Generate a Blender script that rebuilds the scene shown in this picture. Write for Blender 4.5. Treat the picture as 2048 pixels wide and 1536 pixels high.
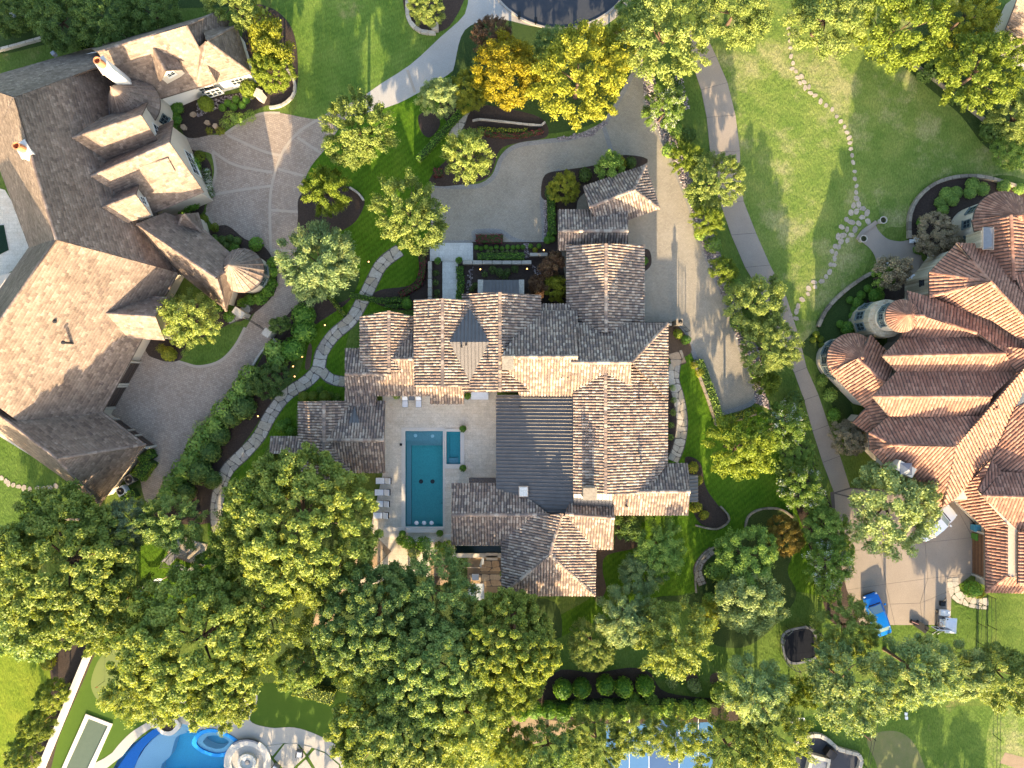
import bpy, bmesh, math, random
import numpy as np
from mathutils import Vector, Matrix
from mathutils.geometry import tessellate_polygon
R = math.radians
for o in list(bpy.data.objects): bpy.data.objects.remove(o)
SC = bpy.context.scene; COL = SC.collection
# ---------------------------------------------------------------- camera, sky, sun, exposure
H = 80.0; S = 0.054                       # drone height above the ground, metres per pixel of the 2048 px wide photograph
cam = bpy.data.cameras.new('camera'); camo = bpy.data.objects.new('camera', cam); COL.objects.link(camo)
camo.location = (0, 0, H); camo.rotation_euler = (0, 0, 0)
cam.sensor_width = 36; cam.lens = 36 * H / (2048 * S); cam.clip_start = 1; cam.clip_end = 2000
SC.camera = camo
SUN_EL = 16.0
w = bpy.data.worlds.new('World'); SC.world = w; w.use_nodes = True
nt = w.node_tree; sky = nt.nodes.new('ShaderNodeTexSky'); sky.sky_type = 'NISHITA'; sky.sun_disc = False
sky.sun_elevation = R(SUN_EL); sky.sun_rotation = R(180); sky.air_density = 1.0; sky.dust_density = 3.0; sky.ozone_density = 1.0
bg = nt.nodes['Background']; nt.links.new(sky.outputs[0], bg.inputs[0]); bg.inputs[1].default_value = 0.145
sl = bpy.data.lights.new('sun', 'SUN'); sl.energy = 4.0; sl.angle = R(0.5); sl.color = (1.0, 0.77, 0.48)
so = bpy.data.objects.new('sun', sl); COL.objects.link(so); so.rotation_euler = (R(90 - SUN_EL), 0, 0); so.location = (0, -100, 60)
SC.view_settings.view_transform = 'Standard'; SC.view_settings.look = 'None'
SC.view_settings.exposure = 2.3; SC.view_settings.gamma = 1; SC.view_settings.use_curve_mapping = False
SC.render.engine = 'CYCLES'; SC.cycles.max_bounces = 6; SC.cycles.transparent_max_bounces = 8; SC.cycles.use_denoising = True
rng = np.random.default_rng(7); random.seed(7)
# ---------------------------------------------------------------- helpers
def P(px, py, z=0.0):
    k = (H - z) / H
    return Vector(((px - 1024) * S * k, (768 - py) * S * k, z))
def tag(o, label=None, cat=None, group=None, kind=None):
    if label: o['label'] = label
    if cat: o['category'] = cat
    if group: o['group'] = group
    if kind: o['kind'] = kind
    return o
def link(name, me, parent=None):
    o = bpy.data.objects.new(name, me); COL.objects.link(o)
    if parent is not None: o.parent = parent
    return o
def thing(name, label, cat, loc=(0, 0, 0), rz=0, group=None):
    o = bpy.data.objects.new(name, None); COL.objects.link(o); o.empty_display_size = .5
    o.location = loc; o.rotation_euler = (0, 0, rz)
    return tag(o, label, cat, group)
def mesh_np(name, v, f, mats=(), rnd=None, smooth=False, mi=None):
    """v (n,3), f (m,k) same-size faces"""
    v = np.asarray(v, np.float32); f = np.asarray(f, np.int32); m, k = f.shape
    me = bpy.data.meshes.new(name)
    me.vertices.add(len(v)); me.vertices.foreach_set('co', v.ravel())
    me.loops.add(m * k); me.loops.foreach_set('vertex_index', f.ravel())
    me.polygons.add(m); me.polygons.foreach_set('loop_start', np.arange(0, m * k, k, dtype=np.int32))
    try: me.polygons.foreach_set('loop_total', np.full(m, k, np.int32))
    except Exception: pass
    if rnd is not None:
        a = me.attributes.new('rnd', 'FLOAT', 'FACE'); a.data.foreach_set('value', np.asarray(rnd, np.float32))
    if mi is not None: me.polygons.foreach_set('material_index', np.asarray(mi, np.int32))
    if smooth: me.polygons.foreach_set('use_smooth', np.ones(m, bool))
    me.update(calc_edges=True)
    for x in mats: me.materials.append(x)
    return me
class MB:
    """collects shapes into one mesh"""
    def __init__(s): s.v = []; s.f = []; s.r = []; s.m = []; s.cm = 0
    def add(s, vs, fs, r=None):
        b = len(s.v); s.v += [tuple(x) for x in vs]
        r = random.random() if r is None else r
        for f in fs: s.f.append([b + i for i in f]); s.r.append(r); s.m.append(s.cm)
        return s
    def box(s, c, d, rz=0, M=None, r=None):
        x, y, z = d[0] / 2, d[1] / 2, d[2] / 2
        vs = [Vector((i * x, j * y, k * z)) for k in (-1, 1) for j in (-1, 1) for i in (-1, 1)]
        T = Matrix.Translation(Vector(c)) @ (M.to_4x4() if M is not None else Matrix.Rotation(rz, 4, 'Z'))
        return s.add([T @ q for q in vs], [(0, 2, 3, 1), (4, 5, 7, 6), (0, 1, 5, 4), (2, 6, 7, 3), (0, 4, 6, 2), (1, 3, 7, 5)], r)
    def tube(s, pts, rad, n=8, r=None, cap=True):
        pts = [Vector(p) for p in pts]
        rad = [rad] * len(pts) if not hasattr(rad, '__len__') else rad
        rings = []; up = None
        for i, p in enumerate(pts):
            t = (pts[min(i + 1, len(pts) - 1)] - pts[max(i - 1, 0)])
            t = t.normalized() if t.length > 1e-9 else Vector((0, 0, 1))
            a = t.cross(Vector((0, 0, 1)) if abs(t.z) < .95 else Vector((1, 0, 0))).normalized(); b = t.cross(a)
            rings += [p + (a * math.cos(2 * math.pi * j / n) + b * math.sin(2 * math.pi * j / n)) * rad[i] for j in range(n)]
        fs = [(i * n + j, i * n + (j + 1) % n, (i + 1) * n + (j + 1) % n, (i + 1) * n + j) for i in range(len(pts) - 1) for j in range(n)]
        if cap: fs += [tuple(range(n))[::-1], tuple(range((len(pts) - 1) * n, len(pts) * n))]
        return s.add(rings, fs, r)
    def lathe(s, c, prof, n=16, r=None, a0=0, a1=2 * math.pi):
        full = abs(a1 - a0 - 2 * math.pi) < 1e-6; m = n if full else n + 1
        vs = [(c[0] + q * math.cos(a0 + (a1 - a0) * j / n), c[1] + q * math.sin(a0 + (a1 - a0) * j / n), c[2] + z) for q, z in prof for j in range(m)]
        fs = [(i * m + j, i * m + (j + 1) % m, (i + 1) * m + (j + 1) % m, (i + 1) * m + j) for i in range(len(prof) - 1) for j in range(n)]
        return s.add(vs, fs, r)
    def prism(s, poly, z0, z1, r=None, bottom=False):
        """poly: list of (x,y) world; vertical sides and a cap"""
        p = [Vector((q[0], q[1])) for q in poly]
        if sum(p[i].x * p[(i + 1) % len(p)].y - p[(i + 1) % len(p)].x * p[i].y for i in range(len(p))) < 0: p = p[::-1]
        n = len(p); vs = [(q.x, q.y, z0) for q in p] + [(q.x, q.y, z1) for q in p]
        fs = [(i, (i + 1) % n, n + (i + 1) % n, n + i) for i in range(n)]
        tr = tessellate_polygon([[Vector((q.x, q.y, 0)) for q in p]])
        for t in tr:
            a, b, c = (p[i] for i in t)
            t = t if (b - a).cross(c - a) > 0 else t[::-1]
            fs.append(tuple(n + i for i in t))
            if bottom: fs.append(tuple(t)[::-1])
        return s.add(vs, fs, r)
    def build(s, name, mats, parent=None, smooth=False):
        me = bpy.data.meshes.new(name); me.from_pydata(s.v, [], s.f)
        a = me.attributes.new('rnd', 'FLOAT', 'FACE'); a.data.foreach_set('value', np.asarray(s.r, np.float32))
        mats = mats if isinstance(mats, (list, tuple)) else [mats]
        for x in mats: me.materials.append(x)
        if len(mats) > 1: me.polygons.foreach_set('material_index', np.asarray(s.m, np.int32))
        if smooth: me.polygons.foreach_set('use_smooth', np.ones(len(s.f), bool))
        me.update()
        return link(name, me, parent)
def spline(pts, n=6, closed=True):
    """Catmull-Rom through pts"""
    out = []; N = len(pts); p = [Vector((q[0], q[1])) for q in pts]
    rng_ = range(N) if closed else range(N - 1)
    for i in rng_:
        g = (lambda j: p[j % N]) if closed else (lambda j: p[max(0, min(N - 1, j))])
        p0, p1, p2, p3 = g(i - 1), g(i), g(i + 1), g(i + 2)
        for k in range(n):
            t = k / n
            out.append(0.5 * ((2 * p1) + (p2 - p0) * t + (2 * p0 - 5 * p1 + 4 * p2 - p3) * t * t + (3 * p1 - p0 - 3 * p2 + p3) * t ** 3))
    if not closed: out.append(p[-1])
    return [(q.x, q.y) for q in out]
def W(pts, z=0): return [P(x, y, z) for x, y in pts]
NSH = [0]
def sheet(name, pts, lv, mat, smooth=True, holes=(), kind='structure', parent=None, n=5, thick=0):
    pts = spline(pts, n) if smooth else pts
    NSH[0] += 1; z = .004 * lv + .00035 * (NSH[0] % 11)
    loops = [[Vector((P(x, y).x, P(x, y).y, 0)) for x, y in L] for L in [pts] + list(holes)]
    flat = [q for L in loops for q in L]
    b = []
    for t in tessellate_polygon(loops):
        a, c, d = (flat[i] for i in t)
        if (c - a).xy.length < 1e-6: continue
        b.append(t if (c - a).xy.cross((d - a).xy) > 0 else t[::-1])
    me = bpy.data.meshes.new(name); me.from_pydata([(q.x, q.y, z) for q in flat], [], b); me.materials.append(mat); me.update()
    o = link(name, me, parent)
    if kind: o['kind'] = kind
    return o
def offset_strip(pts, w0, w1=None, closed=False):
    """strip polygon along polyline pts (pixels) from offset w0 to w1 on the left side"""
    L = []; Rr = []
    for i, q in enumerate(pts):
        a = Vector(pts[max(0, i - 1)]); b = Vector(pts[min(len(pts) - 1, i + 1)])
        t = (b - a).normalized(); nn = Vector((t.y, -t.x)); q = Vector(q)
        L.append(tuple(q + nn * w0)); Rr.append(tuple(q + nn * w1))
    return L + Rr[::-1]
# ---------------------------------------------------------------- materials
def new_mat(name):
    m = bpy.data.materials.new(name); m.use_nodes = True
    n = m.node_tree.nodes; l = m.node_tree.links; b = n['Principled BSDF']; b.inputs['Roughness'].default_value = .8
    b.inputs['Specular IOR Level'].default_value = .25
    return m, n, l, b
def ramp(n, cols, pos=None, interp='LINEAR'):
    r = n.new('ShaderNodeValToRGB'); r.color_ramp.interpolation = interp
    e = r.color_ramp.elements
    pos = pos or [i / (len(cols) - 1) for i in range(len(cols))]
    e[0].position = pos[0]; e[0].color = (*cols[0], 1); e[1].position = pos[-1]; e[1].color = (*cols[-1], 1)
    for p, c in list(zip(pos, cols))[1:-1]:
        x = e.new(p); x.color = (*c, 1)
    return r
def wpos(n):
    g = n.new('ShaderNodeNewGeometry'); return g.outputs['Position']
def noise(n, l, scale, detail=4, vec=None, rough=.6, dist=0):
    t = n.new('ShaderNodeTexNoise'); t.inputs['Scale'].default_value = scale; t.inputs['Detail'].default_value = detail
    t.inputs['Roughness'].default_value = rough; t.inputs['Distortion'].default_value = dist
    l.new(vec if vec is not None else wpos(n), t.inputs['Vector']); return t.outputs[0]
def mixc(n, l, fac, a, b, mode='MIX'):
    m = n.new('ShaderNodeMix'); m.data_type = 'RGBA'; m.blend_type = mode
    for s, x in ((m.inputs[0], fac), (m.inputs[6], a), (m.inputs[7], b)):
        if hasattr(x, 'is_output'): l.new(x, s)
        elif hasattr(x, '__len__'): s.default_value = (*x[:3], 1)
        else: s.default_value = x
    return m.outputs[2]
def bump(n, l, b, h, strength=.5, dist=.05):
    u = n.new('ShaderNodeBump'); u.inputs['Strength'].default_value = strength; u.inputs['Distance'].default_value = dist
    l.new(h, u.inputs['Height']); l.new(u.outputs[0], b.inputs['Normal'])
def mat_noise(name, cols, scale=3, fine=40, finemix=.35, rough=.85, bs=.3, bd=.03, pos=None, spec=.2, detail=5):
    m, n, l, b = new_mat(name)
    r = ramp(n, cols, pos); l.new(noise(n, l, scale, detail), r.inputs[0])
    f = noise(n, l, fine, 3); fr = ramp(n, [(.45, .45, .45), (1.5, 1.5, 1.5)], [.3, .7]); l.new(f, fr.inputs[0])
    c = mixc(n, l, finemix, r.outputs[0], mixc(n, l, 1.0, r.outputs[0], fr.outputs[0], 'MULTIPLY'))
    l.new(c, b.inputs['Base Color']); b.inputs['Roughness'].default_value = rough; b.inputs['Specular IOR Level'].default_value = spec
    if bs: bump(n, l, b, f, bs, bd)
    return m
def mat_grass(name, c0, c1, c2, dry=None, dryamt=.55, drysc=.12, stripe=0, bd=.10, ang=0):
    m, n, l, b = new_mat(name)
    r = ramp(n, [c0, c1, c2], [.32, .5, .68]); l.new(noise(n, l, .35, 6, rough=.65), r.inputs[0])
    mp = n.new('ShaderNodeMapping'); mp.inputs['Scale'].default_value = (1, .45, 1); mp.inputs['Rotation'].default_value = (0, 0, ang); l.new(wpos(n), mp.inputs[0])
    f = noise(n, l, 7, 5, mp.outputs[0], .75)
    fr = ramp(n, [(.5, .52, .45), (1.45, 1.4, 1.35)], [.33, .68]); l.new(f, fr.inputs[0])
    c = mixc(n, l, .75, r.outputs[0], mixc(n, l, 1.0, r.outputs[0], fr.outputs[0], 'MULTIPLY'))
    if dry:
        d = ramp(n, [(0, 0, 0), (1, 1, 1)], [dryamt, dryamt + .13]); l.new(noise(n, l, drysc, 7, rough=.7), d.inputs[0])
        c = mixc(n, l, d.outputs[0], c, mixc(n, l, .8, dry, mixc(n, l, 1.0, dry, fr.outputs[0], 'MULTIPLY')))
    if stripe:
        wv = n.new('ShaderNodeTexWave'); wv.inputs['Scale'].default_value = .55; wv.inputs['Distortion'].default_value = 1.5; wv.inputs['Detail'].default_value = 2
        m2 = n.new('ShaderNodeMapping'); m2.inputs['Rotation'].default_value = (0, 0, ang); l.new(wpos(n), m2.inputs[0]); l.new(m2.outputs[0], wv.inputs[0])
        sr = ramp(n, [(1 - stripe,) * 3, (1 + stripe,) * 3]); l.new(wv.outputs[1], sr.inputs[0])
        c = mixc(n, l, 1.0, c, sr.outputs[0], 'MULTIPLY')
    l.new(c, b.inputs['Base Color']); b.inputs['Roughness'].default_value = .9; b.inputs['Specular IOR Level'].default_value = .1
    b2_ = noise(n, l, 2.6, 5, mp.outputs[0], .7); bump(n, l, b, b2_, .8, bd * 1.8)
    return m
def mat_paver(name, cols, mortar, bw=.24, bh=.12, rot=0, var=.5, rough=.8, ms=.012, nsc=.4, stain=None):
    m, n, l, b = new_mat(name)
    mp = n.new('ShaderNodeMapping'); mp.inputs['Rotation'].default_value = (0, 0, rot); l.new(wpos(n), mp.inputs[0])
    t = n.new('ShaderNodeTexBrick'); l.new(mp.outputs[0], t.inputs['Vector'])
    for k, v in (('Scale', 1), ('Brick Width', bw), ('Row Height', bh), ('Mortar Size', ms), ('Mortar Smooth', .3)): t.inputs[k].default_value = v
    t.inputs['Color1'].default_value = (0, 0, 0, 1); t.inputs['Color2'].default_value = (1, 1, 1, 1); t.inputs['Mortar'].default_value = (.5, .5, .5, 1)
    r = ramp(n, cols); l.new(t.outputs[0], r.inputs[0])
    r2 = ramp(n, [cols[0], cols[len(cols) // 2], cols[-1]], [.35, .5, .65]); l.new(noise(n, l, nsc, 6, rough=.7), r2.inputs[0])
    c = mixc(n, l, var, r2.outputs[0], r.outputs[0])
    c = mixc(n, l, t.outputs[1], c, mortar)
    f = noise(n, l, 14, 4, rough=.7); fr = ramp(n, [(.72,) * 3, (1.25,) * 3], [.3, .7]); l.new(f, fr.inputs[0])
    c = mixc(n, l, 1.0, c, fr.outputs[0], 'MULTIPLY')
    if stain:
        d = ramp(n, [(0, 0, 0), (1, 1, 1)], [.55, .75]); l.new(noise(n, l, .18, 6, rough=.7), d.inputs[0]); c = mixc(n, l, d.outputs[0], c, mixc(n, l, .6, c, stain))
    l.new(c, b.inputs['Base Color']); b.inputs['Roughness'].default_value = rough
    iv = n.new('ShaderNodeMath'); iv.operation = 'SUBTRACT'; iv.inputs[0].default_value = 1; l.new(t.outputs[1], iv.inputs[1])
    bump(n, l, b, iv.outputs[0], .4, .015)
    return m
def attr(n, name='rnd'):
    a = n.new('ShaderNodeAttribute'); a.attribute_name = name; return a.outputs['Fac']
def mat_rnd(name, cols, pos=None, rough=.75, nz=.35, nsc=6, interp='LINEAR', spec=.25, low=0, bs=.25):
    """colour per piece (attribute rnd) with weathering noise"""
    m, n, l, b = new_mat(name)
    r = ramp(n, cols, pos, interp); l.new(attr(n), r.inputs[0])
    fr = ramp(n, [(1 - nz,) * 3, (1 + nz,) * 3], [.3, .7]); f = noise(n, l, nsc, 5, rough=.7); l.new(f, fr.inputs[0])
    c = mixc(n, l, 1.0, r.outputs[0], fr.outputs[0], 'MULTIPLY')
    if low:
        lr = ramp(n, [(1 - low,) * 3, (1 + low,) * 3], [.35, .65]); l.new(noise(n, l, .25, 5), lr.inputs[0]); c = mixc(n, l, 1.0, c, lr.outputs[0], 'MULTIPLY')
    l.new(c, b.inputs['Base Color']); b.inputs['Roughness'].default_value = rough; b.inputs['Specular IOR Level'].default_value = spec
    if bs: bump(n, l, b, f, bs, .02)
    return m
def mat_plain(name, col, rough=.6, metal=0, nz=.12, nsc=5, spec=.3):
    m, n, l, b = new_mat(name)
    fr = ramp(n, [tuple(c * (1 - nz) for c in col), tuple(c * (1 + nz) for c in col)], [.3, .7]); l.new(noise(n, l, nsc, 5), fr.inputs[0])
    l.new(fr.outputs[0], b.inputs['Base Color']); b.inputs['Roughness'].default_value = rough; b.inputs['Metallic'].default_value = metal; b.inputs['Specular IOR Level'].default_value = spec
    return m
def mat_leaf(name, cols, pos=None, trans=.35):
    m, n, l, b = new_mat(name)
    r = ramp(n, cols, pos); l.new(attr(n), r.inputs[0])
    oi = n.new('ShaderNodeObjectInfo'); hr = ramp(n, [(.82, .84, .8), (1.16, 1.14, 1.1)]); l.new(oi.outputs['Random'], hr.inputs[0])
    c = mixc(n, l, 1.0, r.outputs[0], hr.outputs[0], 'MULTIPLY')
    l.new(c, b.inputs['Base Color']); b.inputs['Roughness'].default_value = .55; b.inputs['Specular IOR Level'].default_value = .25
    t = n.new('ShaderNodeBsdfTranslucent'); l.new(mixc(n, l, 1.0, c, (1.25, 1.15, .5), 'MULTIPLY'), t.inputs[0])
    x = n.new('ShaderNodeMixShader'); x.inputs[0].default_value = trans
    l.new(b.outputs[0], x.inputs[1]); l.new(t.outputs[0], x.inputs[2]); l.new(x.outputs[0], n['Material Output'].inputs[0])
    return m
def mat_water(name, tint, wave=2.5, bstr=.15):
    m, n, l, b = new_mat(name)
    n.remove(b); tr = n.new('ShaderNodeBsdfTransparent'); tr.inputs[0].default_value = (*tint, 1)
    g = n.new('ShaderNodeBsdfGlossy'); g.inputs['Roughness'].default_value = .03
    f = n.new('ShaderNodeFresnel'); f.inputs[0].default_value = 1.33
    u = n.new('ShaderNodeBump'); u.inputs['Strength'].default_value = bstr; u.inputs['Distance'].default_value = .1
    l.new(noise(n, l, wave, 3), u.inputs['Height']); l.new(u.outputs[0], g.inputs['Normal']); l.new(u.outputs[0], f.inputs['Normal'])
    x = n.new('ShaderNodeMixShader'); l.new(f.outputs[0], x.inputs[0]); l.new(tr.outputs[0], x.inputs[1]); l.new(g.outputs[0], x.inputs[2])
    l.new(x.outputs[0], n['Material Output'].inputs[0]); return m
def mat_emit(name, col, s):
    m, n, l, b = new_mat(name); b.inputs['Base Color'].default_value = (*col, 1); b.inputs['Emission Color'].default_value = (*col, 1); b.inputs['Emission Strength'].default_value = s; return m
M = {}
M['grass'] = mat_grass('grass', (0.060, 0.102, 0.019), (0.090, 0.138, 0.026), (0.126, 0.162, 0.038), dry=(0.240, 0.204, 0.090), dryamt=.60, ang=.4)
M['lush'] = mat_grass('lush_grass', (.045, .105, .006), (.065, .135, .008), (.088, .155, .012), ang=.9, stripe=.10)
M['lawn_front'] = mat_grass('front_lawn', (.07, .13, .02), (.10, .165, .028), (.13, .19, .038), dry=(.27, .22, .11), dryamt=.62, drysc=.09, stripe=.05, ang=1.2)
M['lawn_dry'] = mat_grass('dry_lawn', (.09, .15, .028), (.13, .185, .04), (.175, .215, .055), dry=(.26, .26, .115), dryamt=.50, drysc=.16, bd=.14, ang=-.3)
M['lime'] = mat_grass('lime_lawn', (0.110, 0.165, 0.013), (0.149, 0.198, 0.018), (0.187, 0.220, 0.022), ang=.7)
M['back'] = mat_grass('back_lawn', (.055, .105, .016), (.08, .135, .024), (.10, .155, .032), dry=(.15, .15, .07), dryamt=.6, ang=.2)
M['turf'] = mat_noise('turf', [(.045, .09, .008), (.06, .11, .012)], 2, 60, .4, .95, .3, .02)
M['putting'] = mat_noise('putting_green', [(.12, .16, .045), (.15, .18, .06)], 1, 60, .3, .95, .1, .01)
M['dirt'] = mat_noise('bare_dirt', [(.20, .145, .09), (.29, .215, .14)], 1.5, 30, .4)
M['mulch'] = mat_noise('mulch', [(.028, .02, .016), (.055, .04, .032), (.085, .06, .05)], 5, 26, .8, .95, .9, .08)
M['mulch_brown'] = mat_noise('brown_mulch', [(.06, .04, .025), (.11, .075, .05), (.15, .10, .065)], 3, 24, .8, .95, .9, .08)
M['cover'] = mat_noise('ground_cover', [(.025, .05, .012), (.045, .08, .018), (.07, .105, .025)], 6, 22, .8, .9, 1, .15)
M['asphalt'] = mat_noise('asphalt', [(.035, .04, .05), (.05, .055, .066)], .6, 50, .4, .8, .2, .01)
M['kerb'] = mat_noise('kerb_concrete', [(.30, .27, .23), (.38, .34, .29)], 1, 25, .3)
M['pav_pink'] = mat_paver('pink_pavers', [(.24, .187, .142), (.31, .245, .19), (.38, .31, .245)], (.17, .135, .11), .26, .2, .35, .55, stain=(.17, .15, .13))
M['pav_band'] = mat_noise('paving_band', [(.32, .27, .215), (.37, .32, .26)], 2, 30, .3)
M['pav_gray'] = mat_paver('grey_pavers', [(.245, .215, .165), (.305, .27, .21), (.365, .325, .26)], (.19, .165, .13), .2, .13, .3, .45, stain=(.18, .16, .13))
M['pav_dark'] = mat_paver('dark_pavers', [(.20, .19, .175), (.255, .245, .225), (.30, .29, .27)], (.16, .15, .14), .2, .1, .3, .5)
M['aggregate'] = mat_noise('aggregate_concrete', [(.23, .19, .15), (.275, .23, .185), (.32, .27, .22)], .5, 40, .45, .85, .2, .01)
M['joint'] = mat_plain('joint', (.10, .085, .075), .9)
M['apron'] = mat_noise('apron_concrete', [(0.324, 0.306, 0.276), (0.408, 0.384, 0.348)], .6, 30, .4)
M['travertine'] = mat_paver('travertine', [(.47, .41, .32), (.56, .50, .40), (.63, .57, .48)], (.40, .35, .28), .6, .4, 0, .35, .6, .01, 1.3, stain=(.50, .35, .23))
M['lime_stone'] = mat_paver('limestone', [(0.462, 0.451, 0.407), (0.550, 0.539, 0.495), (0.616, 0.605, 0.561)], (0.396, 0.385, 0.352), .6, .6, 0, .3, .7, .01, 1)
M['coping'] = mat_noise('coping_stone', [(.50, .47, .42), (.58, .55, .50)], 2, 25, .25)
M['flag'] = mat_rnd('flagstone', [(0.336, 0.282, 0.204), (0.396, 0.348, 0.270), (0.456, 0.408, 0.336), (0.360, 0.336, 0.288), (0.288, 0.252, 0.204)], rough=.85, nz=.25, nsc=5)
M['flag_tan'] = mat_rnd('tan_flagstone', [(.33, .23, .14), (.40, .29, .19), (.36, .30, .22)], rough=.85, nz=.25, nsc=5)
M['step'] = mat_rnd('step_stone', [(.28, .24, .19), (.335, .29, .23), (.245, .215, .18)], rough=.9, nz=.3, nsc=5)
M['stone'] = mat_rnd('wall_stone', [(.20, .165, .12), (.28, .235, .175), (.24, .21, .16), (.16, .135, .105)], rough=.85, nz=.3, nsc=5)
M['pale_stone'] = mat_rnd('pale_stone', [(.33, .30, .25), (.41, .38, .32), (.37, .335, .28)], rough=.85, nz=.25, nsc=6)
M['gravel_base'] = mat_noise('gravel', [(.10, .09, .09), (.20, .18, .17), (.30, .26, .24)], 9, 18, .8, .9, 1, .12)
M['stucco'] = mat_noise('stucco', [(.50, .43, .33), (.58, .51, .41)], 1, 30, .2)
M['white_stucco'] = mat_noise('white_stucco', [(.66, .62, .54), (.74, .70, .63)], 1, 30, .15)
M['rubble'] = mat_paver('rubble_wall', [(.22, .16, .10), (.40, .33, .22), (.30, .27, .19), (.50, .43, .32)], (.36, .32, .25), .35, .22, 0, .8, .9, .02)
M['under'] = mat_plain('roof_felt', (.10, .075, .06), .9)
M['clay_mix'] = mat_rnd('mixed_clay_tile', [(.15, .115, .095), (.22, .158, .118), (.28, .205, .152), (.34, .262, .195), (.25, .178, .135), (.38, .30, .23), (.17, .13, .11), (.31, .228, .172)], rough=.8, nz=.28, nsc=7, interp='CONSTANT', low=.12)
M['clay_red'] = mat_rnd('terracotta_tile', [(.225, .108, .07), (.28, .138, .088), (.325, .165, .108), (.25, .122, .08), (.355, .19, .125), (.205, .105, .073), (.295, .147, .095)], rough=.7, nz=.22, nsc=7, interp='CONSTANT', low=.1)
M['slate'] = mat_rnd('roof_shingle', [(0.127, 0.094, 0.073), (0.171, 0.127, 0.099), (0.220, 0.165, 0.130), (0.154, 0.116, 0.091), (0.270, 0.209, 0.165), (0.138, 0.102, 0.083)], rough=.75, nz=.22, nsc=5, low=.15)
M['metal'] = mat_plain('standing_seam_metal', (.115, .105, .097), .42, .5, .12, 1.5, .5)
M['flash'] = mat_plain('beige_flashing', (.46, .36, .27), .6, .1)
M['lead'] = mat_plain('grey_metal', (.17, .18, .20), .45, .4)
M['iron'] = mat_plain('black_iron', (.02, .02, .022), .5, .4)
M['gutter'] = mat_plain('dark_gutter', (.045, .038, .035), .5, .3)
M['glass'] = mat_plain('window_glass', (.025, .035, .045), .12, 0, .1, 1, .5)
M['frame'] = mat_plain('window_frame', (.62, .60, .54), .5)
M['teal_frame'] = mat_plain('teal_frame', (.12, .15, .145), .5)
M['wood'] = mat_plain('wood', (.16, .085, .045), .6, 0, .3, 8)
M['door_dark'] = mat_plain('dark_door', (.07, .05, .04), .5, 0, .2, 6)
M['white'] = mat_plain('white_paint', (.72, .73, .74), .35, 0, .05)
M['cushion'] = mat_plain('white_cushion', (.62, .66, .72), .9, 0, .08)
M['grey_fabric'] = mat_plain('grey_fabric', (.20, .20, .21), .95, 0, .15)
M['black'] = mat_plain('black_rubber', (.02, .02, .022), .7)
M['orange'] = mat_plain('orange_clay', (.50, .20, .09), .7)
M['bark'] = mat_noise('bark', [(.07, .045, .03), (.14, .095, .065)], 6, 30, .5)
M['lamp'] = mat_emit('lamp_glow', (1, .5, .14), 1.3)
# ---------------------------------------------------------------- ground, lawns, drives
M['patchy'] = mat_noise('patchy_soil', [(.085, .125, .03), (.125, .135, .055), (.165, .15, .08)], 1.2, 30, .5)
POOL = [(811, 862), (886, 862), (886, 1053), (811, 1053)]
SPA = [(893, 863), (921, 863), (921, 928), (893, 928)]
FP = [(222, 1548), (245, 1512), (272, 1480), (300, 1458), (330, 1446), (365, 1447), (385, 1455), (404, 1459), (424, 1457), (446, 1462), (462, 1472), (476, 1482), (462, 1496), (452, 1515), (452, 1548)]
FPs = spline(FP, 3)
sheet('ground', [(-1800, -1500), (3900, -1500), (3900, 3000), (-1800, 3000)], 0, M['grass'], False, [POOL, SPA, FPs])
sheet('lawn', [(575, -60), (560, 60), (580, 140), (595, 200), (590, 245), (690, 215), (830, 135), (945, 15), (1000, -60)], 1, M['lawn_front'])
sheet('lawn', [(595, 345), (640, 300), (700, 228), (830, 185), (900, 150), (960, 190), (915, 320), (862, 370), (862, 487), (850, 600), (815, 615), (725, 632), (692, 690), (690, 800), (600, 800), (590, 900), (545, 880), (510, 960), (480, 1085), (420, 1085), (425, 1000), (470, 910), (540, 820), (600, 740), (625, 640), (700, 560), (690, 490), (640, 470), (600, 450)], 1, M['lush'])
sheet('lawn', [(1380, 90), (1440, 20), (1560, -60), (2110, -60), (2110, 330), (2000, 350), (1880, 380), (1815, 450), (1760, 470), (1690, 640), (1620, 700), (1560, 640), (1480, 420), (1440, 180)], 1, M['lawn_dry'])
sheet('lawn', [(1330, 715), (1385, 715), (1440, 830), (1520, 815), (1560, 900), (1600, 1000), (1640, 1100), (1660, 1250), (1560, 1330), (1420, 1340), (1300, 1340), (1120, 1345), (1100, 1250), (1190, 1185), (1190, 1090), (1330, 1000)], 1, M['lush'])
sheet('lawn', [(1380, 1185), (1560, 1180), (1660, 1200), (1760, 1250), (1960, 1180), (1960, 1310), (1700, 1330), (1540, 1360), (1120, 1350), (1110, 1280)], 2, M['back'])
sheet('lawn', [(-80, 1250), (60, 1270), (120, 1330), (110, 1450), (40, 1560), (-80, 1560)], 1, M['lime'])
sheet('lawn', [(190, 1300), (270, 1280), (330, 1420), (250, 1500), (200, 1560), (80, 1560)], 2, M['turf'])
sheet('lawn', [(505, 1370), (690, 1385), (700, 1480), (640, 1470), (590, 1455), (540, 1456), (497, 1445)], 2, M['turf'])
sheet('putting_green', [(205, 1310), (230, 1290), (260, 1295), (275, 1340), (270, 1395), (250, 1415), (220, 1415), (195, 1400), (182, 1370), (190, 1335)], 3, M['putting'])
sheet('lawn', [(1590, 1440), (1700, 1430), (1830, 1420), (1980, 1415), (1985, 1480), (1985, 1560), (1600, 1560)], 1, M['back'])
sheet('bare_soil', [(1735, 1475), (1790, 1462), (1830, 1490), (1850, 1560), (1770, 1560), (1750, 1520)], 2, M['patchy'])
sheet('lawn', [(1990, 1420), (2110, 1415), (2110, 1560), (1985, 1560)], 1, M['lawn_dry'])
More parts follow.
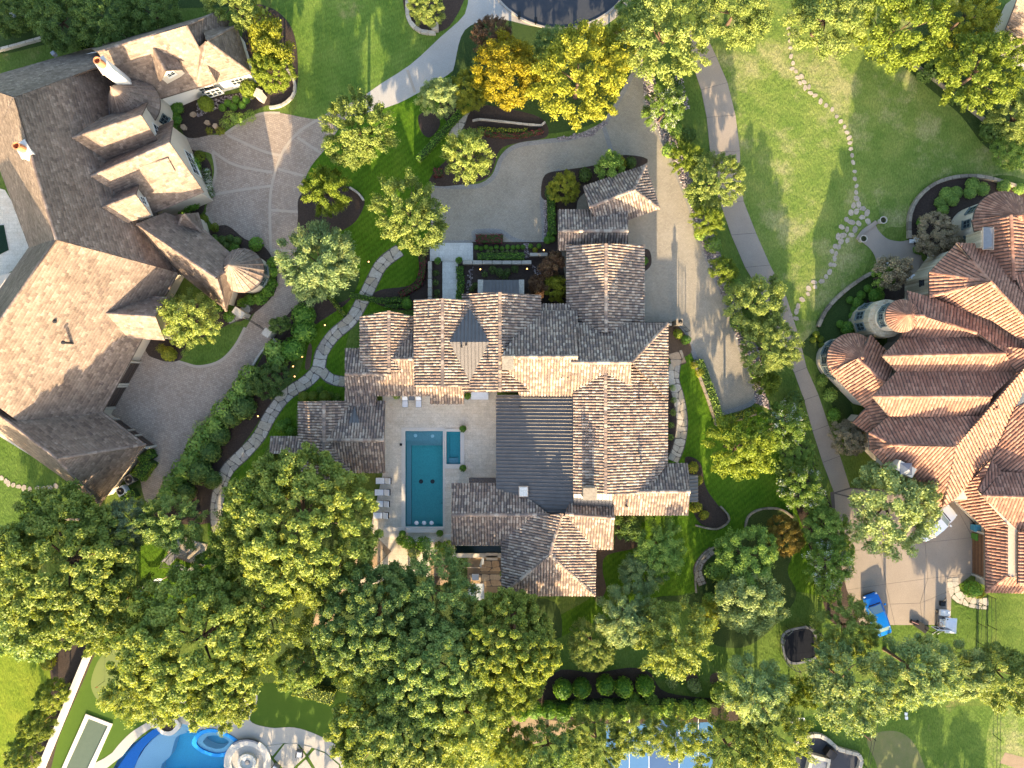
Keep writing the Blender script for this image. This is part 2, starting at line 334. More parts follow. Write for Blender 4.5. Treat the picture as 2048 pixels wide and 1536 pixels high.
sheet('garden_path', [(2010, 1505), (2060, 1518), (2060, 1545), (2000, 1526)], 2, M['dirt'], False)
sheet('bare_soil', [(1000, 1440), (1060, 1430), (1130, 1432), (1160, 1450), (1060, 1490), (1020, 1480)], 3, M['dirt'])
sheet('lawn', [(-60, 880), (80, 900), (200, 1010), (330, 1000), (360, 1060), (280, 1140), (120, 1060), (-60, 1050)], 1, M['back'])
sheet('lawn', [(285, 1075), (340, 1080), (420, 1120), (390, 1200), (290, 1190)], 2, M['lush'])
sheet('lawn', [(370, 690), (400, 660), (440, 655), (488, 655), (470, 695), (440, 722), (400, 732), (375, 725)], 2, M['back'])
sheet('bare_soil', [(420, 1085), (520, 1010), (600, 980), (700, 1000), (765, 1090), (900, 1100), (960, 1180), (1000, 1195), (1110, 1205), (1120, 1300), (1080, 1380), (960, 1400), (800, 1390), (700, 1380), (600, 1370), (540, 1290), (440, 1200)], 1, M['cover'])
# roads and drives
def ring(cx, cy, r, a0, a1, n=30): return [(cx + r * math.cos(R(a)), cy + r * math.sin(R(a))) for a in np.linspace(a0, a1, n)]
sheet('pavement', ring(1120, -100, 176, 5, 175) + [(945, -120), (1296, -120)], 3, M['kerb'], False)
sheet('road', ring(1120, -100, 157, 0, 180) + [(963, -140), (1277, -140)], 5, M['asphalt'], False)
ko = MB(); ko.prism([P(*q).xy for q in ring(1120, -100, 160, 12, 168, 60) + ring(1120, -100, 156, 168, 12, 60)], 0, .13); ko = ko.build('kerb', M['kerb']); ko['kind'] = 'structure'
sheet('driveway', [(945, -20), (930, 28), (880, 75), (820, 130), (740, 183), (690, 212), (650, 232), (625, 238), (560, 226), (520, 228), (480, 248), (450, 268), (400, 270), (360, 273), (358, 300), (395, 302), (425, 310), (430, 345), (418, 395), (412, 425), (430, 450), (480, 478), (520, 492), (548, 520), (552, 560), (535, 600), (510, 625), (490, 660), (470, 692), (440, 722), (400, 733), (370, 727), (335, 715), (300, 690), (200, 820), (270, 930), (290, 1000), (310, 995), (345, 960), (375, 890), (420, 850), (480, 780), (510, 725), (540, 690), (560, 650), (600, 600), (594, 500), (597, 443), (605, 377), (622, 333), (655, 293), (700, 232), (779, 213), (829, 190), (895, 150), (955, 97), (1024, 33), (1010, -40)], 3, M['pav_pink'], n=3)
sheet('driveway', [(945, -30), (930, 28), (880, 75), (820, 130), (740, 183), (700, 232), (779, 213), (829, 190), (895, 150), (955, 97), (1024, 33), (1010, -40)], 4, M['apron'], n=3)
bands = [[(690, 212), (650, 232), (600, 262), (568, 300), (550, 345), (541, 390), (540, 440), (542, 505)], [(595, 275), (640, 305)], [(556, 338), (608, 352)], [(541, 420), (598, 424)], [(545, 500), (595, 503)], [(560, 226), (520, 228), (480, 248), (450, 268)], [(425, 302), (470, 330), (545, 345)], [(424, 390), (480, 380), (541, 372)], [(455, 270), (520, 300), (563, 312)], [(490, 655), (470, 692), (440, 722), (400, 733), (370, 727), (335, 715)], [(412, 425), (430, 450), (480, 478), (520, 492)], [(425, 305), (431, 345), (418, 395)], [(815, 140), (830, 185)]]
for b_ in bands:
    s_ = spline(b_, 5, False); sheet('paving_band', offset_strip(s_, -2.6, 2.6), 5, M['pav_band'], False)
court = [(862, 369), (930, 372), (962, 368), (985, 350), (1000, 315), (1030, 289), (1090, 280), (1150, 272), (1205, 245), (1240, 190), (1262, 150), (1255, 90), (1200, 60), (1290, 55), (1284, 140), (1290, 200), (1317, 260), (1344, 320), (1377, 400), (1411, 510), (1457, 622), (1481, 699), (1504, 742), (1511, 803), (1443, 829), (1392, 718), (1375, 676), (1355, 650), (1280, 655), (1120, 600), (1115, 487), (862, 487)]
sheet('driveway', court, 3, M['pav_gray'], False)
for b_ in [[(862, 371), (930, 374), (966, 369), (989, 350), (1004, 315), (1033, 292), (1090, 283), (1150, 275), (1207, 248), (1243, 190), (1264, 150)], [(865, 484), (945, 484), (947, 466), (962, 462), (1000, 463), (1022, 476), (1045, 484), (1085, 484), (1087, 440), (1084, 395), (1095, 360), (1120, 340)], [(1205, 245), (1225, 310)], [(1411, 510), (1457, 622), (1481, 699), (1504, 742), (1509, 801), (1443, 827)], [(1392, 718), (1375, 676), (1355, 652)], [(1289, 200), (1315, 260), (1342, 320), (1375, 400), (1409, 510)]]:
    sheet('paving_band', offset_strip(spline(b_, 5, False), -4.5, 4.5), 5, M['pav_dark'], False)
# right driveway of concrete slabs with open joints
sta = [((1378, 62), (1405, 55)), ((1385, 130), (1432, 112)), ((1402, 180), (1455, 165)), ((1413, 235), (1471, 230)), ((1420, 305), (1480, 302)), ((1425, 358), (1481, 356)), ((1440, 405), (1487, 402)), ((1462, 470), (1512, 466)), ((1490, 535), (1540, 530)), ((1530, 600), (1572, 592)), ((1562, 690), (1600, 680)), ((1588, 745), (1613, 735)), ((1608, 800), (1637, 790)), ((1625, 862), (1657, 850)), ((1645, 925), (1680, 912)), ((1668, 985), (1700, 975))]
sheet('driveway_base', [a for a, b in sta] + [b for a, b in sta[::-1]], 3, M['joint'], False)
yard = [[(1668, 987), (1690, 1010), (1760, 1010), (1850, 1010), (1905, 1000)], [(1676, 1105), (1760, 1095), (1850, 1085), (1945, 1075)], [(1693, 1180), (1772, 1168), (1855, 1157), (1948, 1146)], [(1705, 1205), (1780, 1208), (1840, 1206), (1903, 1180)], [(1720, 1250), (1790, 1250), (1845, 1250), (1901, 1250)]]
sheet('driveway_base', [(1660, 985), (1690, 975), (1905, 985), (1972, 1060), (1972, 1146), (1948, 1148), (1916, 1160), (1901, 1185), (1901, 1250), (1720, 1250), (1690, 1180), (1676, 1105)], 3, M['joint'], False)
drv = tag(link('driveway', None), kind='structure')
def slab(q):
    c = Vector((sum(p[0] for p in q) / len(q), sum(p[1] for p in q) / len(q)))
    q2 = [tuple(c + (Vector(p) - c) * (1 - .45 / (Vector(p) - c).length)) for p in q]
    mb = MB(); mb.prism([P(*p).xy for p in q2], .005, .035); mb.build('slab', M['aggregate'], drv)
for (a, b), (c, d) in zip(sta, sta[1:]):
    slab([a, b, d, c])
slab([(1702, 977), (1800, 986), (1904, 986), (1906, 999), (1850, 1009), (1762, 1008), (1672, 986)])
for i in range(len(yard) - 1):
    A, B = yard[i], yard[i + 1]
    na, nb = len(A), len(B)
    A2 = A if na == 4 else [A[0], A[2], A[3], A[4]]
    for j in range(3): slab([A2[j], A2[j + 1], B[j + 1], B[j]])
slab([(1905, 1000), (1945, 1045), (1946, 1075)])
slab([(1946, 1048), (1972, 1062), (1972, 1144), (1950, 1144)])
# mulch beds
def bed(pts, mat='mulch', lv=6, n=5): return sheet('planting_bed', pts, lv, M[mat], True, n=n)
bed([(600, 392), (640, 372), (700, 374), (729, 400), (715, 438), (690, 458), (655, 472), (600, 480), (596, 430)])
bed([(838, 230), (870, 225), (880, 250), (860, 275), (842, 262)])
bed([(362, 212), (400, 195), (450, 190), (520, 180), (540, 205), (500, 225), (462, 250), (420, 270), (370, 272)])
bed([(360, 305), (400, 305), (424, 340), (412, 400), (400, 430), (345, 440), (340, 400), (380, 380)])
bed([(410, 470), (450, 450), (490, 478), (525, 490), (548, 525), (552, 580), (510, 625), (470, 640), (470, 560), (430, 500)])
bed([(498, 20), (540, 15), (580, 50), (595, 110), (590, 190), (545, 210), (500, 200), (480, 120)])
bed([(815, -20), (815, 40), (840, 66), (872, 66), (905, 45), (925, -20)])
bed([(320, 560), (345, 600), (420, 610), (480, 630), (455, 650), (380, 690), (360, 720), (320, 720), (290, 690)])
bed([(600, 605), (560, 650), (515, 730), (480, 790), (420, 855), (375, 895), (345, 965), (310, 1000), (320, 1040), (420, 1045), (432, 985), (455, 930), (500, 870), (535, 815), (570, 765), (590, 705), (625, 655), (700, 600), (690, 560), (640, 590)])
bed([(640, 575), (690, 560), (720, 545), (705, 590), (670, 605)], 'cover', 7)
bed([(880, 215), (930, 205), (1000, 215), (1080, 235), (1095, 272), (1040, 285), (1000, 300), (975, 355), (900, 372), (862, 368), (868, 345), (940, 270), (900, 250)])
bed([(930, 60), (1000, 40), (1080, 55), (1240, 70), (1262, 140), (1235, 190), (1200, 240), (1120, 265), (1060, 262), (930, 230), (880, 190), (905, 145)], 'cover', 5)
bed([(835, 487), (865, 487), (862, 600), (800, 620), (740, 600), (760, 580), (820, 570), (838, 540)])
sheet('planting_bed', [(862, 518), (885, 518), (885, 606), (862, 606)], 7, M['mulch'], False)
sheet('planting_bed', [(913, 518), (945, 484), (1086, 484), (1120, 480), (1138, 620), (1085, 620), (913, 606)], 7, M['mulch'], False)
sheet('planting_bed', [(1090, 480), (1092, 410), (1082, 390), (1090, 350), (1130, 340), (1190, 330), (1240, 310), (1295, 325), (1170, 385), (1150, 430), (1120, 500)], 7, M['mulch'])
sheet('planting_bed', [(1278, 505), (1298, 500), (1302, 530), (1280, 545)], 6, M['mulch'])
sheet('planting_bed', [(1335, 655), (1355, 652), (1372, 672), (1382, 705), (1340, 720), (1335, 690)], 6, M['mulch_brown'])
sheet('planting_bed', [(1335, 735), (1352, 735), (1362, 830), (1356, 890), (1335, 920)], 5, M['mulch'], False)
bed([(1370, 915), (1400, 925), (1412, 975), (1440, 1015), (1458, 1035), (1440, 1055), (1405, 1050), (1385, 1020), (1378, 960)])
bed([(1390, 1185), (1395, 1130), (1425, 1095), (1440, 1105), (1490, 1060), (1495, 1030), (1540, 1015), (1590, 1030), (1600, 1080), (1575, 1140), (1590, 1200), (1500, 1290), (1410, 1280), (1380, 1210), (1300, 1210), (1270, 1260), (1240, 1230), (1310, 1195)], 'cover')
bed([(1195, 1090), (1225, 1100), (1235, 1050), (1270, 1040), (1280, 1090), (1215, 1110), (1205, 1140), (1212, 1180), (1190, 1200)], 'mulch_brown')
bed([(1110, 1345), (1190, 1345), (1260, 1335), (1300, 1345), (1335, 1385), (1470, 1400), (1540, 1410), (1500, 1440), (1100, 1440)], 'mulch')
bed([(1550, 840), (1600, 860), (1640, 960), (1680, 1060), (1700, 1180), (1720, 1250), (1660, 1240), (1620, 1100), (1575, 960)])
for q in ((1384, 1358), (1432, 1358)): sheet('planting_bed', ring(q[0], q[1], 13, 0, 345, 16), 6, M['mulch_brown'], False)
sheet('planting_bed', [(1580, 700), (1600, 690), (1640, 660), (1690, 700), (1700, 800), (1720, 870), (1690, 880), (1660, 800), (1625, 720)], 4, M['cover'])
RB1 = [(1816, 478), (1817, 430), (1835, 395), (1870, 367), (1920, 354), (1975, 358), (2060, 385), (2060, 470), (1960, 440), (1880, 520), (1840, 500)]
RB2 = [(1633, 655), (1652, 618), (1690, 580), (1740, 545), (1785, 543), (1850, 560), (1860, 610), (1760, 680), (1690, 690)]
sheet('planting_bed', RB1, 6, M['mulch'], n=4); sheet('planting_bed', RB2, 6, M['cover'], n=4)
sheet('planting_bed', [(1770, 545), (1850, 560), (1860, 620), (1740, 620), (1745, 580)], 7, M['mulch'], n=4)
sheet('planting_bed', [(1740, 110), (1800, 130), (1850, 170), (1920, 230), (1980, 300), (2060, 310), (2060, 60), (1900, 20)], 5, M['cover'])
sheet('planting_bed', [(-40, -40), (560, -40), (480, 10), (330, 20), (260, 60), (150, 75), (-40, 105)], 3, M['cover'])
sheet('planting_bed', [(60, 1270), (185, 1290), (180, 1330), (120, 1470), (90, 1560), (20, 1560), (90, 1440), (100, 1340)], 6, M['mulch'])
# gravel strip beside the court
GS = [(1284, 140), (1306, 145), (1330, 225), (1346, 262), (1372, 335), (1404, 402), (1445, 520), (1490, 640), (1518, 700), (1530, 790), (1545, 820), (1511, 806), (1504, 742), (1481, 699), (1457, 622), (1411, 510), (1377, 400), (1344, 320), (1317, 260), (1290, 200)]
sheet('gravel_bed', GS, 6, M['gravel_base'], False)
def inside(poly, x, y):
    c = False; n = len(poly)
    for i in range(n):
        (x1, y1), (x2, y2) = poly[i], poly[i - 1]
        if (y1 > y) != (y2 > y) and x < (x2 - x1) * (y - y1) / (y2 - y1) + x1: c = not c
    return c
M['pebble'] = mat_rnd('river_pebble', [(.16, .13, .13), (.30, .25, .24), (.42, .36, .33), (.22, .19, .2), (.36, .28, .24)], rough=.8, nz=.2, nsc=9, interp='CONSTANT')
def rocks(name, poly, n, s0, s1, mat, label=None, z=.03):
    xs = [p[0] for p in poly]; ys = [p[1] for p in poly]; mb = MB(); k = 0
    while k < n:
        x, y = random.uniform(min(xs), max(xs)), random.uniform(min(ys), max(ys))
        if not inside(poly, x, y): continue
        k += 1; s = random.uniform(s0, s1); c = P(x, y, z); a = random.uniform(0, 6.28)
        vs = []
        for j in range(5): vs.append((c.x + s * random.uniform(.8, 1.1) * math.cos(a + j * 1.257), c.y + s * .75 * random.uniform(.8, 1.1) * math.sin(a + j * 1.257), c.z))
        vs += [(c.x + (v[0] - c.x) * .55, c.y + (v[1] - c.y) * .55, c.z + s * .7) for v in vs[:5]]
        mb.add(vs, [(j, (j + 1) % 5, 5 + (j + 1) % 5, 5 + j) for j in range(5)] + [(5, 6, 7, 8, 9)])
    o = mb.build(name, M[mat]); o['kind'] = 'stuff'
    if label: tag(o, label, 'gravel')
    return o
rocks('river_pebbles', GS, 3800, .07, .17, 'pebble', 'lilac grey river pebbles in the long strip beside the paved court')
rocks('river_pebbles', [(1355, 135), (1363, 150), (1370, 180), (1380, 215), (1372, 222), (1360, 190), (1350, 150)], 160, .08, .16, 'pebble', 'pale cobbles along the dry creek beside the white flowering tree')
rocks('river_pebbles', [(393, 205), (450, 192), (520, 182), (530, 195), (470, 205), (420, 222), (395, 235)], 420, .06, .14, 'pebble', 'pale pebbles edging the bed below the white house wall')
rocks('river_pebbles', [(1110, 275), (1180, 262), (1210, 240), (1216, 246), (1185, 272), (1120, 282)], 260, .06, .13, 'pebble', 'pebble edging between the court and the yellow trees')
rocks('river_pebbles', [(1087, 400), (1093, 400), (1096, 480), (1088, 484)], 160, .05, .12, 'pebble', 'narrow pebble edging west of the boxwood hedge by the stone house')
rocks('river_pebbles', [(1048, 487), (1058, 487), (1058, 516), (1048, 516)], 60, .06, .12, 'pebble', 'small pebble strip between the entry hedges')
rocks('river_pebbles', [(1062, 530), (1072, 530), (1090, 560), (1080, 566)], 70, .06, .12, 'pebble', 'pebble swale beside the bronze shrub at the entry garden')
rocks('river_pebbles', [(936, 540), (946, 534), (944, 580), (932, 590)], 70, .06, .12, 'pebble', 'curved pebble swale west of the metal porch roof')
# patio and pools
PAT = [(765, 782), (994, 782), (994, 1062), (905, 1062), (905, 1088), (768, 1088), (740, 1060), (765, 950)]
sheet('patio', PAT, 8, M['travertine'], False, [POOL, SPA])
sheet('planting_bed', [(938, 955), (994, 955), (994, 990), (938, 990)], 9, M['gravel_base'], False)
def hole_prism(name, outer, hole, z0, z1, mat, parent=None):
    loops = [[P(*p) for p in outer], [P(*p) for p in hole]]
    flat = [q for L in loops for q in L]; fs = []
    for t in tessellate_polygon(loops):
        a, b, c = (flat[i] for i in t)
        fs.append(t if (b - a).xy.cross((c - a).xy) > 0 else t[::-1])
    n = len(flat); vs = [(q.x, q.y, z1) for q in flat] + [(q.x, q.y, z0) for q in flat]
    for L0, m in ((0, len(outer)), (len(outer), len(hole))):
        for i in range(m): a = L0 + i; b = L0 + (i + 1) % m; fs.append((a, b, n + b, n + a))
    return MB().add(vs, fs).build(name, mat, parent)
def basin(parent, pts, depth, mat, z=.02):
    mb = MB(); p = [P(*q) for q in pts]; n = len(p)
    vs = [(q.x, q.y, z) for q in p] + [(q.x, q.y, -depth) for q in p]
    fs = [(i, (i + 1) % n, n + (i + 1) % n, n + i) for i in range(n)]
    for t in tessellate_polygon([p]):
        a, b, c = (p[i] for i in t); t = t if (b - a).xy.cross((c - a).xy) > 0 else t[::-1]
        fs.append(tuple(n + i for i in t))
    mb.add(vs, fs); return mb.build('basin', mat, parent)
def flat(name, pts, z, mat, parent):
    return tag(sheet(name, pts, z / .004, mat, False, kind=None, parent=parent))
M['plaster'] = mat_noise('pool_plaster', [(.06, .36, .35), (.085, .43, .41)], .8, 12, .3, .6, 0)
M['plaster_gray'] = mat_noise('grey_pool_step', [(.20, .32, .33), (.27, .39, .40)], 1.5, 12, .3, .6, 0)
M['water'] = mat_water('pool_water', (.72, .93, .95)); M['water_spa'] = mat_water('spa_water', (.70, .92, .98), 3, .5)
pool = thing('swimming_pool', 'long rectangular teal swimming pool in the travertine courtyard', 'pool', P(848, 957), group=None)
pool.location = (0, 0, 0)
basin(pool, POOL, 1.3, M['plaster'])
def step(px0, py0, px1, py1, z0, z1, par, mat='plaster_gray', name='step'):
    a, b = P(px0, py0), P(px1, py1); MB().box(((a.x + b.x) / 2, (a.y + b.y) / 2, (z0 + z1) / 2), (abs(b.x - a.x), abs(b.y - a.y), z1 - z0)).build(name, M[mat], par)
step(811.3, 862.3, 885.7, 882, -1.28, -.22, pool, name='shelf')
step(811.3, 882, 820, 1052, -1.28, -.75, pool, 'plaster_gray', 'bench')
step(820, 882, 885.7, 887, -1.28, -.5, pool); step(820, 887, 885.7, 892, -1.28, -.8, pool)
step(880, 1010, 885.7, 1052, -1.28, -.6, pool, 'plaster', 'bench')
for q in ((831, 871), (865, 872)): MB().lathe(P(*q, -.2), [(0, .06), (.14, .05), (.2, 0)], 10).build('bubbler', M['white'], pool)
for q in ((842, 963), (865, 963)): MB().lathe(P(*q, -1.27), [(0, .03), (.22, .02), (.24, 0)], 12).build('drain', M['black'], pool)
for q in ((833, 1046), (848, 1046), (863, 1046)): MB().lathe(P(*q, -.04), [(0, .08), (.16, .06), (.24, 0)], 8).build('water_jet', M['white'], pool)
flat('water', POOL, -.06, M['water'], pool)
spa = thing('spa', 'small square blue spa joined to the east side of the pool', 'spa')
basin(spa, SPA, .9, M['plaster'])
step(893.3, 863.3, 897, 927.7, -.88, -.45, spa, 'plaster', 'bench'); step(916, 863.3, 920.7, 927.7, -.88, -.45, spa, 'plaster', 'bench'); step(897, 917, 916, 927.7, -.88, -.4, spa, 'plaster_gray')
step(897, 863.3, 916, 870, -.88, -.45, spa, 'plaster', 'bench')
flat('water', SPA, .10, M['water_spa'], spa)
hole_prism('coping', [(803, 855), (889.5, 855), (889.5, 1060), (803, 1060)], POOL, .03, .07, M['coping'], pool)
hole_prism('coping', [(890, 857), (929, 857), (929, 937), (890, 937)], SPA, .03, .16, M['coping'], spa)
step(886.3, 882, 893, 918, -.2, .05, spa, 'black', 'spillway')
for x0, x1, y0, y1, z1 in ((803, 905, 1060, 1064, .05), (800, 905, 1064, 1068, .03)): pass
# steps and lower terrace south of the pool
sheet('terrace', [(740, 1060), (905, 1060), (905, 1120), (880, 1160), (800, 1140), (760, 1165), (690, 1180), (700, 1140), (770, 1090)], 9, M['travertine'], False)
st = tag(link('steps', None), kind='structure')
for (x0, y0, x1, y1, z1) in ((768, 1054, 810, 1060, .30), (768, 1060, 810, 1066, .22), (768, 1066, 800, 1074, .14), (814, 1056, 886, 1064, .34), (880, 1068, 902, 1074, .25), (884, 1074, 902, 1080, .18), (814, 1080, 870, 1084, .2)):
    a, b = P(x0, y0), P(x1, y1); MB().box(((a.x + b.x) / 2, (a.y + b.y) / 2, z1 / 2 + .03), (abs(b.x - a.x), abs(b.y - a.y), z1)).build('step', M['coping'], st)
# entry walk, walls of pale stone
walk = tag(link('walkway', None), kind='structure')
for i, (x0, y0, x1, y1, z1) in enumerate(((860, 486, 946, 522, .04), (866, 492, 946, 522, .10), (871, 497, 943, 522, .16), (885, 522, 916, 612, .10))):
    a, b = P(x0, y0), P(x1, y1); MB().box(((a.x + b.x) / 2, (a.y + b.y) / 2, z1 / 2 + .02), (abs(b.x - a.x), abs(b.y - a.y), z1)).build('step' if i < 3 else 'slab', M['lime_stone'], walk)
# flagstone and stepping stone paths
def cell_path(name, line, hw, mat, ln=15, gap=.62, z1=.045, base='joint', lv=8, piece='flagstone'):
    pts = spline(line, 12, False); root = tag(link(name, None), kind='structure')
    sheet('path_bed', offset_strip(pts, -hw - 1, hw + 1), lv, M[base], False)
    d = [0]
    for a, b in zip(pts, pts[1:]): d.append(d[-1] + math.dist(a, b))
    def at(s, o):
        s = max(0, min(d[-1] - .01, s)); i = max(0, np.searchsorted(d, s, side='right') - 1); i = min(i, len(pts) - 2)
        t = (s - d[i]) / max(1e-6, d[i + 1] - d[i]); a, b = Vector(pts[i]), Vector(pts[i + 1]); q = a.lerp(b, t); tt = (b - a).normalized()
        return q + Vector((tt.y, -tt.x)) * o
    s = 0; prev = [(0, -hw), (0, hw)]; r = random.Random(len(line))
    edge = [0.0, 0.0, 0.0]
    # three joints wander along the path; stones are cut between successive jittered cross joints
    s0 = 0.0; sp0 = r.uniform(-.3, .3) * hw; c0 = [0, 0, 0]
    while s0 < d[-1] - 4:
        L = r.uniform(.75, 1.35) * ln; s1 = min(d[-1], s0 + L); sp1 = r.uniform(-.45, .45) * hw
        c1 = [r.uniform(-.28, .28) * ln for _ in range(3)] if s1 < d[-1] else [0, 0, 0]
        q = [(s0 + c0[0], -hw), (s0 + c0[1], sp0), (s0 + c0[2], hw), (s1 + c1[0], -hw), (s1 + c1[1], sp1), (s1 + c1[2], hw)]
        polys = [[q[0], q[1], q[4], q[3]], [q[1], q[2], q[5], q[4]]]
        k = r.random()
        if k < .22: polys = [[q[0], q[1], q[2], q[5], q[4], q[3]]]
        for pl in polys:
            w = [at(a + r.uniform(-.8, .8), b * r.uniform(.93, 1.04)) for a, b in pl]
            c = sum(w, Vector((0, 0))) / len(w)
            w = [c + (v - c) * (1 - gap / max(gap + 1, (v - c).length)) for v in w]
            # chamfered corners
            ww = []
            for i in range(len(w)):
                a, b, e = w[i - 1], w[i], w[(i + 1) % len(w)]
                ww += [b.lerp(a, .14), b.lerp(e, .14)]
            mb = MB(); mb.prism([P(v.x, v.y).xy for v in ww], .004 * lv, z1 + r.uniform(0, .015)); mb.build(piece, M[mat], root)
        s0, sp0, c0 = s1, sp1, c1
    return root
cell_path('garden_path', [(800, 500), (765, 527), (745, 562), (726, 600), (702, 640), (668, 670), (644, 705), (636, 738), (612, 764), (572, 790), (540, 832), (520, 870), (490, 905), (455, 940), (438, 985), (433, 1030), (440, 1075)], 12.5, 'flag', 15)
cell_path('garden_path', [(644, 742), (662, 758), (692, 764)], 10, 'flag', 13, lv=9)
cell_path('garden_path', [(1350, 728), (1347, 760), (1358, 800), (1364, 845), (1358, 890), (1345, 922)], 11, 'flag', 13)
cell_path('garden_path', [(640, 1260), (655, 1215), (665, 1180), (700, 1150), (740, 1120), (770, 1090)], 17, 'flag_tan', 20, base='dirt', lv=10)
cell_path('terrace_paving', [(870, 1105), (880, 1130), (878, 1170)], 18, 'flag_tan', 20, base='dirt', lv=10)
cell_path('garden_path', [(345, 1085), (375, 1100), (410, 1110)], 22, 'flag', 16, base='dirt')
cell_path('garden_path', [(905, 48), (930, 215), (920, 245), (905, 275)][1:], 10, 'flag', 14)
cell_path('garden_path', [(1405, 1170), (1395, 1140), (1408, 1115), (1425, 1100)], 8, 'step', 11, base='mulch_brown')
cell_path('garden_path', [(1340, 722), (1368, 712)], 14, 'flag_tan', 16, base='mulch_brown', lv=9)
cell_path('garden_path', [(455, 640), (480, 628), (500, 612)], 9, 'flag', 12)
cell_path('garden_path', [(1905, 1155), (1912, 1190), (1950, 1205), (1978, 1207)], 12, 'flag', 12, base='cover')
stn = [(1578, 44), (1577, 55), (1578, 68), (1580, 82), (1581, 96), (1582, 113), (1586, 126), (1584, 138), (1592, 143), (1596, 155), (1603, 153), (1600, 166), (1608, 164), (1610, 176), (1618, 174), (1621, 186), (1630, 191), (1641, 203), (1652, 211), (1664, 219), (1673, 233), (1681, 243), (1689, 254), (1694, 265), (1698, 276), (1700, 286), (1701, 298), (1704, 311), (1706, 325), (1709, 343), (1710, 358), (1713, 372), (1712, 385), (1713, 397), (1707, 411), (1717, 409), (1713, 423), (1726, 417), (1734, 426), (1702, 425), (1724, 435), (1693, 439), (1703, 444), (1717, 447), (1736, 443), (1683, 454), (1694, 459), (1710, 459), (1703, 470), (1686, 471), (1676, 473), (1682, 483), (1694, 481), (1670, 492), (1677, 494), (1664, 503), (1672, 507), (1669, 517), (1661, 529), (1668, 530), (1659, 544), (1652, 553), (1643, 563), (1630, 574), (1628, 564), (1617, 577), (1616, 588), (1604, 599), (1596, 613), (1593, 623), (1592, 637), (1584, 647), (1580, 632)]
sp = tag(link('stepping_stone_path', None), kind='structure')
def stone_poly(x, y, r, seed, el=1.15):
    q = random.Random(seed); a0 = q.uniform(0, 3.14); n = q.choice((5, 6, 6, 7)); el *= q.uniform(1, 1.3)
    return [(x + r * el * q.uniform(.72, 1.12) * math.cos(a) * math.cos(a0) - r * q.uniform(.82, 1.1) * math.sin(a) * math.sin(a0), y + r * el * math.cos(a) * math.sin(a0) + r * q.uniform(.82, 1.1) * math.sin(a) * math.cos(a0)) for a in [i * 2 * math.pi / n for i in range(n)]]
def stepping(root, lst, r0, r1, mat='step', name='stone'):
    for i, q in enumerate(lst):
        rr = random.uniform(r0, r1)
        mb = MB(); mb.prism([P(*p).xy for p in stone_poly(q[0], q[1], rr, i * 7 + 3)], 0, .035 + random.uniform(0, .015)); mb.build(name, M[mat], root)
stepping(sp, stn[:33], 3.7, 4.6); stepping(sp, stn[33:55], 4.8, 6.2); stepping(sp, stn[55:], 4.0, 5.2)
sp2 = tag(link('stepping_stone_path', None), kind='structure')
stepping(sp2, [(3, 956), (12, 962), (17, 967), (27, 970), (38, 973), (48, 976), (60, 978), (76, 976), (88, 977), (100, 974), (112, 972)], 4, 5.5)
sp3 = tag(link('stepping_stone_path', None), kind='structure')
stepping(sp3, [(925, 226), (932, 231), (928, 238), (936, 225), (918, 262), (911, 267), (905, 252)], 3.5, 5.5)
# stone walls laid of single blocks
BLOCK = {}
def block_mesh(mat):
    if mat not in BLOCK:
        bm = bmesh.new(); bmesh.ops.create_cube(bm, size=1); bmesh.ops.bevel(bm, geom=list(bm.edges), offset=.06, segments=1, affect='EDGES')
        me = bpy.data.meshes.new('wall_block'); bm.to_mesh(me); bm.free()
        vs = []
        for k in range(5):
            m2 = me.copy(); a = m2.attributes.new('rnd', 'FLOAT', 'FACE'); a.data.foreach_set('value', np.full(len(m2.polygons), k / 4, np.float32)); m2.materials.append(M[mat]); vs.append(m2)
        BLOCK[mat] = vs
    return BLOCK[mat]
def stone_wall(name, label, line, wpx, h, mat='stone', ln=.8, cat='wall', smooth=True, group=None, piece='stone'):
    pts = spline(line, 8, False) if smooth else line
    wp = [P(*q) for q in pts]; t = thing(name, label, cat, wp[0], group=group)
    d = [0]
    for a, b in zip(wp, wp[1:]): d.append(d[-1] + (b - a).length)
    n = max(1, round(d[-1] / ln)); vs = block_mesh(mat); wd = wpx * S * .85
    def at(s):
        i = min(len(wp) - 2, max(0, int(np.searchsorted(d, s, side='right')) - 1)); return wp[i].lerp(wp[i + 1], (s - d[i]) / max(1e-6, d[i + 1] - d[i]))
    for i in range(n):
        a, b = at(d[-1] * i / n), at(d[-1] * (i + 1) / n); c = (a + b) / 2; L = (b - a).length
        o = link(piece, random.choice(vs), t); hh = h * random.uniform(.94, 1.04)
        o.location = c - wp[0] + Vector((0, 0, hh / 2)); o.scale = (L * .97, wd * random.uniform(.93, 1.05), hh); o.rotation_euler = (0, 0, math.atan2(b.y - a.y, b.x - a.x))
    return t
stone_wall('stone_wall', 'curved stone retaining wall round the dark bed by the rounded terracotta turret', RB1[:7] + [(2060, 392)], 8, .5, 'stone', .9)
stone_wall('stone_wall', 'curved stone retaining wall along the clipped shrub bed of the terracotta house', [(1634, 654), (1652, 618), (1690, 580), (1740, 547), (1772, 542)], 8, .5, 'stone', .9)
stone_wall('stone_wall', 'low pale stone wall ringing the tree bed at the left drive entrance', [(816, -10), (817, 38), (840, 64), (872, 68)], 9, .45, 'pale_stone', .8)
stone_wall('stone_wall', 'low stone edging east of the trellis garden beside the front lawn', [(576, 140), (590, 165), (588, 192), (565, 212), (540, 217)], 6, .4, 'pale_stone', .7)
stone_wall('stone_wall', 'long pale stone wall crossing the entry garden north of the metal porch roof', [(926, 526.5), (1063, 526.5)], 9, .7, 'pale_stone', 1.0, smooth=False)
stone_wall('stone_wall', 'pale stone wall west of the entry walk', [(861, 524), (861, 612)], 9, .7, 'pale_stone', 1.0, smooth=False)
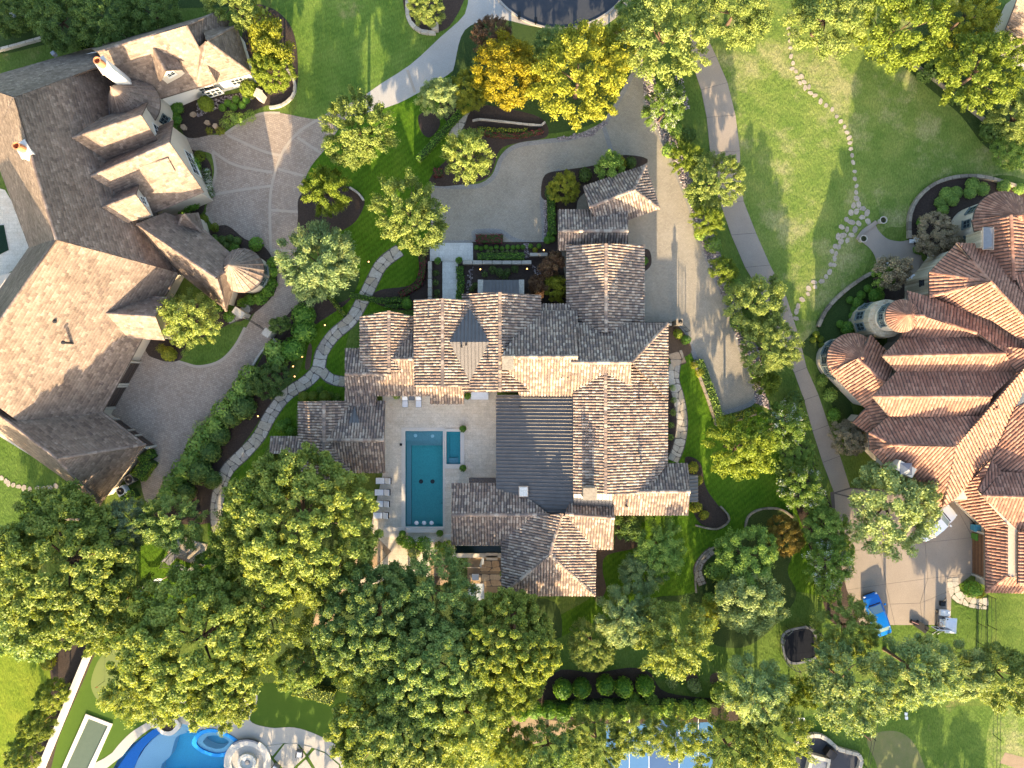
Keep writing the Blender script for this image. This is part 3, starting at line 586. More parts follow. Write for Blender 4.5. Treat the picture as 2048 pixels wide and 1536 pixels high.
stone_wall('stone_wall', 'short pale stone wall beside the bronze shrub near the garage wing', [(1059, 511), (1095, 511)], 8, .7, 'pale_stone', .9, smooth=False)
stone_wall('stone_wall', 'narrow stone retaining wall along the east lawn beside the parking court', [(1386, 722), (1400, 760), (1415, 800), (1431, 850)], 5, .6, 'stone', .7, smooth=False)
stone_wall('stone_wall', 'stone edging below the south end of the parking court', [(1432, 852), (1470, 842), (1512, 828)], 4, .3, 'stone', .7, smooth=False)
stone_wall('stone_wall', 'dark stone edging on the east side of the small parking fork', [(1390, 1050), (1430, 1058), (1455, 1045), (1456, 1030), (1440, 1012)], 4, .25, 'stone', .6)
stone_wall('stone_wall', 'curved grey edging west of the sage tree bed', [(1392, 1185), (1390, 1150), (1400, 1122), (1420, 1098), (1438, 1092)], 4, .25, 'stone', .6)
stone_wall('stone_wall', 'grey edging curling round the orange leaved tree', [(1490, 1068), (1494, 1035), (1520, 1018), (1560, 1018), (1585, 1035)], 5, .25, 'stone', .6)
stone_wall('stone_wall', 'long low brown stone edging in the shaded lawn below the brown shingle house', [(40, 1050), (90, 1042), (150, 1038), (210, 1044)], 5, .3, 'stone', .6)
stone_wall('stone_wall', 'pale stone wall under the evergreens north of the brown shingle house', [(-10, 105), (40, 92), (90, 78)], 6, .5, 'pale_stone', .9)
stone_wall('stone_wall', 'thin stone wall in the shaded bed beside the eastern neighbour', [(1818, 126), (1860, 155), (1920, 205), (1978, 252)], 5, .5, 'stone', .9, smooth=False)
stone_wall('stone_wall', 'stone edging along the yellow tree bed above the court', [(945, 243), (960, 240), (1000, 244), (1080, 252), (1090, 245)], 4, .35, 'pale_stone', .7)
stone_wall('stone_wall', 'low stone edging at the curb of the lime tree island', [(700, 376), (718, 388), (728, 402)], 5, .35, 'pale_stone', .6)
stone_wall('stone_wall', 'low stone edging south of the iron gate on the lower paved drive', [(505, 735), (518, 712), (535, 690)], 5, .3, 'pale_stone', .6)
wl = thing('garden_wall', 'long straight white stucco wall beside the golf green', 'wall', P(140, 1420))
a, b = P(181, 1309), P(78, 1560); c = (a + b) / 2
MB().box((c - P(140, 1420)) + Vector((0, 0, .5)), ((b - a).length, .30, 1.0), math.atan2(b.y - a.y, b.x - a.x)).build('wall_body', M['white_stucco'], wl)
MB().box((c - P(140, 1420)) + Vector((0, 0, 1.04)), ((b - a).length + .1, .48, .08), math.atan2(b.y - a.y, b.x - a.x)).build('wall_cap', M['coping'], wl)
# left house west terrace and its pool
sheet('terrace', [(-60, 360), (10, 380), (40, 430), (62, 490), (45, 530), (-60, 590)], 3, M['travertine'], False)
lp = thing('plunge_pool', 'small dark green pool on the terrace at the left picture edge', 'pool')
flat('water_floor', [(-40, 455), (8, 450), (18, 500), (-40, 530)], .04, M['cover'], lp); flat('water', [(-40, 455), (8, 450), (18, 500), (-40, 530)], .07, M['water'], lp)
# freeform pool at the bottom left
sheet('pool_deck', [(190, 1560), (225, 1505), (262, 1465), (310, 1432), (305, 1400), (325, 1395), (400, 1400), (500, 1385), (515, 1400), (500, 1440), (540, 1455), (590, 1455), (640, 1472), (680, 1500), (690, 1560)], 8, M['apron'], True, [FPs])
M['pool_deep'] = mat_noise('blue_pool_plaster', [(.08, .58, .80), (.11, .64, .84)], 1, 14, .2, .5, 0)
M['pool_shelf'] = mat_noise('pale_pool_shelf', [(.55, .72, .80), (.62, .77, .84)], 1, 14, .2, .5, 0)
M['blue_tile'] = mat_noise('cobalt_tile', [(.015, .24, .66), (.02, .30, .74)], 3, 30, .4, .4, 0)
M['water2'] = mat_water('bright_water', (.85, .97, .99), 3, .1)
fp = thing('swimming_pool', 'freeform bright blue swimming pool at the bottom left corner', 'pool')
basin(fp, FPs, 1.4, M['pool_deep'])
def pl(name, pts, z0, z1, mat): MB().prism([P(*p).xy for p in spline(pts, 4)], z0, z1).build(name, M[mat], fp)
shelf = [(262, 1552), (280, 1510), (302, 1482), (330, 1462), (342, 1456), (372, 1466), (352, 1475), (344, 1495), (338, 1515), (322, 1530), (312, 1552)]
pl('shelf', shelf, -1.38, -.28, 'pool_shelf')
pl('shelf', [(352, 1447), (372, 1449), (392, 1457), (400, 1463), (372, 1464), (352, 1455)], -1.38, -.24, 'pool_shelf')
pl('bench', [(228, 1552), (250, 1514), (276, 1484), (303, 1462), (325, 1451), (336, 1456), (305, 1478), (280, 1506), (258, 1552)], -1.38, -.12, 'blue_tile')
flat('water', FPs, -.04, M['water2'], fp)
fs_ = thing('spa', 'lens shaped spa with a cobalt blue rim in the freeform pool', 'spa')
lens = [(384, 1484), (395, 1466), (412, 1458), (432, 1458), (455, 1466), (478, 1482), (470, 1498), (455, 1510), (432, 1513), (408, 1506), (392, 1496)]
li = [((x - 431) * .80 + 431, (y - 1485) * .76 + 1485) for x, y in lens]; l2 = [((x - 431) * .55 + 431, (y - 1485) * .48 + 1485) for x, y in lens]
L1, L2_, L3 = (spline(q, 4) for q in (lens, li, l2))
hole_prism('rim', L1, L2_, -1.2, .12, M['blue_tile'], fs_)
hole_prism('bench', [((x - 431) * .999 + 431, (y - 1485) * .999 + 1485) for x, y in L2_], L3, -1.2, -.1, M['pool_shelf'], fs_)
flat('water', [((x - 431) * .998 + 431, (y - 1485) * .998 + 1485) for x, y in L2_], .05, M['water2'], fs_)
pt = thing('planter', 'teardrop shaped white stone planter jutting into the freeform pool', 'planter')
tear = [(306, 1400), (318, 1398), (322, 1420), (340, 1432), (358, 1438), (362, 1452), (350, 1466), (335, 1468), (320, 1460), (311, 1440)]
tc = [((x - 333) * .72 + 333, (y - 1440) * .72 + 1440) for x, y in tear]
hole_prism('planter_rim', spline(tear, 4), spline(tc, 4), -1.3, .35, M['coping'], pt); MB().prism([P(*p).xy for p in spline(tc, 4)], 0, .25).build('planter_soil', M['mulch'], pt)
fpit = thing('fire_pit', 'round pale stone fire pit with concentric rings beside the freeform pool', 'fire pit', P(496, 1523))
fpit.location.z = 0
MB().lathe((0, 0, 0), [(2.55, 0), (2.55, .18), (1.75, .18), (1.75, .06)], 40).build('seat_ring', M['coping'], fpit)
MB().lathe((0, 0, 0), [(1.75, .06), (1.0, .05), (.95, .05)], 40).build('pit_floor', M['apron'], fpit)
MB().lathe((0, 0, 0), [(1.0, .04), (1.0, .42), (.72, .42), (.66, .2), (0, .18)], 32).build('fire_bowl', M['lime_stone'], fpit)
MB().lathe((0, 0, .2), [(.3, 0), (.2, .1), (0, .12)], 10).build('log_set', M['grey_fabric'], fpit)
lst = thing('stone_bench', 'dark curved bench back north of the round fire pit', 'bench', P(498, 1478))
MB().prism([P(*p).xy - P(498, 1478).xy for p in offset_strip(ring(496, 1523, 47, 235, 300, 10), -1.6, 1.6)], .18, .55).build('bench_back', M['lead'], lst)
# stone grid deck with turf joints
gd = tag(link('paved_deck', None), kind='structure')
sheet('deck_turf', [(527, 1492), (570, 1486), (610, 1490), (650, 1504), (680, 1528), (690, 1560), (570, 1560)], 10, M['turf'], False)
for q in ([(530, 1492), (566, 1487), (545, 1512)], [(570, 1487), (594, 1487), (612, 1512), (592, 1530), (577, 1548), (548, 1516)], [(598, 1488), (624, 1494), (614, 1508)], [(630, 1498), (652, 1507), (678, 1530), (680, 1560), (645, 1560), (617, 1512)], [(596, 1533), (612, 1518), (640, 1560), (585, 1560)]):
    MB().prism([P(*p).xy for p in q], .02, .06).build('slab', M['apron'], gd)
bc = thing('bocce_court', 'long dark green bocce court in a white stone frame', 'bocce court')
flat('court_surface', [(176, 1432), (222, 1449), (160, 1580), (112, 1580)], .036, mat_noise('bocce_turf', [(.07, .10, .075), (.09, .12, .09)], 2, 50, .3, .95, .1), bc)
hole_prism('court_frame', [(173, 1427), (226, 1447), (166, 1582), (104, 1582)], [(178, 1436), (217, 1451), (157, 1577), (114, 1577)], 0, .14, M['coping'], bc)
# tennis court
tcs = thing('sport_court', 'blue tennis court half hidden under the bottom trees', 'court')
M['court_blue'] = mat_noise('court_blue', [(.035, .12, .27), (.05, .155, .33)], .5, 30, .2, .6, 0); M['court_dark'] = mat_noise('court_dark_blue', [(.025, .075, .19), (.035, .09, .22)], .5, 30, .2, .6, 0)
flat('court_surface', [(1212, 1440), (1425, 1440), (1425, 1620), (1212, 1620)], .02, M['court_blue'], tcs)
flat('court_key', [(1298, 1440), (1358, 1440), (1358, 1620), (1298, 1620)], .026, M['court_dark'], tcs)
for q in ((1297.4, 1438, 1298.4, 1620), (1357.4, 1438, 1358.4, 1620), (1258, 1438, 1259, 1620), (1396, 1438, 1397, 1620), (1328, 1510, 1358, 1512)): flat('court_line', [(q[0], q[1]), (q[2], q[1]), (q[2], q[3]), (q[0], q[3])], .032, M['white'], tcs)
# sunken lounge south of the house
sheet('terrace', [(935, 1095), (1008, 1095), (1008, 1185), (935, 1185)], 9, M['dirt'], False)
cell_path('terrace_paving', [(938, 1160), (1004, 1160)], 12, 'flag_tan', 17, base='joint', lv=10); cell_path('terrace_paving', [(960, 1132), (1004, 1132)], 11, 'flag_tan', 16, base='joint', lv=10)
rp = thing('reflecting_pond', 'narrow dark reflecting pond under the tiled south wing', 'pond')
flat('pond_floor', [(910, 1090), (1004, 1090), (1004, 1107), (910, 1107)], .05, mat_noise('dark_pond', [(.012, .016, .008), (.02, .026, .012)], 1, 20, .3, .4, 0), rp)
flat('water', [(910, 1090), (1004, 1090), (1004, 1107), (910, 1107)], .08, M['water'], rp)
hole_prism('pond_rim', [(903, 1084), (1006, 1084), (1006, 1114), (903, 1114)], [(910, 1090), (1003, 1090), (1003, 1106), (910, 1106)], 0, .3, M['coping'], rp)
# bottom right terrace
bt = thing('barbecue_terrace', 'curved stone seat wall terrace with a hot tub at the bottom edge', 'terrace')
sheet('terrace', [(1590, 1490), (1612, 1472), (1640, 1468), (1668, 1485), (1680, 1496), (1720, 1512), (1705, 1560), (1610, 1560)], 6, M['asphalt'], n=4)
stone_wall('seat_wall', 'curved pale stone seat wall round the dark terrace at the bottom edge', [(1588, 1488), (1605, 1473), (1632, 1467), (1655, 1478), (1672, 1494), (1700, 1502), (1720, 1511), (1712, 1545)], 9, .5, 'pale_stone', .8)
hole_prism('tub_frame', [(1617, 1502), (1656, 1512), (1645, 1575), (1600, 1575)], [(1622, 1510), (1650, 1518), (1640, 1570), (1608, 1570)], 0, .75, M['pale_stone'], bt)
flat('tub_cover', [(1621, 1509), (1651, 1517), (1641, 1571), (1607, 1571)], .6, M['lead'], bt)
MB().box(P(1660, 1505, .5), (1.0, .8, 1.0), -.6).build('grill', M['iron'], bt)
# entry stair of the terracotta house
es = tag(link('entry_walk', None), kind='structure')
MB().prism([P(*p).xy for p in spline([(1716, 478), (1728, 462), (1748, 449), (1757, 462), (1775, 478), (1800, 483), (1822, 482), (1838, 510), (1850, 535), (1830, 552), (1800, 556), (1765, 548), (1752, 545), (1752, 520), (1742, 500), (1725, 485)], 4)], .0, .05).build('walk_slab', M['aggregate'], es)
for i, rr in enumerate((30, 23, 16)):
    MB().prism([P(*p).xy for p in ring(1826, 538, rr, 60, 300, 24)], .05, .05 + .14 * (i + 1)).build('step', M['aggregate'], es)
MB().prism([P(*p).xy for p in offset_strip(spline([(1714, 480), (1726, 463), (1746, 449), (1752, 444)], 4, False), -4, 4)], .05, .19).build('step', M['aggregate'], es)
# ---------------------------------------------------------------- roofs and houses
def plane_fit(pts):
    c = sum(pts, Vector()) / len(pts); n = Vector()
    for i in range(len(pts)):
        a, b = pts[i], pts[(i + 1) % len(pts)]
        n += Vector(((a.y - b.y) * (a.z + b.z), (a.z - b.z) * (a.x + b.x), (a.x - b.x) * (a.y + b.y)))
    n.normalize()
    return c, (n if n.z > 0 else -n)
def roof_tiles(polys, kind, seed=0):
    """tiles of every polygon, cut to its outline; returns (verts, quads/polys as bmesh-made mesh)"""
    bmA = bmesh.new(); lay = bmA.faces.layers.float.new('rnd')
    for pi_, pts in enumerate(polys):
        r = np.random.default_rng(seed * 97 + pi_)
        c, n = plane_fit(pts)
        down = (Vector((0, 0, -1)) - n * (-n.z)); down.normalize(); u = down.cross(n); u.normalize()
        loc = [((p - c).dot(u), (p - c).dot(down)) for p in pts]
        if sum(loc[i][0] * loc[(i + 1) % len(loc)][1] - loc[(i + 1) % len(loc)][0] * loc[i][1] for i in range(len(loc))) < 0: loc = loc[::-1]
        L = np.array(loc); u0, v0 = L.min(0) - .3; u1, v1 = L.max(0) + .3
        if kind in ('clay', 'red'): pit, cou = (.29, .36) if kind == 'clay' else (.34, .42)
        elif kind == 'slate': pit, cou = .34, .27
        else: pit, cou = .36, 99
        cr_ = [(L[(k + 1) % len(L)] - L[k])[0] * (L[(k + 2) % len(L)] - L[(k + 1) % len(L)])[1] - (L[(k + 1) % len(L)] - L[k])[1] * (L[(k + 2) % len(L)] - L[(k + 1) % len(L)])[0] for k in range(len(L))]
        conv = min(cr_) > -.05
        TR = tessellate_polygon([[Vector((q[0], q[1], 0)) for q in L]]) if not conv else []
        I = np.arange(math.floor(u0 / pit), math.ceil(u1 / pit)); J = np.arange(math.floor(v0 / cou), math.ceil(v1 / cou))
        if kind == 'seam': J = np.array([0])
        gi, gj = np.meshgrid(I, J); gi = gi.ravel(); gj = gj.ravel()
        cu = (gi + .5) * pit; cv = (gj + .5) * cou
        if kind == 'slate': cu = cu + (gj % 2) * pit / 2
        if kind != 'seam' and conv:
            ok = np.ones(len(cu), bool)
            for k in range(len(L)):
                a, b = L[k], L[(k + 1) % len(L)]; e = b - a; ln = np.hypot(*e)
                if ln < 1e-4: continue
                ok &= ((cu - a[0]) * (-e[1]) + (cv - a[1]) * e[0]) / ln > -.45
            cu, cv, gi, gj = cu[ok], cv[ok], gi[ok], gj[ok]
        m = len(cu)
        if m == 0: continue
        if kind in ('clay', 'red'):
            wd = pit * .40; ang = np.linspace(0, math.pi, 5)
            hh = .10 if kind == 'clay' else .09
            jit = r.normal(0, .012, (m, 2)); col = r.random(m)
            if kind == 'red': col = (col * .6 + .4 * r.random(len(I) + 1)[gi - I[0]]) % 1
            V = []
            for row, (dv, sc, lift) in enumerate(((-.5, .86, 0.0), (.54, 1.08, .035))):
                x = cu[:, None] + np.cos(ang)[None] * wd * sc + jit[:, :1]; y = np.repeat(cv[:, None] + dv * cou + jit[:, 1:], 5, 1); z = np.sin(ang)[None] * hh * sc + lift + 0 * x
                V.append(np.stack([x, y, z], -1))
            V = np.concatenate(V, 1)  # m,10,3
            F = [(k, k + 5, k + 6, k + 1) for k in range(4)] + [(5, 6, 7, 8, 9)[:4]]
            F = [(k, k + 5, k + 6, k + 1) for k in range(4)]
            nv = 10
        elif kind == 'slate':
            jit = r.normal(0, .008, m); col = r.random(m)
            blk = {}
            big = r.random((len(J) // 2 + 3, len(I) // 2 + 3)); col = .45 * col + .55 * big[(gj - J[0]) // 2, (gi - I[0] + (gj % 2)) // 2]
            col = np.clip((col - .5) * 1.25 + .5, 0, 1)
            x0, x1 = cu - pit * .485, cu + pit * .485; y0, y1 = cv - cou * .55, cv + cou * .5 + jit
            z1 = .018 + r.random(m) * .008
            V = np.stack([np.stack([x0, y0, 0 * x0], -1), np.stack([x1, y0, 0 * x0], -1), np.stack([x1, y1, z1], -1), np.stack([x0, y1, z1], -1), np.stack([x1, y1, 0 * z1 - .01], -1), np.stack([x0, y1, 0 * z1 - .01], -1)], 1)
            F = [(0, 3, 2, 1), (3, 5, 4, 2)]; nv = 6
        else:  # standing seams
            col = r.random(m); wd = .03; hh = .07
            prof = [(-wd, 0), (-wd, hh), (wd, hh), (wd, 0)]
            V = np.concatenate([np.stack([np.stack([cu + px_, 0 * cu + vv, 0 * cu + pz_], -1) for px_, pz_ in prof], 1) for vv in (v0, v1)], 1)
            F = [(k, k + 4, k + 5, k + 1) for k in range(3)]; nv = 8
        W3 = np.array(c)[None, None] + V[..., :1] * np.array(u) + V[..., 1:2] * np.array(down) + (V[..., 2:] + .02) * np.array(n)
        faces = (np.array(F)[None] + (np.arange(m) * nv)[:, None, None]).reshape(-1, 4)
        me = mesh_np('t', W3.reshape(-1, 3), faces, rnd=np.repeat(col, len(F)))
        b2 = bmesh.new(); b2.from_mesh(me); bpy.data.meshes.remove(me)
        CL = [L]
        if not conv: CL = [L[list(t)] for t in TR]
        src = b2; parts_ = []
        for L2 in CL:
          b2 = src.copy() if len(CL) > 1 else src
          if (L2[1] - L2[0])[0] * (L2[2] - L2[0])[1] - (L2[1] - L2[0])[1] * (L2[2] - L2[0])[0] < 0 and len(L2) == 3: L2 = L2[::-1]
          for k in range(len(L2)):
            a, b = L2[k], L2[(k + 1) % len(L2)]; e = b - a
            if np.hypot(*e) < 1e-4: continue
            pa = c + u * a[0] + down * a[1]; dn = (u * e[1] - down * e[0]).normalized()
            bmesh.ops.bisect_plane(b2, geom=list(b2.verts) + list(b2.edges) + list(b2.faces), plane_co=pa, plane_no=dn, clear_outer=True, dist=1e-4)
          t2 = bpy.data.meshes.new('t'); b2.to_mesh(t2); b2.free(); bmA.from_mesh(t2); bpy.data.meshes.remove(t2)
        if len(CL) > 1: src.free()
    return bmA
RANGE_MAT = {'clay': 'clay_mix', 'red': 'clay_red', 'slate': 'slate', 'seam': 'metal'}
def roof(house, planes, kind, name='roof', caps=True, mat=None, seedless=0, thick=.22):
    """planes: list of [(px,py,z),...]; one base sheet with thickness, its tiles and its ridge caps"""
    polys = []
    for pl_ in planes:   # every slope is flattened onto its best plane
        q = [P(*v) for v in pl_]; c, n = plane_fit(q); o_ = Vector((0, 0, H))
        polys.append([o_ + (v - o_) * ((c - o_).dot(n) / (v - o_).dot(n)) for v in q])
    mat = mat or RANGE_MAT[kind]
    v = []; f = []
    for pl_ in polys:
        c, n = plane_fit(pl_); q = pl_
        nr = Vector()
        for i in range(len(q)): nr += q[i].cross(q[(i + 1) % len(q)])
        if nr.z < 0: q = q[::-1]
        b = len(v); v += [tuple(x) for x in q]; f.append(list(range(b, b + len(q))))
        b = len(v); v += [tuple(x - Vector((0, 0, thick))) for x in q]; f.append(list(range(b, b + len(q)))[::-1])
        k = len(q)
        for i in range(k): f.append([b + i, b + (i + 1) % k, b - k + (i + 1) % k, b - k + i])
    me = bpy.data.meshes.new(name); me.from_pydata(v, [], f); me.materials.append(M['under'] if kind != 'seam' else M[mat]); me.update()
    ro = link(name, me, house)
    bm = roof_tiles(polys, kind, len(house.name) + len(bpy.data.objects))
    tm = bpy.data.meshes.new('roof_tiles'); bm.to_mesh(tm); bm.free(); tm.materials.append(M[mat])
    t = link('roof_seams' if kind == 'seam' else 'roof_tiles', tm, ro); t['kind'] = 'stuff'
    if caps:
        edges = {}
        for i, pl_ in enumerate(planes):
            for j in range(len(pl_)):
                a, b = pl_[j], pl_[(j + 1) % len(pl_)]
                edges.setdefault(frozenset(((round(a[0]), round(a[1])), (round(b[0]), round(b[1])))), []).append((i, polys[i][j], polys[i][(j + 1) % len(pl_)]))
        mb = MB()
        for e in edges.values():
            if len(e) != 2: continue
            (i, a, b), (j, _, _) = e
            ci, ni = plane_fit(polys[i]); cj, nj = plane_fit(polys[j])
            if (cj - a).dot(ni) > -.05: continue
            L = (b - a).length; d = (b - a).normalized(); up = (ni + nj).normalized(); sd = d.cross(up).normalized(); k = max(1, round(L / .42))
            rr = {'clay': .17, 'red': .17, 'slate': .15}.get(kind, .07)
            for s in range(k):
                p0 = a + d * (L * s / k); p1 = a + d * (L * (s + 1.06) / k); vs = []
                for pp, sc in ((p0, .9), (p1, 1.1)):
                    for t_ in np.linspace(0, math.pi, 5): vs.append(pp + sd * math.cos(t_) * rr * sc + up * (math.sin(t_) * rr * .75 * sc + .03))
                mb.add(vs, [(q, q + 1, q + 6, q + 5) for q in range(4)])
        if mb.v:
            o = mb.build('ridge_tiles' if kind != 'seam' else 'ridge_cap', M[mat], ro); o['kind'] = 'stuff'
    return ro
def walls(house, foot, z1, mat='stucco', inset=.4, name='wall', z0=0):
    """foot: pixel outline of the eaves at height z1"""
    p = [P(x, y, z1).xy for x, y in foot]; n = len(p)
    A = sum(p[i].x * p[(i + 1) % n].y - p[(i + 1) % n].x * p[i].y for i in range(n))
    if A < 0: p = p[::-1]
    q = []
    for i in range(n):
        a, b, c = p[i - 1], p[i], p[(i + 1) % n]
        d1 = (b - a).normalized(); d2 = (c - b).normalized(); n1 = Vector((-d1.y, d1.x)); n2 = Vector((-d2.y, d2.x)); m_ = (n1 + n2)
        m_ = m_ / max(.5, m_.dot(n1)); q.append(b + m_ * inset)
    mb = MB(); mb.prism(q, z0, z1 - .05); return mb.build(name, M[mat], house)
def window(parent, pos, ang, w_=1.1, h_=1.4, cols=2, rows=2, fm='frame', name='window'):
    """pos: centre on the wall face, ang: outward direction (radians)"""
    o = Vector((math.cos(ang), math.sin(ang), 0)); t = Vector((-o.y, o.x, 0)); pos = Vector(pos) + o * .03
    Mx = Matrix((t, o, Vector((0, 0, 1)))).transposed()
    mb = MB()
    for s in (-1, 1):
        mb.box(pos + t * (s * w_ / 2), (.09, .10, h_ + .09), M=Mx); mb.box(pos + Vector((0, 0, s * h_ / 2)), (w_ - .09, .10, .09), M=Mx)
    for i in range(1, cols): mb.box(pos + t * (-w_ / 2 + w_ * i / cols), (.045, .08, h_ - .09), M=Mx)
    for i in range(1, rows): mb.box(pos + Vector((0, 0, -h_ / 2 + h_ * i / rows)), (w_ - .1, .07, .045), M=Mx)
    mb.box(pos + Vector((0, 0, -h_ / 2 - .08)) + o * .04, (w_ + .2, .2, .07), M=Mx)
    fr = mb.build(name, M[fm], parent)
    MB().box(pos, (w_ - .05, .03, h_ - .05), M=Mx).build('pane', M['glass'], fr)
    return fr
def facewin(house, a, b, z, eave_z, fr, w_=1.1, h_=1.4, cols=2, rows=3, inset=.4, fm='frame'):
    """window on the wall under the eave line a-b (pixels at eave_z); outward is to the right of a->b seen from above"""
    A, B = P(*a, eave_z), P(*b, eave_z); d = (B - A).normalized(); o = Vector((d.y, -d.x, 0)); p = A.lerp(B, fr) - o * inset; p.z = z
    return window(house, p, math.atan2(o.y, o.x), w_, h_, cols, rows, fm)
def chimney(house, px, py, z0, z1, w_, d_, rz, mat, pot=None, cap='coping', pn=1):
    c = P(px, py, z1); mb = MB(); mb.box((c.x, c.y, (z0 + z1) / 2), (w_, d_, z1 - z0), rz); o = mb.build('chimney', M[mat], house)
    MB().box((c.x, c.y, z1 + .06), (w_ + .16, d_ + .16, .12), rz).build('chimney_cap', M[cap], o)
    if pot:
        for i in range(pn): MB().lathe((c.x, c.y, z1 + .12), [(.34, 0), (.36, .35), (.30, .9), (.36, 1.0), (.27, 1.0), (.26, .5), (0, .5)], 14).build('chimney_pot', M[pot], o)
    return o
def cone_roof(house, c, r, ze, za, n, kind, mat, a0=0, a1=2 * math.pi, wall=None, wr=None, zb=0, oy=0):
    """c: world xy centre; tiles run from the apex to a round eave"""
    mb = MB(); m = n
    apex = Vector((c[0], c[1], za))
    tb = MB(); rows = max(3, int(math.hypot(r, za - ze) / .45))
    base = MB(); base.lathe((c[0], c[1], 0), [(r, ze - .14), (r, ze), (.02, za)], 40, a0=a0, a1=a1)
    ro = base.build('turret_roof', M['under'], house)
    for i in range(n):
        b0 = a0 + (a1 - a0) * i / n; b1 = a0 + (a1 - a0) * (i + 1) / n; bm_ = (b0 + b1) / 2
        for j in range(rows):
            f0, f1 = (j + .0) / rows, min(1.0, (j + 1.08) / rows); rr = random.random()
            if kind == 'slate':
                q = []
                for f_, up in ((f0, .02), (f1, .06)):
                    for bb in (b0, b1): q.append((c[0] + r * f_ * math.cos(bb), c[1] + r * f_ * math.sin(bb), za + (ze - za) * f_ + up))
                tb.add(q, [(0, 2, 3, 1)], rr)
            else:
                q = []
                for f_, up in ((f0, .02), (f1, .05)):
                    half = (b1 - b0) / 2 * .84 * r * f_; hgt = min(.12, half * .9)
                    for t_ in np.linspace(0, math.pi, 5):
                        s_ = math.cos(t_) * half
                        q.append((c[0] + r * f_ * math.cos(bm_) - s_ * math.sin(bm_), c[1] + r * f_ * math.sin(bm_) + s_ * math.cos(bm_), za + (ze - za) * f_ + up + math.sin(t_) * hgt))
                tb.add(q, [(k, k + 1, k + 6, k + 5)[::-1] for k in range(4)], rr)
        if kind == 'slate':   # raised hip rib between the facets
            q = [(c[0] + r * 1.01 * f_ * math.cos(b0) - s_ * math.sin(b0), c[1] + r * 1.01 * f_ * math.sin(b0) + s_ * math.cos(b0), za + (ze - za) * f_ + h_) for f_ in (.03, 1) for s_, h_ in ((-.06, .04), (-.05, .13), (.05, .13), (.06, .04))]
            tb.add(q, [(k, k + 4, k + 5, k + 1) for k in range(3)], .3 + .5 * random.random())
    t = tb.build('roof_tiles', M[mat], ro); t['kind'] = 'stuff'
    MB().lathe((c[0], c[1], za - .1), [(.22, 0), (.14, .12), (.05, .16), (.05, .36), (0, .4)], 10).build('finial', M[mat], ro)
    if wall:
        MB().lathe((c[0], c[1], 0), [(wr, zb), (wr, ze - .1), (0, ze - .1)], 40).build('turret_wall', M[wall], house)
    return ro
def vent(house, px, py, z, h=.5):
    c = P(px, py, z); MB().tube([c - Vector((0, 0, .3)), c + Vector((0, 0, h))], .09, 8).build('vent_pipe', M['black'], house)
# ======================= central house
mh = thing('stone_house', 'big central house of mixed brown barrel tiles around the pool courtyard', 'house')
T = lambda *a: list(a)
roof(mh, [[(829, 599, 6.2), (885, 597, 8), (885, 773, 8), (829, 773, 6.2)], [(885, 597, 8), (942, 600, 6.2), (942, 773, 6.2), (885, 773, 8)]], 'clay')
roof(mh, [[(1000, 585, 8.3), (938, 588, 6.2), (925, 588, 5.8), (925, 784, 5.8), (1000, 784, 8.3)], [(1000, 585, 8.3), (1081, 590, 5.6), (1081, 700, 5.6), (1060, 784, 6.3), (1000, 784, 8.3)]], 'clay')
cr = roof(mh, [[(899, 684, 7.75), (979, 684, 7.75), (940, 611, 6.3)], [(899, 684, 7.75), (979, 684, 7.75), (940, 769, 6.3)]], 'seam', 'metal_cricket', False)
roof(mh, [[(1003, 713, 9.0), (1155, 713, 9.0), (1155, 622, 5.2), (1062, 622, 5.2)], [(1003, 713, 9.0), (1155, 713, 9.0), (1155, 791, 5.9), (1040, 791, 5.9)]], 'clay')
roof(mh, [[(1080, 608, 4.6), (1156, 608, 4.6), (1156, 626, 5.1), (1080, 626, 5.1)]], 'clay', caps=False)
roof(mh, [[(1142, 725, 8.8), (1262, 725, 8.8), (1335, 647, 5.8), (1142, 647, 5.8)], [(1262, 725, 8.8), (1335, 647, 5.8), (1335, 800, 5.8)], [(1142, 725, 8.8), (1262, 725, 8.8), (1262, 785, 6.6), (1142, 785, 6.6)]], 'clay')
roof(mh, [[(1211, 727, 8.05), (1335, 727, 5.65), (1335, 925, 5.65), (1290, 988, 6.5), (1211, 988, 8.05)], [(1211, 727, 8.05), (1147, 727, 6.7), (1147, 988, 6.7), (1211, 988, 8.05)]], 'clay')
roof(mh, [[(992, 790, 4.0), (1148, 790, 5.5), (1148, 1030, 5.5), (1085, 1036, 4.9), (992, 990, 4.0)]], 'seam', 'metal_roof', False)
roof(mh, [[(1147, 986, 6.3), (1225, 986, 6.3), (1225, 1034, 5.0), (1147, 1034, 5.0)]], 'seam', 'metal_roof', False)
roof(mh, [[(1224, 983, 6.8), (1380, 983, 6.8), (1375, 927, 4.9), (1290, 927, 4.9)], [(1224, 983, 6.8), (1380, 983, 6.8), (1376, 1030, 5.2), (1228, 1030, 5.2)]], 'clay')
roof(mh, [[(1376, 950, 4.4), (1396, 950, 3.9), (1396, 1004, 3.9), (1376, 1004, 4.4)]], 'seam', 'metal_roof', False)
roof(mh, [[(903, 1030, 5.6), (1098, 1030, 5.6), (1060, 1000, 4.6), (992, 967, 3.6), (903, 967, 3.6)], [(903, 1030, 5.6), (1098, 1030, 5.6), (1040, 1090, 3.6), (903, 1090, 3.6)]], 'clay')
roof(mh, [[(1124, 1027, 6.8), (1192, 1066, 4), (1190, 1191, 4), (1099, 1110, 6.8)], [(1124, 1027, 6.8), (1099, 1110, 6.8), (1003, 1191, 4), (1003, 1040, 4)], [(1099, 1110, 6.8), (1190, 1191, 4), (1003, 1191, 4)]], 'clay')
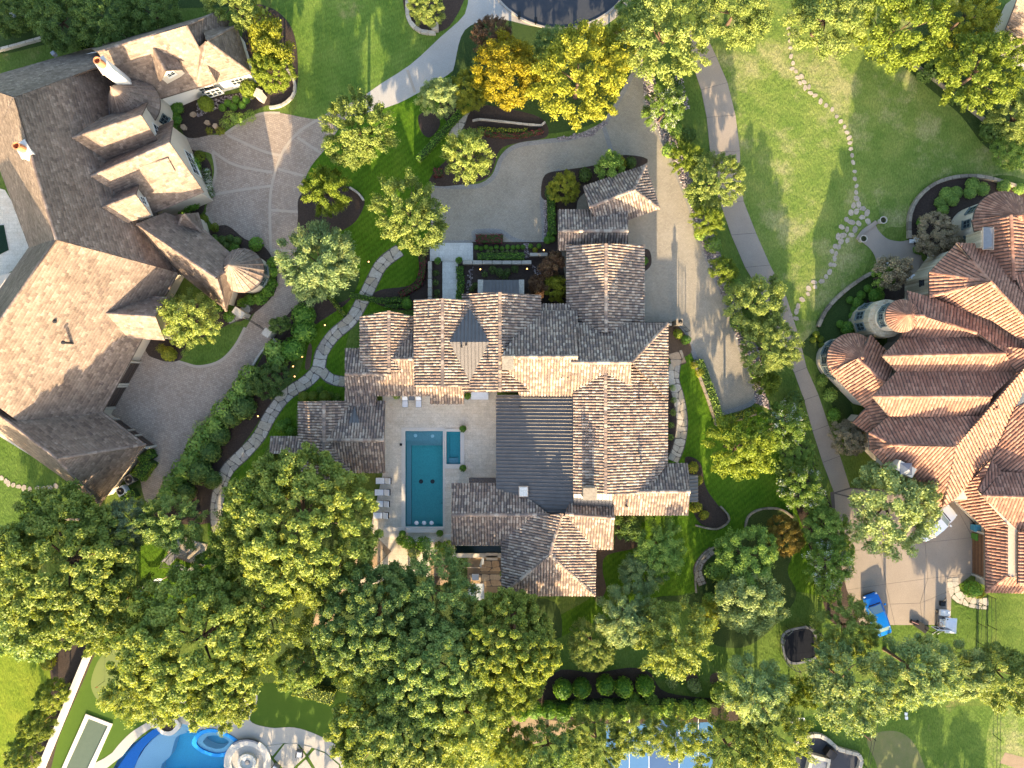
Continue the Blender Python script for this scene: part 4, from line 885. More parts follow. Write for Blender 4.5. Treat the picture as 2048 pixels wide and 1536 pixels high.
roof(mh, [[(1130, 1028, 6.4), (1229, 1036, 6.2), (1226, 1098, 4.2), (1185, 1098, 4.2)], [(1130, 1028, 6.4), (1229, 1036, 6.2), (1229, 1003, 5.1), (1140, 1003, 5.1)]], 'clay')
roof(mh, [[(1212, 488, 6.9), (1288, 490, 4.5), (1288, 652, 4.5), (1212, 665, 6.9)], [(1212, 488, 6.9), (1133, 490, 4.5), (1133, 655, 4.5), (1212, 665, 6.9)]], 'clay')
roof(mh, [[(1116, 462, 5.2), (1256, 462, 5.2), (1256, 420, 3.6), (1116, 420, 3.6)], [(1116, 462, 5.2), (1256, 462, 5.2), (1256, 500, 3.8), (1116, 500, 3.8)]], 'clay')
roof(mh, [[(1178, 415, 4.9), (1267, 380, 4.9), (1291, 331, 3.2), (1166, 373, 3.2)], [(1267, 380, 4.9), (1291, 331, 3.2), (1319, 417, 3.2)], [(1178, 415, 4.9), (1267, 380, 4.9), (1319, 417, 3.2), (1200, 459, 3.2)]], 'clay')
roof(mh, [[(778, 622, 6.2), (720, 634, 4.2), (720, 745, 4.2), (778, 745, 6.2)], [(778, 622, 6.2), (832, 634, 4.3), (832, 745, 4.3), (778, 745, 6.2)]], 'clay')
roof(mh, [[(783, 718, 6), (866, 718, 6), (866, 634, 3.9), (790, 634, 3.9)], [(783, 718, 6), (866, 718, 6), (866, 768, 4.7), (783, 768, 4.7)]], 'clay')
roof(mh, [[(690, 748, 5), (925, 748, 5), (925, 697, 3.4), (690, 697, 3.4)], [(690, 748, 5), (925, 748, 5), (925, 791, 3.5), (690, 791, 3.5)]], 'clay')
roof(mh, [[(860, 780, 3.8), (928, 780, 3.8), (928, 808, 2.9), (860, 808, 2.9)]], 'clay', caps=False)
roof(mh, [[(690, 780, 3.9), (752, 780, 3.9), (752, 815, 3.3), (690, 815, 3.3)]], 'clay', caps=False)
roof(mh, [[(640, 880, 5.2), (768, 880, 5.2), (770, 802, 3.1), (640, 802, 3.1)], [(640, 880, 5.2), (768, 880, 5.2), (770, 945, 3.1), (640, 945, 3.1)]], 'clay')
roof(mh, [[(648, 803, 5.4), (597, 803, 3.1), (597, 966, 3.1), (648, 966, 5.4)], [(648, 803, 5.4), (700, 803, 3.3), (700, 966, 3.3), (648, 966, 5.4)]], 'clay')
roof(mh, [[(540, 873, 3), (604, 873, 3), (604, 908, 3.9), (540, 908, 3.9)]], 'clay', caps=False)
roof(mh, [[(697, 846, 4.45), (719, 846, 4.45), (709, 813, 3.75)]], 'seam', 'metal_cricket', False)
roof(mh, [[(966, 560, 3.2), (1038, 560, 3.2), (1038, 592, 3.6), (966, 592, 3.6)]], 'seam', 'porch_roof', False)
for q in ((961, 574), (1043, 574)):
    a = P(*q, 3.2); MB().box((a.x, a.y, 1.65), (.55, 1.5, 3.3)).build('porch_pier', M['pale_stone'], mh)
for fo, z in (([(829, 599), (942, 599), (942, 588), (1081, 590), (1081, 784), (925, 784), (925, 773), (829, 773)], 5.6), ([(1081, 622), (1335, 647), (1335, 927), (1290, 985), (1147, 985), (1147, 791), (1081, 791)], 5.1),
              ([(992, 791), (1147, 791), (1147, 1020), (1085, 1030), (992, 985)], 3.8), ([(1228, 930), (1375, 930), (1376, 1030), (1228, 1030)], 4.8), ([(903, 967), (1000, 967), (1100, 1020), (1040, 1090), (903, 1090)], 3.4),
              ([(1003, 1060), (1190, 1066), (1190, 1190), (1003, 1190)], 3.8), ([(1140, 1010), (1229, 1010), (1226, 1098), (1140, 1098)], 4.1), ([(1133, 490), (1288, 490), (1288, 650), (1133, 650)], 4.8), ([(1116, 420), (1256, 420), (1256, 500), (1116, 500)], 3.4),
              ([(1166, 373), (1291, 331), (1319, 417), (1200, 459)], 3.0), ([(720, 634), (830, 634), (830, 770), (720, 770)], 3.8), ([(690, 697), (928, 697), (928, 791), (690, 791)], 3.2), ([(597, 803), (770, 803), (770, 945), (597, 965)], 2.9), ([(540, 873), (604, 873), (604, 908), (540, 908)], 2.8), ([(690, 785), (752, 785), (752, 812), (690, 812)], 3.1), ([(860, 791), (928, 791), (928, 808), (860, 808)], 2.7)):
    walls(mh, fo, z, 'stucco', .45)
chimney(mh, 1016, 726, 6, 9.6, .95, 1.15, 0, 'stone', cap='stone')
chimney(mh, 1180, 988, 5.5, 9.2, 1.15, 1.0, 0, 'stone', cap='stone')
sk = MB(); a = P(1047, 983, 4.9); sk.box((a.x, a.y, 4.75), (.95, 1.05, .5)); so_ = sk.build('skylight', M['flash'], mh); MB().box((a.x, a.y, 5.02), (.8, .9, .06)).build('pane', M['lime_stone'], so_)
for q in ((1122, 755, 7.1), (1135, 755, 7.1), (1278, 797, 7), (1278, 905, 7), (1282, 925, 6.9), (1168, 840, 7.2), (923, 694, 7.7), (932, 690, 7.75), (857, 635, 7.2), (1039, 815, 4.5), (975, 715, 7.6), (1253, 1012, 6.2)): vent(mh, *q, h=.4)
for q, z in (((958, 776), 2.8),): pass
# ======================= west neighbour, brown shingles
lh = thing('shingle_house', 'brown shingle roofed house with two round turrets west of the courts', 'house')
ZR = 12.2
P1 = [(28, 195, ZR), (113, 480, ZR), (345, 528, 3.2), (262, 262, 3.2), (242, 117, 2.2)]
roof(lh, [P1, [(28, 195, ZR), (113, 480, ZR), (68, 520, 3.2), (-18, 292, 3.2)]], 'slate')
roof(lh, [[(113, 480, ZR), (356, 545, 3.1), (150, 925, 3.0), (-80, 758, ZR)], [(113, 480, ZR), (-80, 758, ZR), (-134, 770, 3.2), (60, 492, 3.2)]], 'slate')
roof(lh, [[(113, 480, ZR), (345, 528, 3.2), (356, 545, 3.1)]], 'slate', caps=False)
roof(lh, [[(-40, 800, 8.4), (115, 917, 8.4), (291, 889, 2.8), (100, 745, 2.8)], [(-40, 800, 8.4), (115, 917, 8.4), (200, 1009, 2.8), (-40, 838, 2.8)], [(115, 917, 8.4), (291, 889, 2.8), (200, 1009, 2.8)]], 'slate')
roof(lh, [[(28, 195, ZR), (242, 117, 2.2), (237, 80, 3.3), (-60, 165, 3.3)], [(28, 195, ZR), (-60, 165, 3.3), (-18, 292, 3.2)]], 'slate')
roof(lh, [[(196, 104, 8), (372, 51, 8), (430, 27, 3.3), (180, 97, 3.3)], [(196, 104, 8), (372, 51, 8), (432, 163, 3.3), (262, 215, 3.3)], [(372, 51, 8), (430, 27, 3.3), (476, 52, 3.3), (432, 163, 3.3)]], 'slate')
roof(lh, [[(413, 82, 7.4), (392, 176, 3.1), (501, 146, 3.1)], [(413, 82, 7.4), (501, 146, 3.1), (473, 51, 3.1)], [(413, 82, 7.4), (392, 176, 3.1), (392, 100, 5.5)], [(413, 82, 7.4), (473, 51, 3.1), (405, 60, 5)]], 'slate')
def on_plane(pts3, px, py):
    c, n = plane_fit([P(*q) for q in pts3]); o = Vector((0, 0, H)); d = P(px, py, 0) - o; t = (c - o).dot(n) / d.dot(n); return o + d * t
def unproj(p):
    k = (H - p.z) / H; return (1024 + p.x / (S * k), 768 - p.y / (S * k), p.z)
def dormer(house, ref, A, B, hw, drop, front=.35, wallto=None, win=None, kind='slate', wm='stucco', extend=0):
    """gabled dormer: ridge from A on plane ref to B at the same height"""
    a = on_plane(ref, *A); b = P(B[0], B[1], a.z); d = (b - a); d.z = 0; d.normalize(); s = Vector((-d.y, d.x, 0))
    e = b + d * front
    zl = Vector((0, 0, -drop))
    L = lambda p, k: unproj(p + s * (k * hw) + (zl if k else Vector()))
    roof(house, [[unproj(a), L(e, 0), L(e, 1), L(a, 1)], [unproj(a), L(e, 0), L(e, -1), L(a, -1)]], kind, 'dormer_roof', thick=.12)
    f0 = b - d * .1; hw2 = hw - .25; zt = a.z - drop; zb = wallto if wallto is not None else zt - 1.4
    vs = [f0 + s * hw2, f0 - s * hw2]; mb = MB(); bk = d * -max(.3, (b - a).length * .9)
    top = f0.copy(); top.z = a.z - .22
    ring_ = [Vector((v.x, v.y, zb)) for v in vs] + [Vector((vs[1].x, vs[1].y, zt + .2)), top, Vector((vs[0].x, vs[0].y, zt + .2))]
    mb.add(ring_ + [v + bk for v in ring_], [(0, 4, 3, 2, 1), (0, 1, 6, 5), (1, 2, 7, 6), (4, 0, 5, 9)])
    wo = mb.build('dormer_wall', M[wm], house)
    if win:
        w_, h_, zc, c_, r_ = win
        p = f0.copy(); p.z = zc if zc > 0 else zt + .1 + zc; window(wo, p, math.atan2(d.y, d.x), w_, h_, c_, r_, 'frame')
dormer(lh, P1, (145, 276), (277, 233), 2.5, 2.9, .3, 0, (1.2, 1.5, 4.6, 2, 2))
dormer(lh, P1, (182, 353), (332, 289), 4.0, 4.2, .4, 0, (2.6, 1.6, 2.0, 4, 2))
dormer(lh, P1, (205, 415), (268, 391), 1.6, 1.7, .2, None, (.8, .9, -.35, 2, 2))
P3 = [(113, 480, ZR), (356, 545, 3.1), (150, 925, 3.0), (-80, 758, ZR)]
dormer(lh, P3, (213, 627), (305, 633), 2.2, 2.3, .3, 0, (1.5, 1.3, 2.0, 2, 3))
ES = [(237, 92, 8), (372, 51, 8), (432, 163, 3.3), (290, 207, 3.3)]
dormer(lh, ES, (308, 97), (330, 138), 1.3, 1.2, .2, None, (.8, .7, -.2, 2, 2))
a = on_plane(P1, 290, 338); dormer(lh, [(182, 353, 8), (332, 289, 8), (358, 388, 3.8)], (288, 330), (335, 318), 1.0, .9, .1, None, (.5, .4, -.2, 2, 1))
w3 = [(273, 448, 6.2), (432, 556, 6.2)]
roof(lh, [[w3[0], w3[1], (452, 621, 3), (345, 535, 3), (290, 480, 3.5)], [w3[0], w3[1], (482, 525, 3), (395, 447, 3), (330, 425, 4.2)], [w3[1], (452, 621, 3), (482, 525, 3)]], 'slate')
roof(lh, [[(367, 428, 5), (346, 478, 2.9), (410, 471, 2.9)], [(367, 428, 5), (410, 471, 2.9), (396, 425, 2.9)], [(367, 428, 5), (346, 478, 2.9), (345, 430, 2.9)]], 'slate')
c1 = P(268, 208, 4.4); cone_roof(lh, (c1.x, c1.y), 2.7, 4.4, 8.6, 26, 'slate', 'slate', wall='stucco', wr=2.4)
c2 = P(484, 541, 3.2); cone_roof(lh, (c2.x, c2.y), 2.3, 3.2, 6.7, 22, 'slate', 'slate', wall='stucco', wr=2.0)
for an in (-.45, -1.0): window(lh, (c1.x + 2.4 * math.cos(an), c1.y + 2.4 * math.sin(an), 2.6), an, 1.1, 1.3, 3, 2, 'teal_frame')
for an in (.12, -.5): window(lh, (c2.x + 2.0 * math.cos(an), c2.y + 2.0 * math.sin(an), 2.0), an, .9, 1.2, 2, 2, 'teal_frame')
walls(lh, [(-18, 292), (28, 180), (250, 250), (345, 528), (356, 545), (205, 828), (291, 889), (200, 1009), (-40, 860), (-60, 560), (68, 520)], 2.85, 'stucco', .5)
walls(lh, [(-60, 165), (240, 80), (430, 27), (476, 50), (440, 155), (300, 215), (100, 330)], 3.0, 'white_stucco', .4)
walls(lh, [(392, 176), (501, 146), (473, 51), (400, 70)], 3.0, 'white_stucco', .3)
walls(lh, [(345, 535), (452, 621), (482, 525), (395, 447)], 2.85, 'stucco', .45); walls(lh, [(346, 478), (410, 471), (396, 425), (345, 430)], 2.7, 'stucco', .35)
for fr, w_ in ((.12, 1.6), (.72, 1.3)): facewin(lh, (392, 176), (501, 146), 1.6, 3.1, fr if fr < .5 else .68, w_, 1.3, 3, 2, .3)
facewin(lh, (432, 163), (290, 207), 1.6, 3.0, .12, 1.5, 1.3, 3, 2, .38)
for fr in (.16, .40, .80):   # garage doors in the corner of the rear court
    pass
def garage(house, a, b, ez, frs, w_=2.6, h_=2.1, inset=.5, mat='door_dark'):
    A, B = P(*a, ez), P(*b, ez); d = (B - A).normalized(); o = Vector((d.y, -d.x, 0)); Mx = Matrix((d, o, Vector((0, 0, 1)))).transposed()
    for f in frs:
        p = A.lerp(B, f) - o * (inset - .02); p.z = h_ / 2; mb = MB(); mb.box(p, (w_, .06, h_), M=Mx); g = mb.build('garage_door', M[mat], house)
        for s in (-1, 1): MB().box(p + d * (s * (w_ / 2 + .18)) + o * .06, (.22, .18, h_ + .3), M=Mx).build('door_jamb', M['pale_stone'], g)
        MB().box(p + Vector((0, 0, h_ / 2 + .18)) + o * .06, (w_ + .1, .16, .22), M=Mx).build('lintel', M['pale_stone'], g)
        for k in range(1, 4): MB().box(p + Vector((0, 0, -h_ / 2 + h_ * k / 4)) + o * .04, (w_ - .1, .03, .03), M=Mx).build('rail', M['iron'], g)
garage(lh, (205, 827), (282, 690), 2.85, (.22, .55)); garage(lh, (290, 889), (205, 827), 2.85, (.25, .62))
facewin(lh, (205, 827), (352, 548), 1.6, 2.85, .78, 1.0, 1.2, 2, 2, .48); facewin(lh, (356, 545), (345, 528), 1.6, 2.85, .5, .6, 1.0, 2, 2, .5)
chimney(lh, 207, 131, 5, 10.2, .95, 1.35, R(35), 'white_stucco', 'orange'); chimney(lh, 48, 299, 7, 12.4, .95, 1.3, R(30), 'white_stucco', 'orange')
for q in ((110, 643, 9.3), (127, 685, 8.9)):
    c = P(*q); o = MB().tube([c - Vector((0, 0, 2)), c], .11, 8).build('flue_pipe', M['black'], lh); MB().lathe(c, [(.2, 0), (.2, .12), (0, .2)], 8).build('flue_cap', M['black'], o)
for q in ((296, 570, 4.6), (265, 492, 5.5), (103, 280, 9.5), (108, 108, 6.8)):
    c = P(*q); MB().box(c, (.35, .35, .5), .6).build('roof_vent', M['lead'], lh)
fl = MB(); fl.add([on_plane(P1, *q) + Vector((0, 0, .25)) for q in ((218, 216), (262, 230), (224, 243))], [(0, 1, 2)]); fl.build('valley_flashing', M['lead'], lh)
# ======================= east neighbour, terracotta barrel tiles
rh = thing('terracotta_house', 'large terracotta barrel tiled house with three round turrets on the east lot', 'house')
roof(rh, [[(1765, 712, 7.5), (2010, 707, 7.5), (1975, 670, 6.2), (1800, 677, 6.0)], [(1765, 712, 7.5), (2010, 707, 7.5), (2036, 743, 6.0), (1793, 743, 6.0)]], 'red')
roof(rh, [[(1745, 793, 7.5), (1982, 793, 7.5), (2036, 743, 6.0), (1793, 743, 6.0)], [(1745, 793, 7.5), (1982, 793, 7.5), (1968, 833, 6.2), (1777, 831, 6.0)]], 'red')
roof(rh, [[(1786, 890, 7.2), (1910, 893, 7.5), (1968, 833, 6.2), (1777, 831, 6.0), (1739, 866, 4.8)], [(1786, 890, 7.2), (1739, 866, 4.8), (1740, 900, 4.6)], [(1786, 890, 7.2), (1910, 893, 7.5), (1886, 1012, 3.6), (1855, 1013, 3.6), (1740, 900, 4.6)]], 'red')
roof(rh, [[(2060, 722, 7.6), (1910, 893, 7.5), (1886, 1012, 3.7), (1909, 998, 3.8), (1983, 919, 4.6), (2030, 815, 5.9), (2060, 750, 7)]], 'red')
roof(rh, [[(2030, 815, 5.9), (2080, 790, 7.2), (2080, 960, 4.6), (2003, 946, 4.3), (1983, 919, 4.6)]], 'red')
roof(rh, [[(1909, 998, 3.6), (1983, 919, 4.55), (1957, 984, 5.2), (2016, 1050, 5.2), (1971, 1058, 3.3)]], 'red')
roof(rh, [[(1983, 921, 4.7), (2003, 944, 4.75), (1963, 987, 6.0), (1956, 981, 5.6)]], 'red')
roof(rh, [[(2003, 944, 4.75), (2080, 948, 4.75), (2080, 995, 6.2), (1964, 991, 6.2)], [(1964, 991, 6.2), (2080, 995, 6.2), (2080, 1064, 4.3), (2034, 1062, 4.3)]], 'red')
roof(rh, [[(1971, 1058, 3.0), (2016, 1050, 4.5), (2016, 1152, 4.5), (1972, 1184, 3.0)], [(1972, 1184, 3.0), (2016, 1152, 4.5), (2080, 1156, 4.5), (2080, 1186, 3.0)]], 'red')
roof(rh, [[(2036, 1064, 5.0), (2080, 1064, 5.6), (2080, 1168, 5.6), (2036, 1168, 5.0)]], 'red')
fb = MB(); fb.add([P(*q) for q in ((2016, 1050, 4.55), (2036, 1062, 4.55), (2036, 1160, 4.55), (2016, 1150, 4.55))], [(0, 3, 2, 1)]); fb.add([P(*q) for q in ((1955, 983, 5.5), (1965, 990, 6.1), (2036, 1062, 4.6), (2016, 1050, 5.0))], [(0, 3, 2, 1)]); fb.build('flat_roof', M['flash'], rh)
MB().prism([P(x, y, 5.7).xy for x, y in ((1812, 702), (2080, 700), (2080, 748), (1990, 800), (1960, 838), (1905, 888), (1800, 880))], 5.4, 5.7).build('roof_deck', M['clay_red'], rh)
roof(rh, [[(1985, 690, 7.0), (2080, 700, 8.4), (2080, 752, 7.4), (2034, 745, 6.4), (2008, 708, 7.2)]], 'red', caps=False)
E1 = (1980, 563, 9.3)
roof(rh, [[E1, (1914, 487, 6.5), (1859, 545, 6.5)], [E1, (1859, 545, 6.5), (1859, 593, 6.5)], [E1, (1859, 593, 6.5), (1985, 640, 6.8), (2080, 705, 7.2), (2080, 672, 9.3)], [E1, (1914, 487, 6.5), (1960, 487, 6.5), (2030, 555, 7), (2080, 600, 7.2), (2080, 672, 9.3)]], 'red')
roof(rh, [[(1812, 582, 6.3), (1860, 594, 6.3), (2000, 648, 6.6), (2080, 706, 7), (2010, 707, 7.4), (1953, 666, 7.4), (1848, 632, 7.4)], [(1820, 631, 7.4), (1848, 632, 7.4), (1953, 666, 7.4), (1975, 671, 6.4), (1800, 677, 6.2)], [(1820, 631, 7.4), (1812, 582, 6.3), (1848, 632, 7.4)]], 'red')
roof(rh, [[(2022, 430, 7.6), (2027, 560, 7.6), (1962, 510, 5.4), (1944, 440, 5.0)], [(2022, 430, 7.6), (2027, 560, 7.6), (2090, 560, 5), (2090, 440, 5.0)]], 'red')
roof(rh, [[(2027, 545, 7.4), (2090, 545, 7.4), (2090, 620, 8), (2040, 580, 7.6)]], 'red')
t1 = P(2006, 443, 4.9); cone_roof(rh, (t1.x, t1.y), 3.05, 4.9, 7.5, 52, 'red', 'clay_red', wall='stucco', wr=2.6)
t2 = P(1803, 632, 7.2); cone_roof(rh, (t2.x, t2.y), 1.62, 7.2, 8.5, 36, 'red', 'clay_red', wall='stucco', wr=1.35)
MB().lathe((t2.x, t2.y, 0), [(1.95, 0), (1.95, 4.4), (1.9, 4.5), (1.2, 4.6)], 36).build('turret_base', M['rubble'], rh)
t3 = P(1704, 717, 3.6); cone_roof(rh, (t3.x, t3.y), 2.62, 3.6, 5.9, 48, 'red', 'clay_red', wall='stucco', wr=2.25)
roof(rh, [[(1714, 717, 5.85), (1772, 768, 5.85), (1732, 817, 3.6), (1659, 742, 3.6)], [(1714, 717, 5.85), (1772, 768, 5.85), (1790, 720, 4.6), (1740, 670, 4.0)]], 'red')
roof(rh, [[(1732, 817, 3.6), (1772, 768, 5.3), (1780, 832, 4.8), (1748, 862, 3.8)]], 'red', caps=False); roof(rh, [[(1705, 845, 3.2), (1730, 818, 3.7), (1752, 845, 3.7), (1735, 866, 3.2)]], 'red', caps=False)
for fo, z, m_ in (([(1914, 487), (1960, 487), (2080, 600), (2080, 700), (1990, 648), (1859, 593), (1859, 545)], 5.6, 'rubble'), ([(1812, 582), (2080, 700), (2080, 1000), (1890, 1010), (1855, 1013), (1740, 900), (1739, 866), (1777, 831), (1793, 743), (1765, 712), (1800, 677)], 3.5, 'stucco'),
                  ([(1950, 500), (2080, 480), (2080, 600), (1960, 560)], 4.9, 'rubble'), ([(1659, 742), (1732, 817), (1780, 830), (1772, 768), (1740, 690), (1700, 700)], 3.5, 'stucco'), ([(1909, 998), (1971, 1058), (1972, 1184), (2080, 1184), (2080, 960), (1980, 940)], 2.5, 'stucco'), ([(1705, 845), (1730, 818), (1752, 845), (1735, 866)], 3.1, 'stucco')):
    walls(rh, fo, z, m_, .45 if z < 6 else .3)
for an in (2.0, 2.55, 3.1, 3.65): window(rh, (t2.x + 1.35 * math.cos(an), t2.y + 1.35 * math.sin(an), 5.9), an, .6, .9, 2, 2, 'teal_frame')
for an in (2.3, 2.9, 3.5): window(rh, (t2.x + 1.95 * math.cos(an), t2.y + 1.95 * math.sin(an), 2.6), an, .8, 1.5, 2, 2, 'teal_frame')
for an in (2.3, 2.75, 3.2, 3.65, 4.1): window(rh, (t3.x + 2.25 * math.cos(an), t3.y + 2.25 * math.sin(an), 2.2), an, .8, 1.3, 1, 2, 'teal_frame')
for an in (2.5, 3.1, 3.7): window(rh, (t1.x + 2.6 * math.cos(an), t1.y + 2.6 * math.sin(an), 3.2), an, .8, 1.2, 2, 2, 'teal_frame')
window(rh, P(1845, 566, 4.6), math.pi, .5, .5, 1, 1, 'iron')
a = P(1975, 477, 7.6); o = MB().box((a.x, a.y, 6.4), (1.3, 1.6, 2.4)).build('chimney', M['rubble'], rh)
MB().box((a.x, a.y, 7.68), (1.05, 2.2, .16)).build('chimney_cap', M['flash'], o)
mb = MB(); mb.add([(a.x + x, a.y + y, 7.76 + z) for x, y, z in ((-.5, -1.1, 0), (.5, -1.1, 0), (.5, 1.1, 0), (-.5, 1.1, 0), (0, -.9, .5), (0, .9, .5))], [(0, 1, 4), (1, 2, 5, 4), (2, 3, 5), (3, 0, 4, 5)]); mb.build('chimney_hood', M['lead'], o)
a = P(1812, 938, 6.6); o = MB().box((a.x, a.y, 4.4), (1.9, 1.0, 4.4), R(-28)).build('chimney', M['stucco'], rh); mb = MB(); mb.add([(a.x + x, a.y + y, 6.6 + z) for x, y, z in ((-.6, -.6, 0), (.6, -.6, 0), (.6, .6, 0), (-.6, .6, 0), (0, 0, .55))], [(0, 1, 4), (1, 2, 4), (2, 3, 4), (3, 0, 4)]); mb.build('chimney_hood', M['lead'], o)
garage(rh, (1972, 1068), (1972, 1165), 2.95, (.5,), 4.4, 2.1, .43, 'wood')
for q in ((1986, 820, 7), (1992, 817, 7), (1966, 862, 6), (1970, 869, 5.8), (1933, 891, 6), (1956, 900, 5.4), (1953, 718, 6.9)):
    c = P(*q); MB().tube([c - Vector((0, 0, .2)), c + Vector((0, 0, .35))], .1, 8).build('vent_pipe', M['clay_red'], rh)
# far corner house, top right
th = thing('corner_house', 'grey roofed house corner cut by the top right picture edge', 'house')
roof(th, [[(2012, 58, 4), (2080, 110, 4), (2090, -20, 7.5), (2050, -40, 7.5)]], 'slate', caps=False)
walls(th, [(2012, 58), (2080, 110), (2140, 40), (2060, -40)], 3.9, 'stucco', .3)
sheet('terrace', [(1985, 60), (2012, 60), (2070, 120), (2070, 160), (2000, 110)], 6, M['apron'], False)
# ---------------------------------------------------------------- vegetation
LEAF = {
 'elm': mat_leaf('elm_leaf', [(0.114, 0.170, 0.040), (0.194, 0.253, 0.056), (0.284, 0.339, 0.078), (0.364, 0.399, 0.112)]),
 'oak': mat_leaf('oak_leaf', [(0.097, 0.153, 0.034), (0.178, 0.240, 0.046), (0.274, 0.329, 0.065), (0.387, 0.408, 0.098)]),
 'oakdark': mat_leaf('dark_oak_leaf', [(0.092, 0.167, 0.046), (0.154, 0.241, 0.070), (0.246, 0.322, 0.091), (0.371, 0.420, 0.133)]),
 'lime': mat_leaf('lime_leaf', [(0.100, 0.145, 0.016), (0.150, 0.205, 0.021), (0.200, 0.255, 0.029), (0.250, 0.300, 0.039)]),
 'gold': mat_leaf('golden_leaf', [(.20, .17, .010), (.30, .25, .012), (.38, .31, .016), (.44, .37, .03)]),
 'yellow': mat_leaf('yellow_green_leaf', [(0.132, 0.154, 0.016), (0.220, 0.241, 0.023), (0.308, 0.318, 0.031), (0.406, 0.385, 0.046)]),
 'green': mat_leaf('green_leaf', [(0.101, 0.192, 0.039), (0.174, 0.285, 0.055), (0.272, 0.384, 0.075), (0.398, 0.506, 0.114)]),
 'dark': mat_leaf('dark_green_leaf', [(0.050, 0.095, 0.023), (0.089, 0.153, 0.035), (0.134, 0.208, 0.049), (0.199, 0.273, 0.066)]),
 'sage': mat_leaf('sage_leaf', [(0.140, 0.212, 0.073), (0.232, 0.303, 0.108), (0.330, 0.396, 0.145), (0.457, 0.504, 0.204)]),
 'pine': mat_leaf('soft_pine_leaf', [(0.112, 0.183, 0.077), (0.190, 0.274, 0.107), (0.295, 0.370, 0.138), (0.477, 0.487, 0.179)]),
 'blue': mat_leaf('blue_cedar_leaf', [(0.113, 0.166, 0.095), (0.176, 0.245, 0.135), (0.256, 0.315, 0.176), (0.369, 0.403, 0.216)]),
 'white': mat_leaf('white_blossom_leaf', [(0.099, 0.181, 0.030), (0.166, 0.254, 0.044), (0.243, 0.338, 0.060), (0.620, 0.620, 0.607), (0.620, 0.620, 0.620)], [0, .45, .74, .82, 1]),
 'orange': mat_leaf('orange_leaf', [(.13, .11, .02), (.21, .15, .025), (.27, .18, .03), (.19, .20, .03)]),
 'bronze': mat_leaf('bronze_leaf', [(0.099, 0.054, 0.034), (0.165, 0.093, 0.054), (0.214, 0.124, 0.068), (0.247, 0.171, 0.081)]),
 'burgundy': mat_leaf('burgundy_leaf', [(0.093, 0.019, 0.026), (0.158, 0.030, 0.043), (0.224, 0.050, 0.066)]),
 'twig': mat_leaf('grey_twig', [(0.151, 0.131, 0.079), (0.235, 0.202, 0.124), (0.321, 0.242, 0.157), (0.215, 0.222, 0.088)], trans=.15),
 'hedge': mat_leaf('boxwood_leaf', [(0.055, 0.150, 0.021), (0.097, 0.216, 0.027), (0.153, 0.281, 0.036), (0.227, 0.379, 0.050)]),
 'flower': mat_leaf('white_flower_bed', [(0.064, 0.123, 0.027), (0.113, 0.175, 0.041), (.55, .55, .55), (.7, .7, .7)], [0, .5, .62, 1]),
}
def unit(a): return a / np.maximum(1e-9, np.linalg.norm(a, axis=-1, keepdims=True))
def leaves_mesh(name, pos, nor, tan, ln, wd, rnd, mat):
    """rhombic leaves, slightly folded"""
    n = len(pos); nor = unit(nor); t = unit(tan - (tan * nor).sum(-1, keepdims=True) * nor); b = np.cross(nor, t)
    ln = ln[:, None]; wd = wd[:, None]
    V = np.stack([pos - t * ln * .5, pos + b * wd * .5 + t * ln * .05 + nor * wd * .12, pos + t * ln * .5, pos - b * wd * .5 + t * ln * .05 + nor * wd * .12], 1)
    F = np.arange(n * 4).reshape(n, 4)
    return mesh_np(name, V.reshape(-1, 3), F, [mat], rnd)
def crown_np(seed, Rr, hz, z0, nc, nl, ls, elong=0, rc=1.0, lobes=7, zmin=-.35, aspect=.62, rough=.3, needle=False):
    g = np.random.default_rng(seed)
    d = unit(g.normal(size=(nc * 3, 3))); d = d[d[:, 2] > zmin][:nc]; nc = len(d)
    ld = unit(g.normal(size=(lobes, 3)) * (1, 1, .5)); lobe = np.max((d @ ld.T), 1)
    rad = (1 - rough) + rough * np.clip(lobe, 0, 1) ** 2 + g.normal(0, .05, nc)
    rad *= np.where(g.random(nc) < .25, g.uniform(.45, .8, nc), g.uniform(.86, 1.02, nc))
    C = d * rad[:, None] * np.array([Rr, Rr, hz * Rr]); crad = Rr * rc * 1.55 / math.sqrt(nc) * g.uniform(.65, 1.3, nc); C *= (1 - rc * 1.0 / math.sqrt(nc)); crnd = g.random(nc)
    k = np.repeat(np.arange(nc), nl); m = len(k)
    v = unit(g.normal(size=(m, 3)) + np.array([0, 0, .35])); r_ = g.random(m) ** .45
    off = v * (r_ * crad[k])[:, None] * np.array([1, 1, .7])
    if elong: off += d[k] * (g.uniform(-.6, 1.3, m) * crad[k] * elong)[:, None] * np.array([1, 1, .55])
    if elong: # sprays get thinner towards their tip
        pass
    p = C[k] + off; p[:, 2] += z0
    nor = v * .6 + d[k] * .4 + np.array([0, 0, .35]) + g.normal(size=(m, 3)) * .8
    tan = (d[k] + g.normal(size=(m, 3)) * (.35 if needle else .8))
    l_ = ls * g.uniform(.7, 1.3, m); w_ = l_ * (aspect if not needle else .32)
    rn = np.clip(.5 * crnd[k] + .5 * g.random(m), 0, 1)
    return p, nor, tan, l_, w_, rn, C + np.array([0, 0, z0])
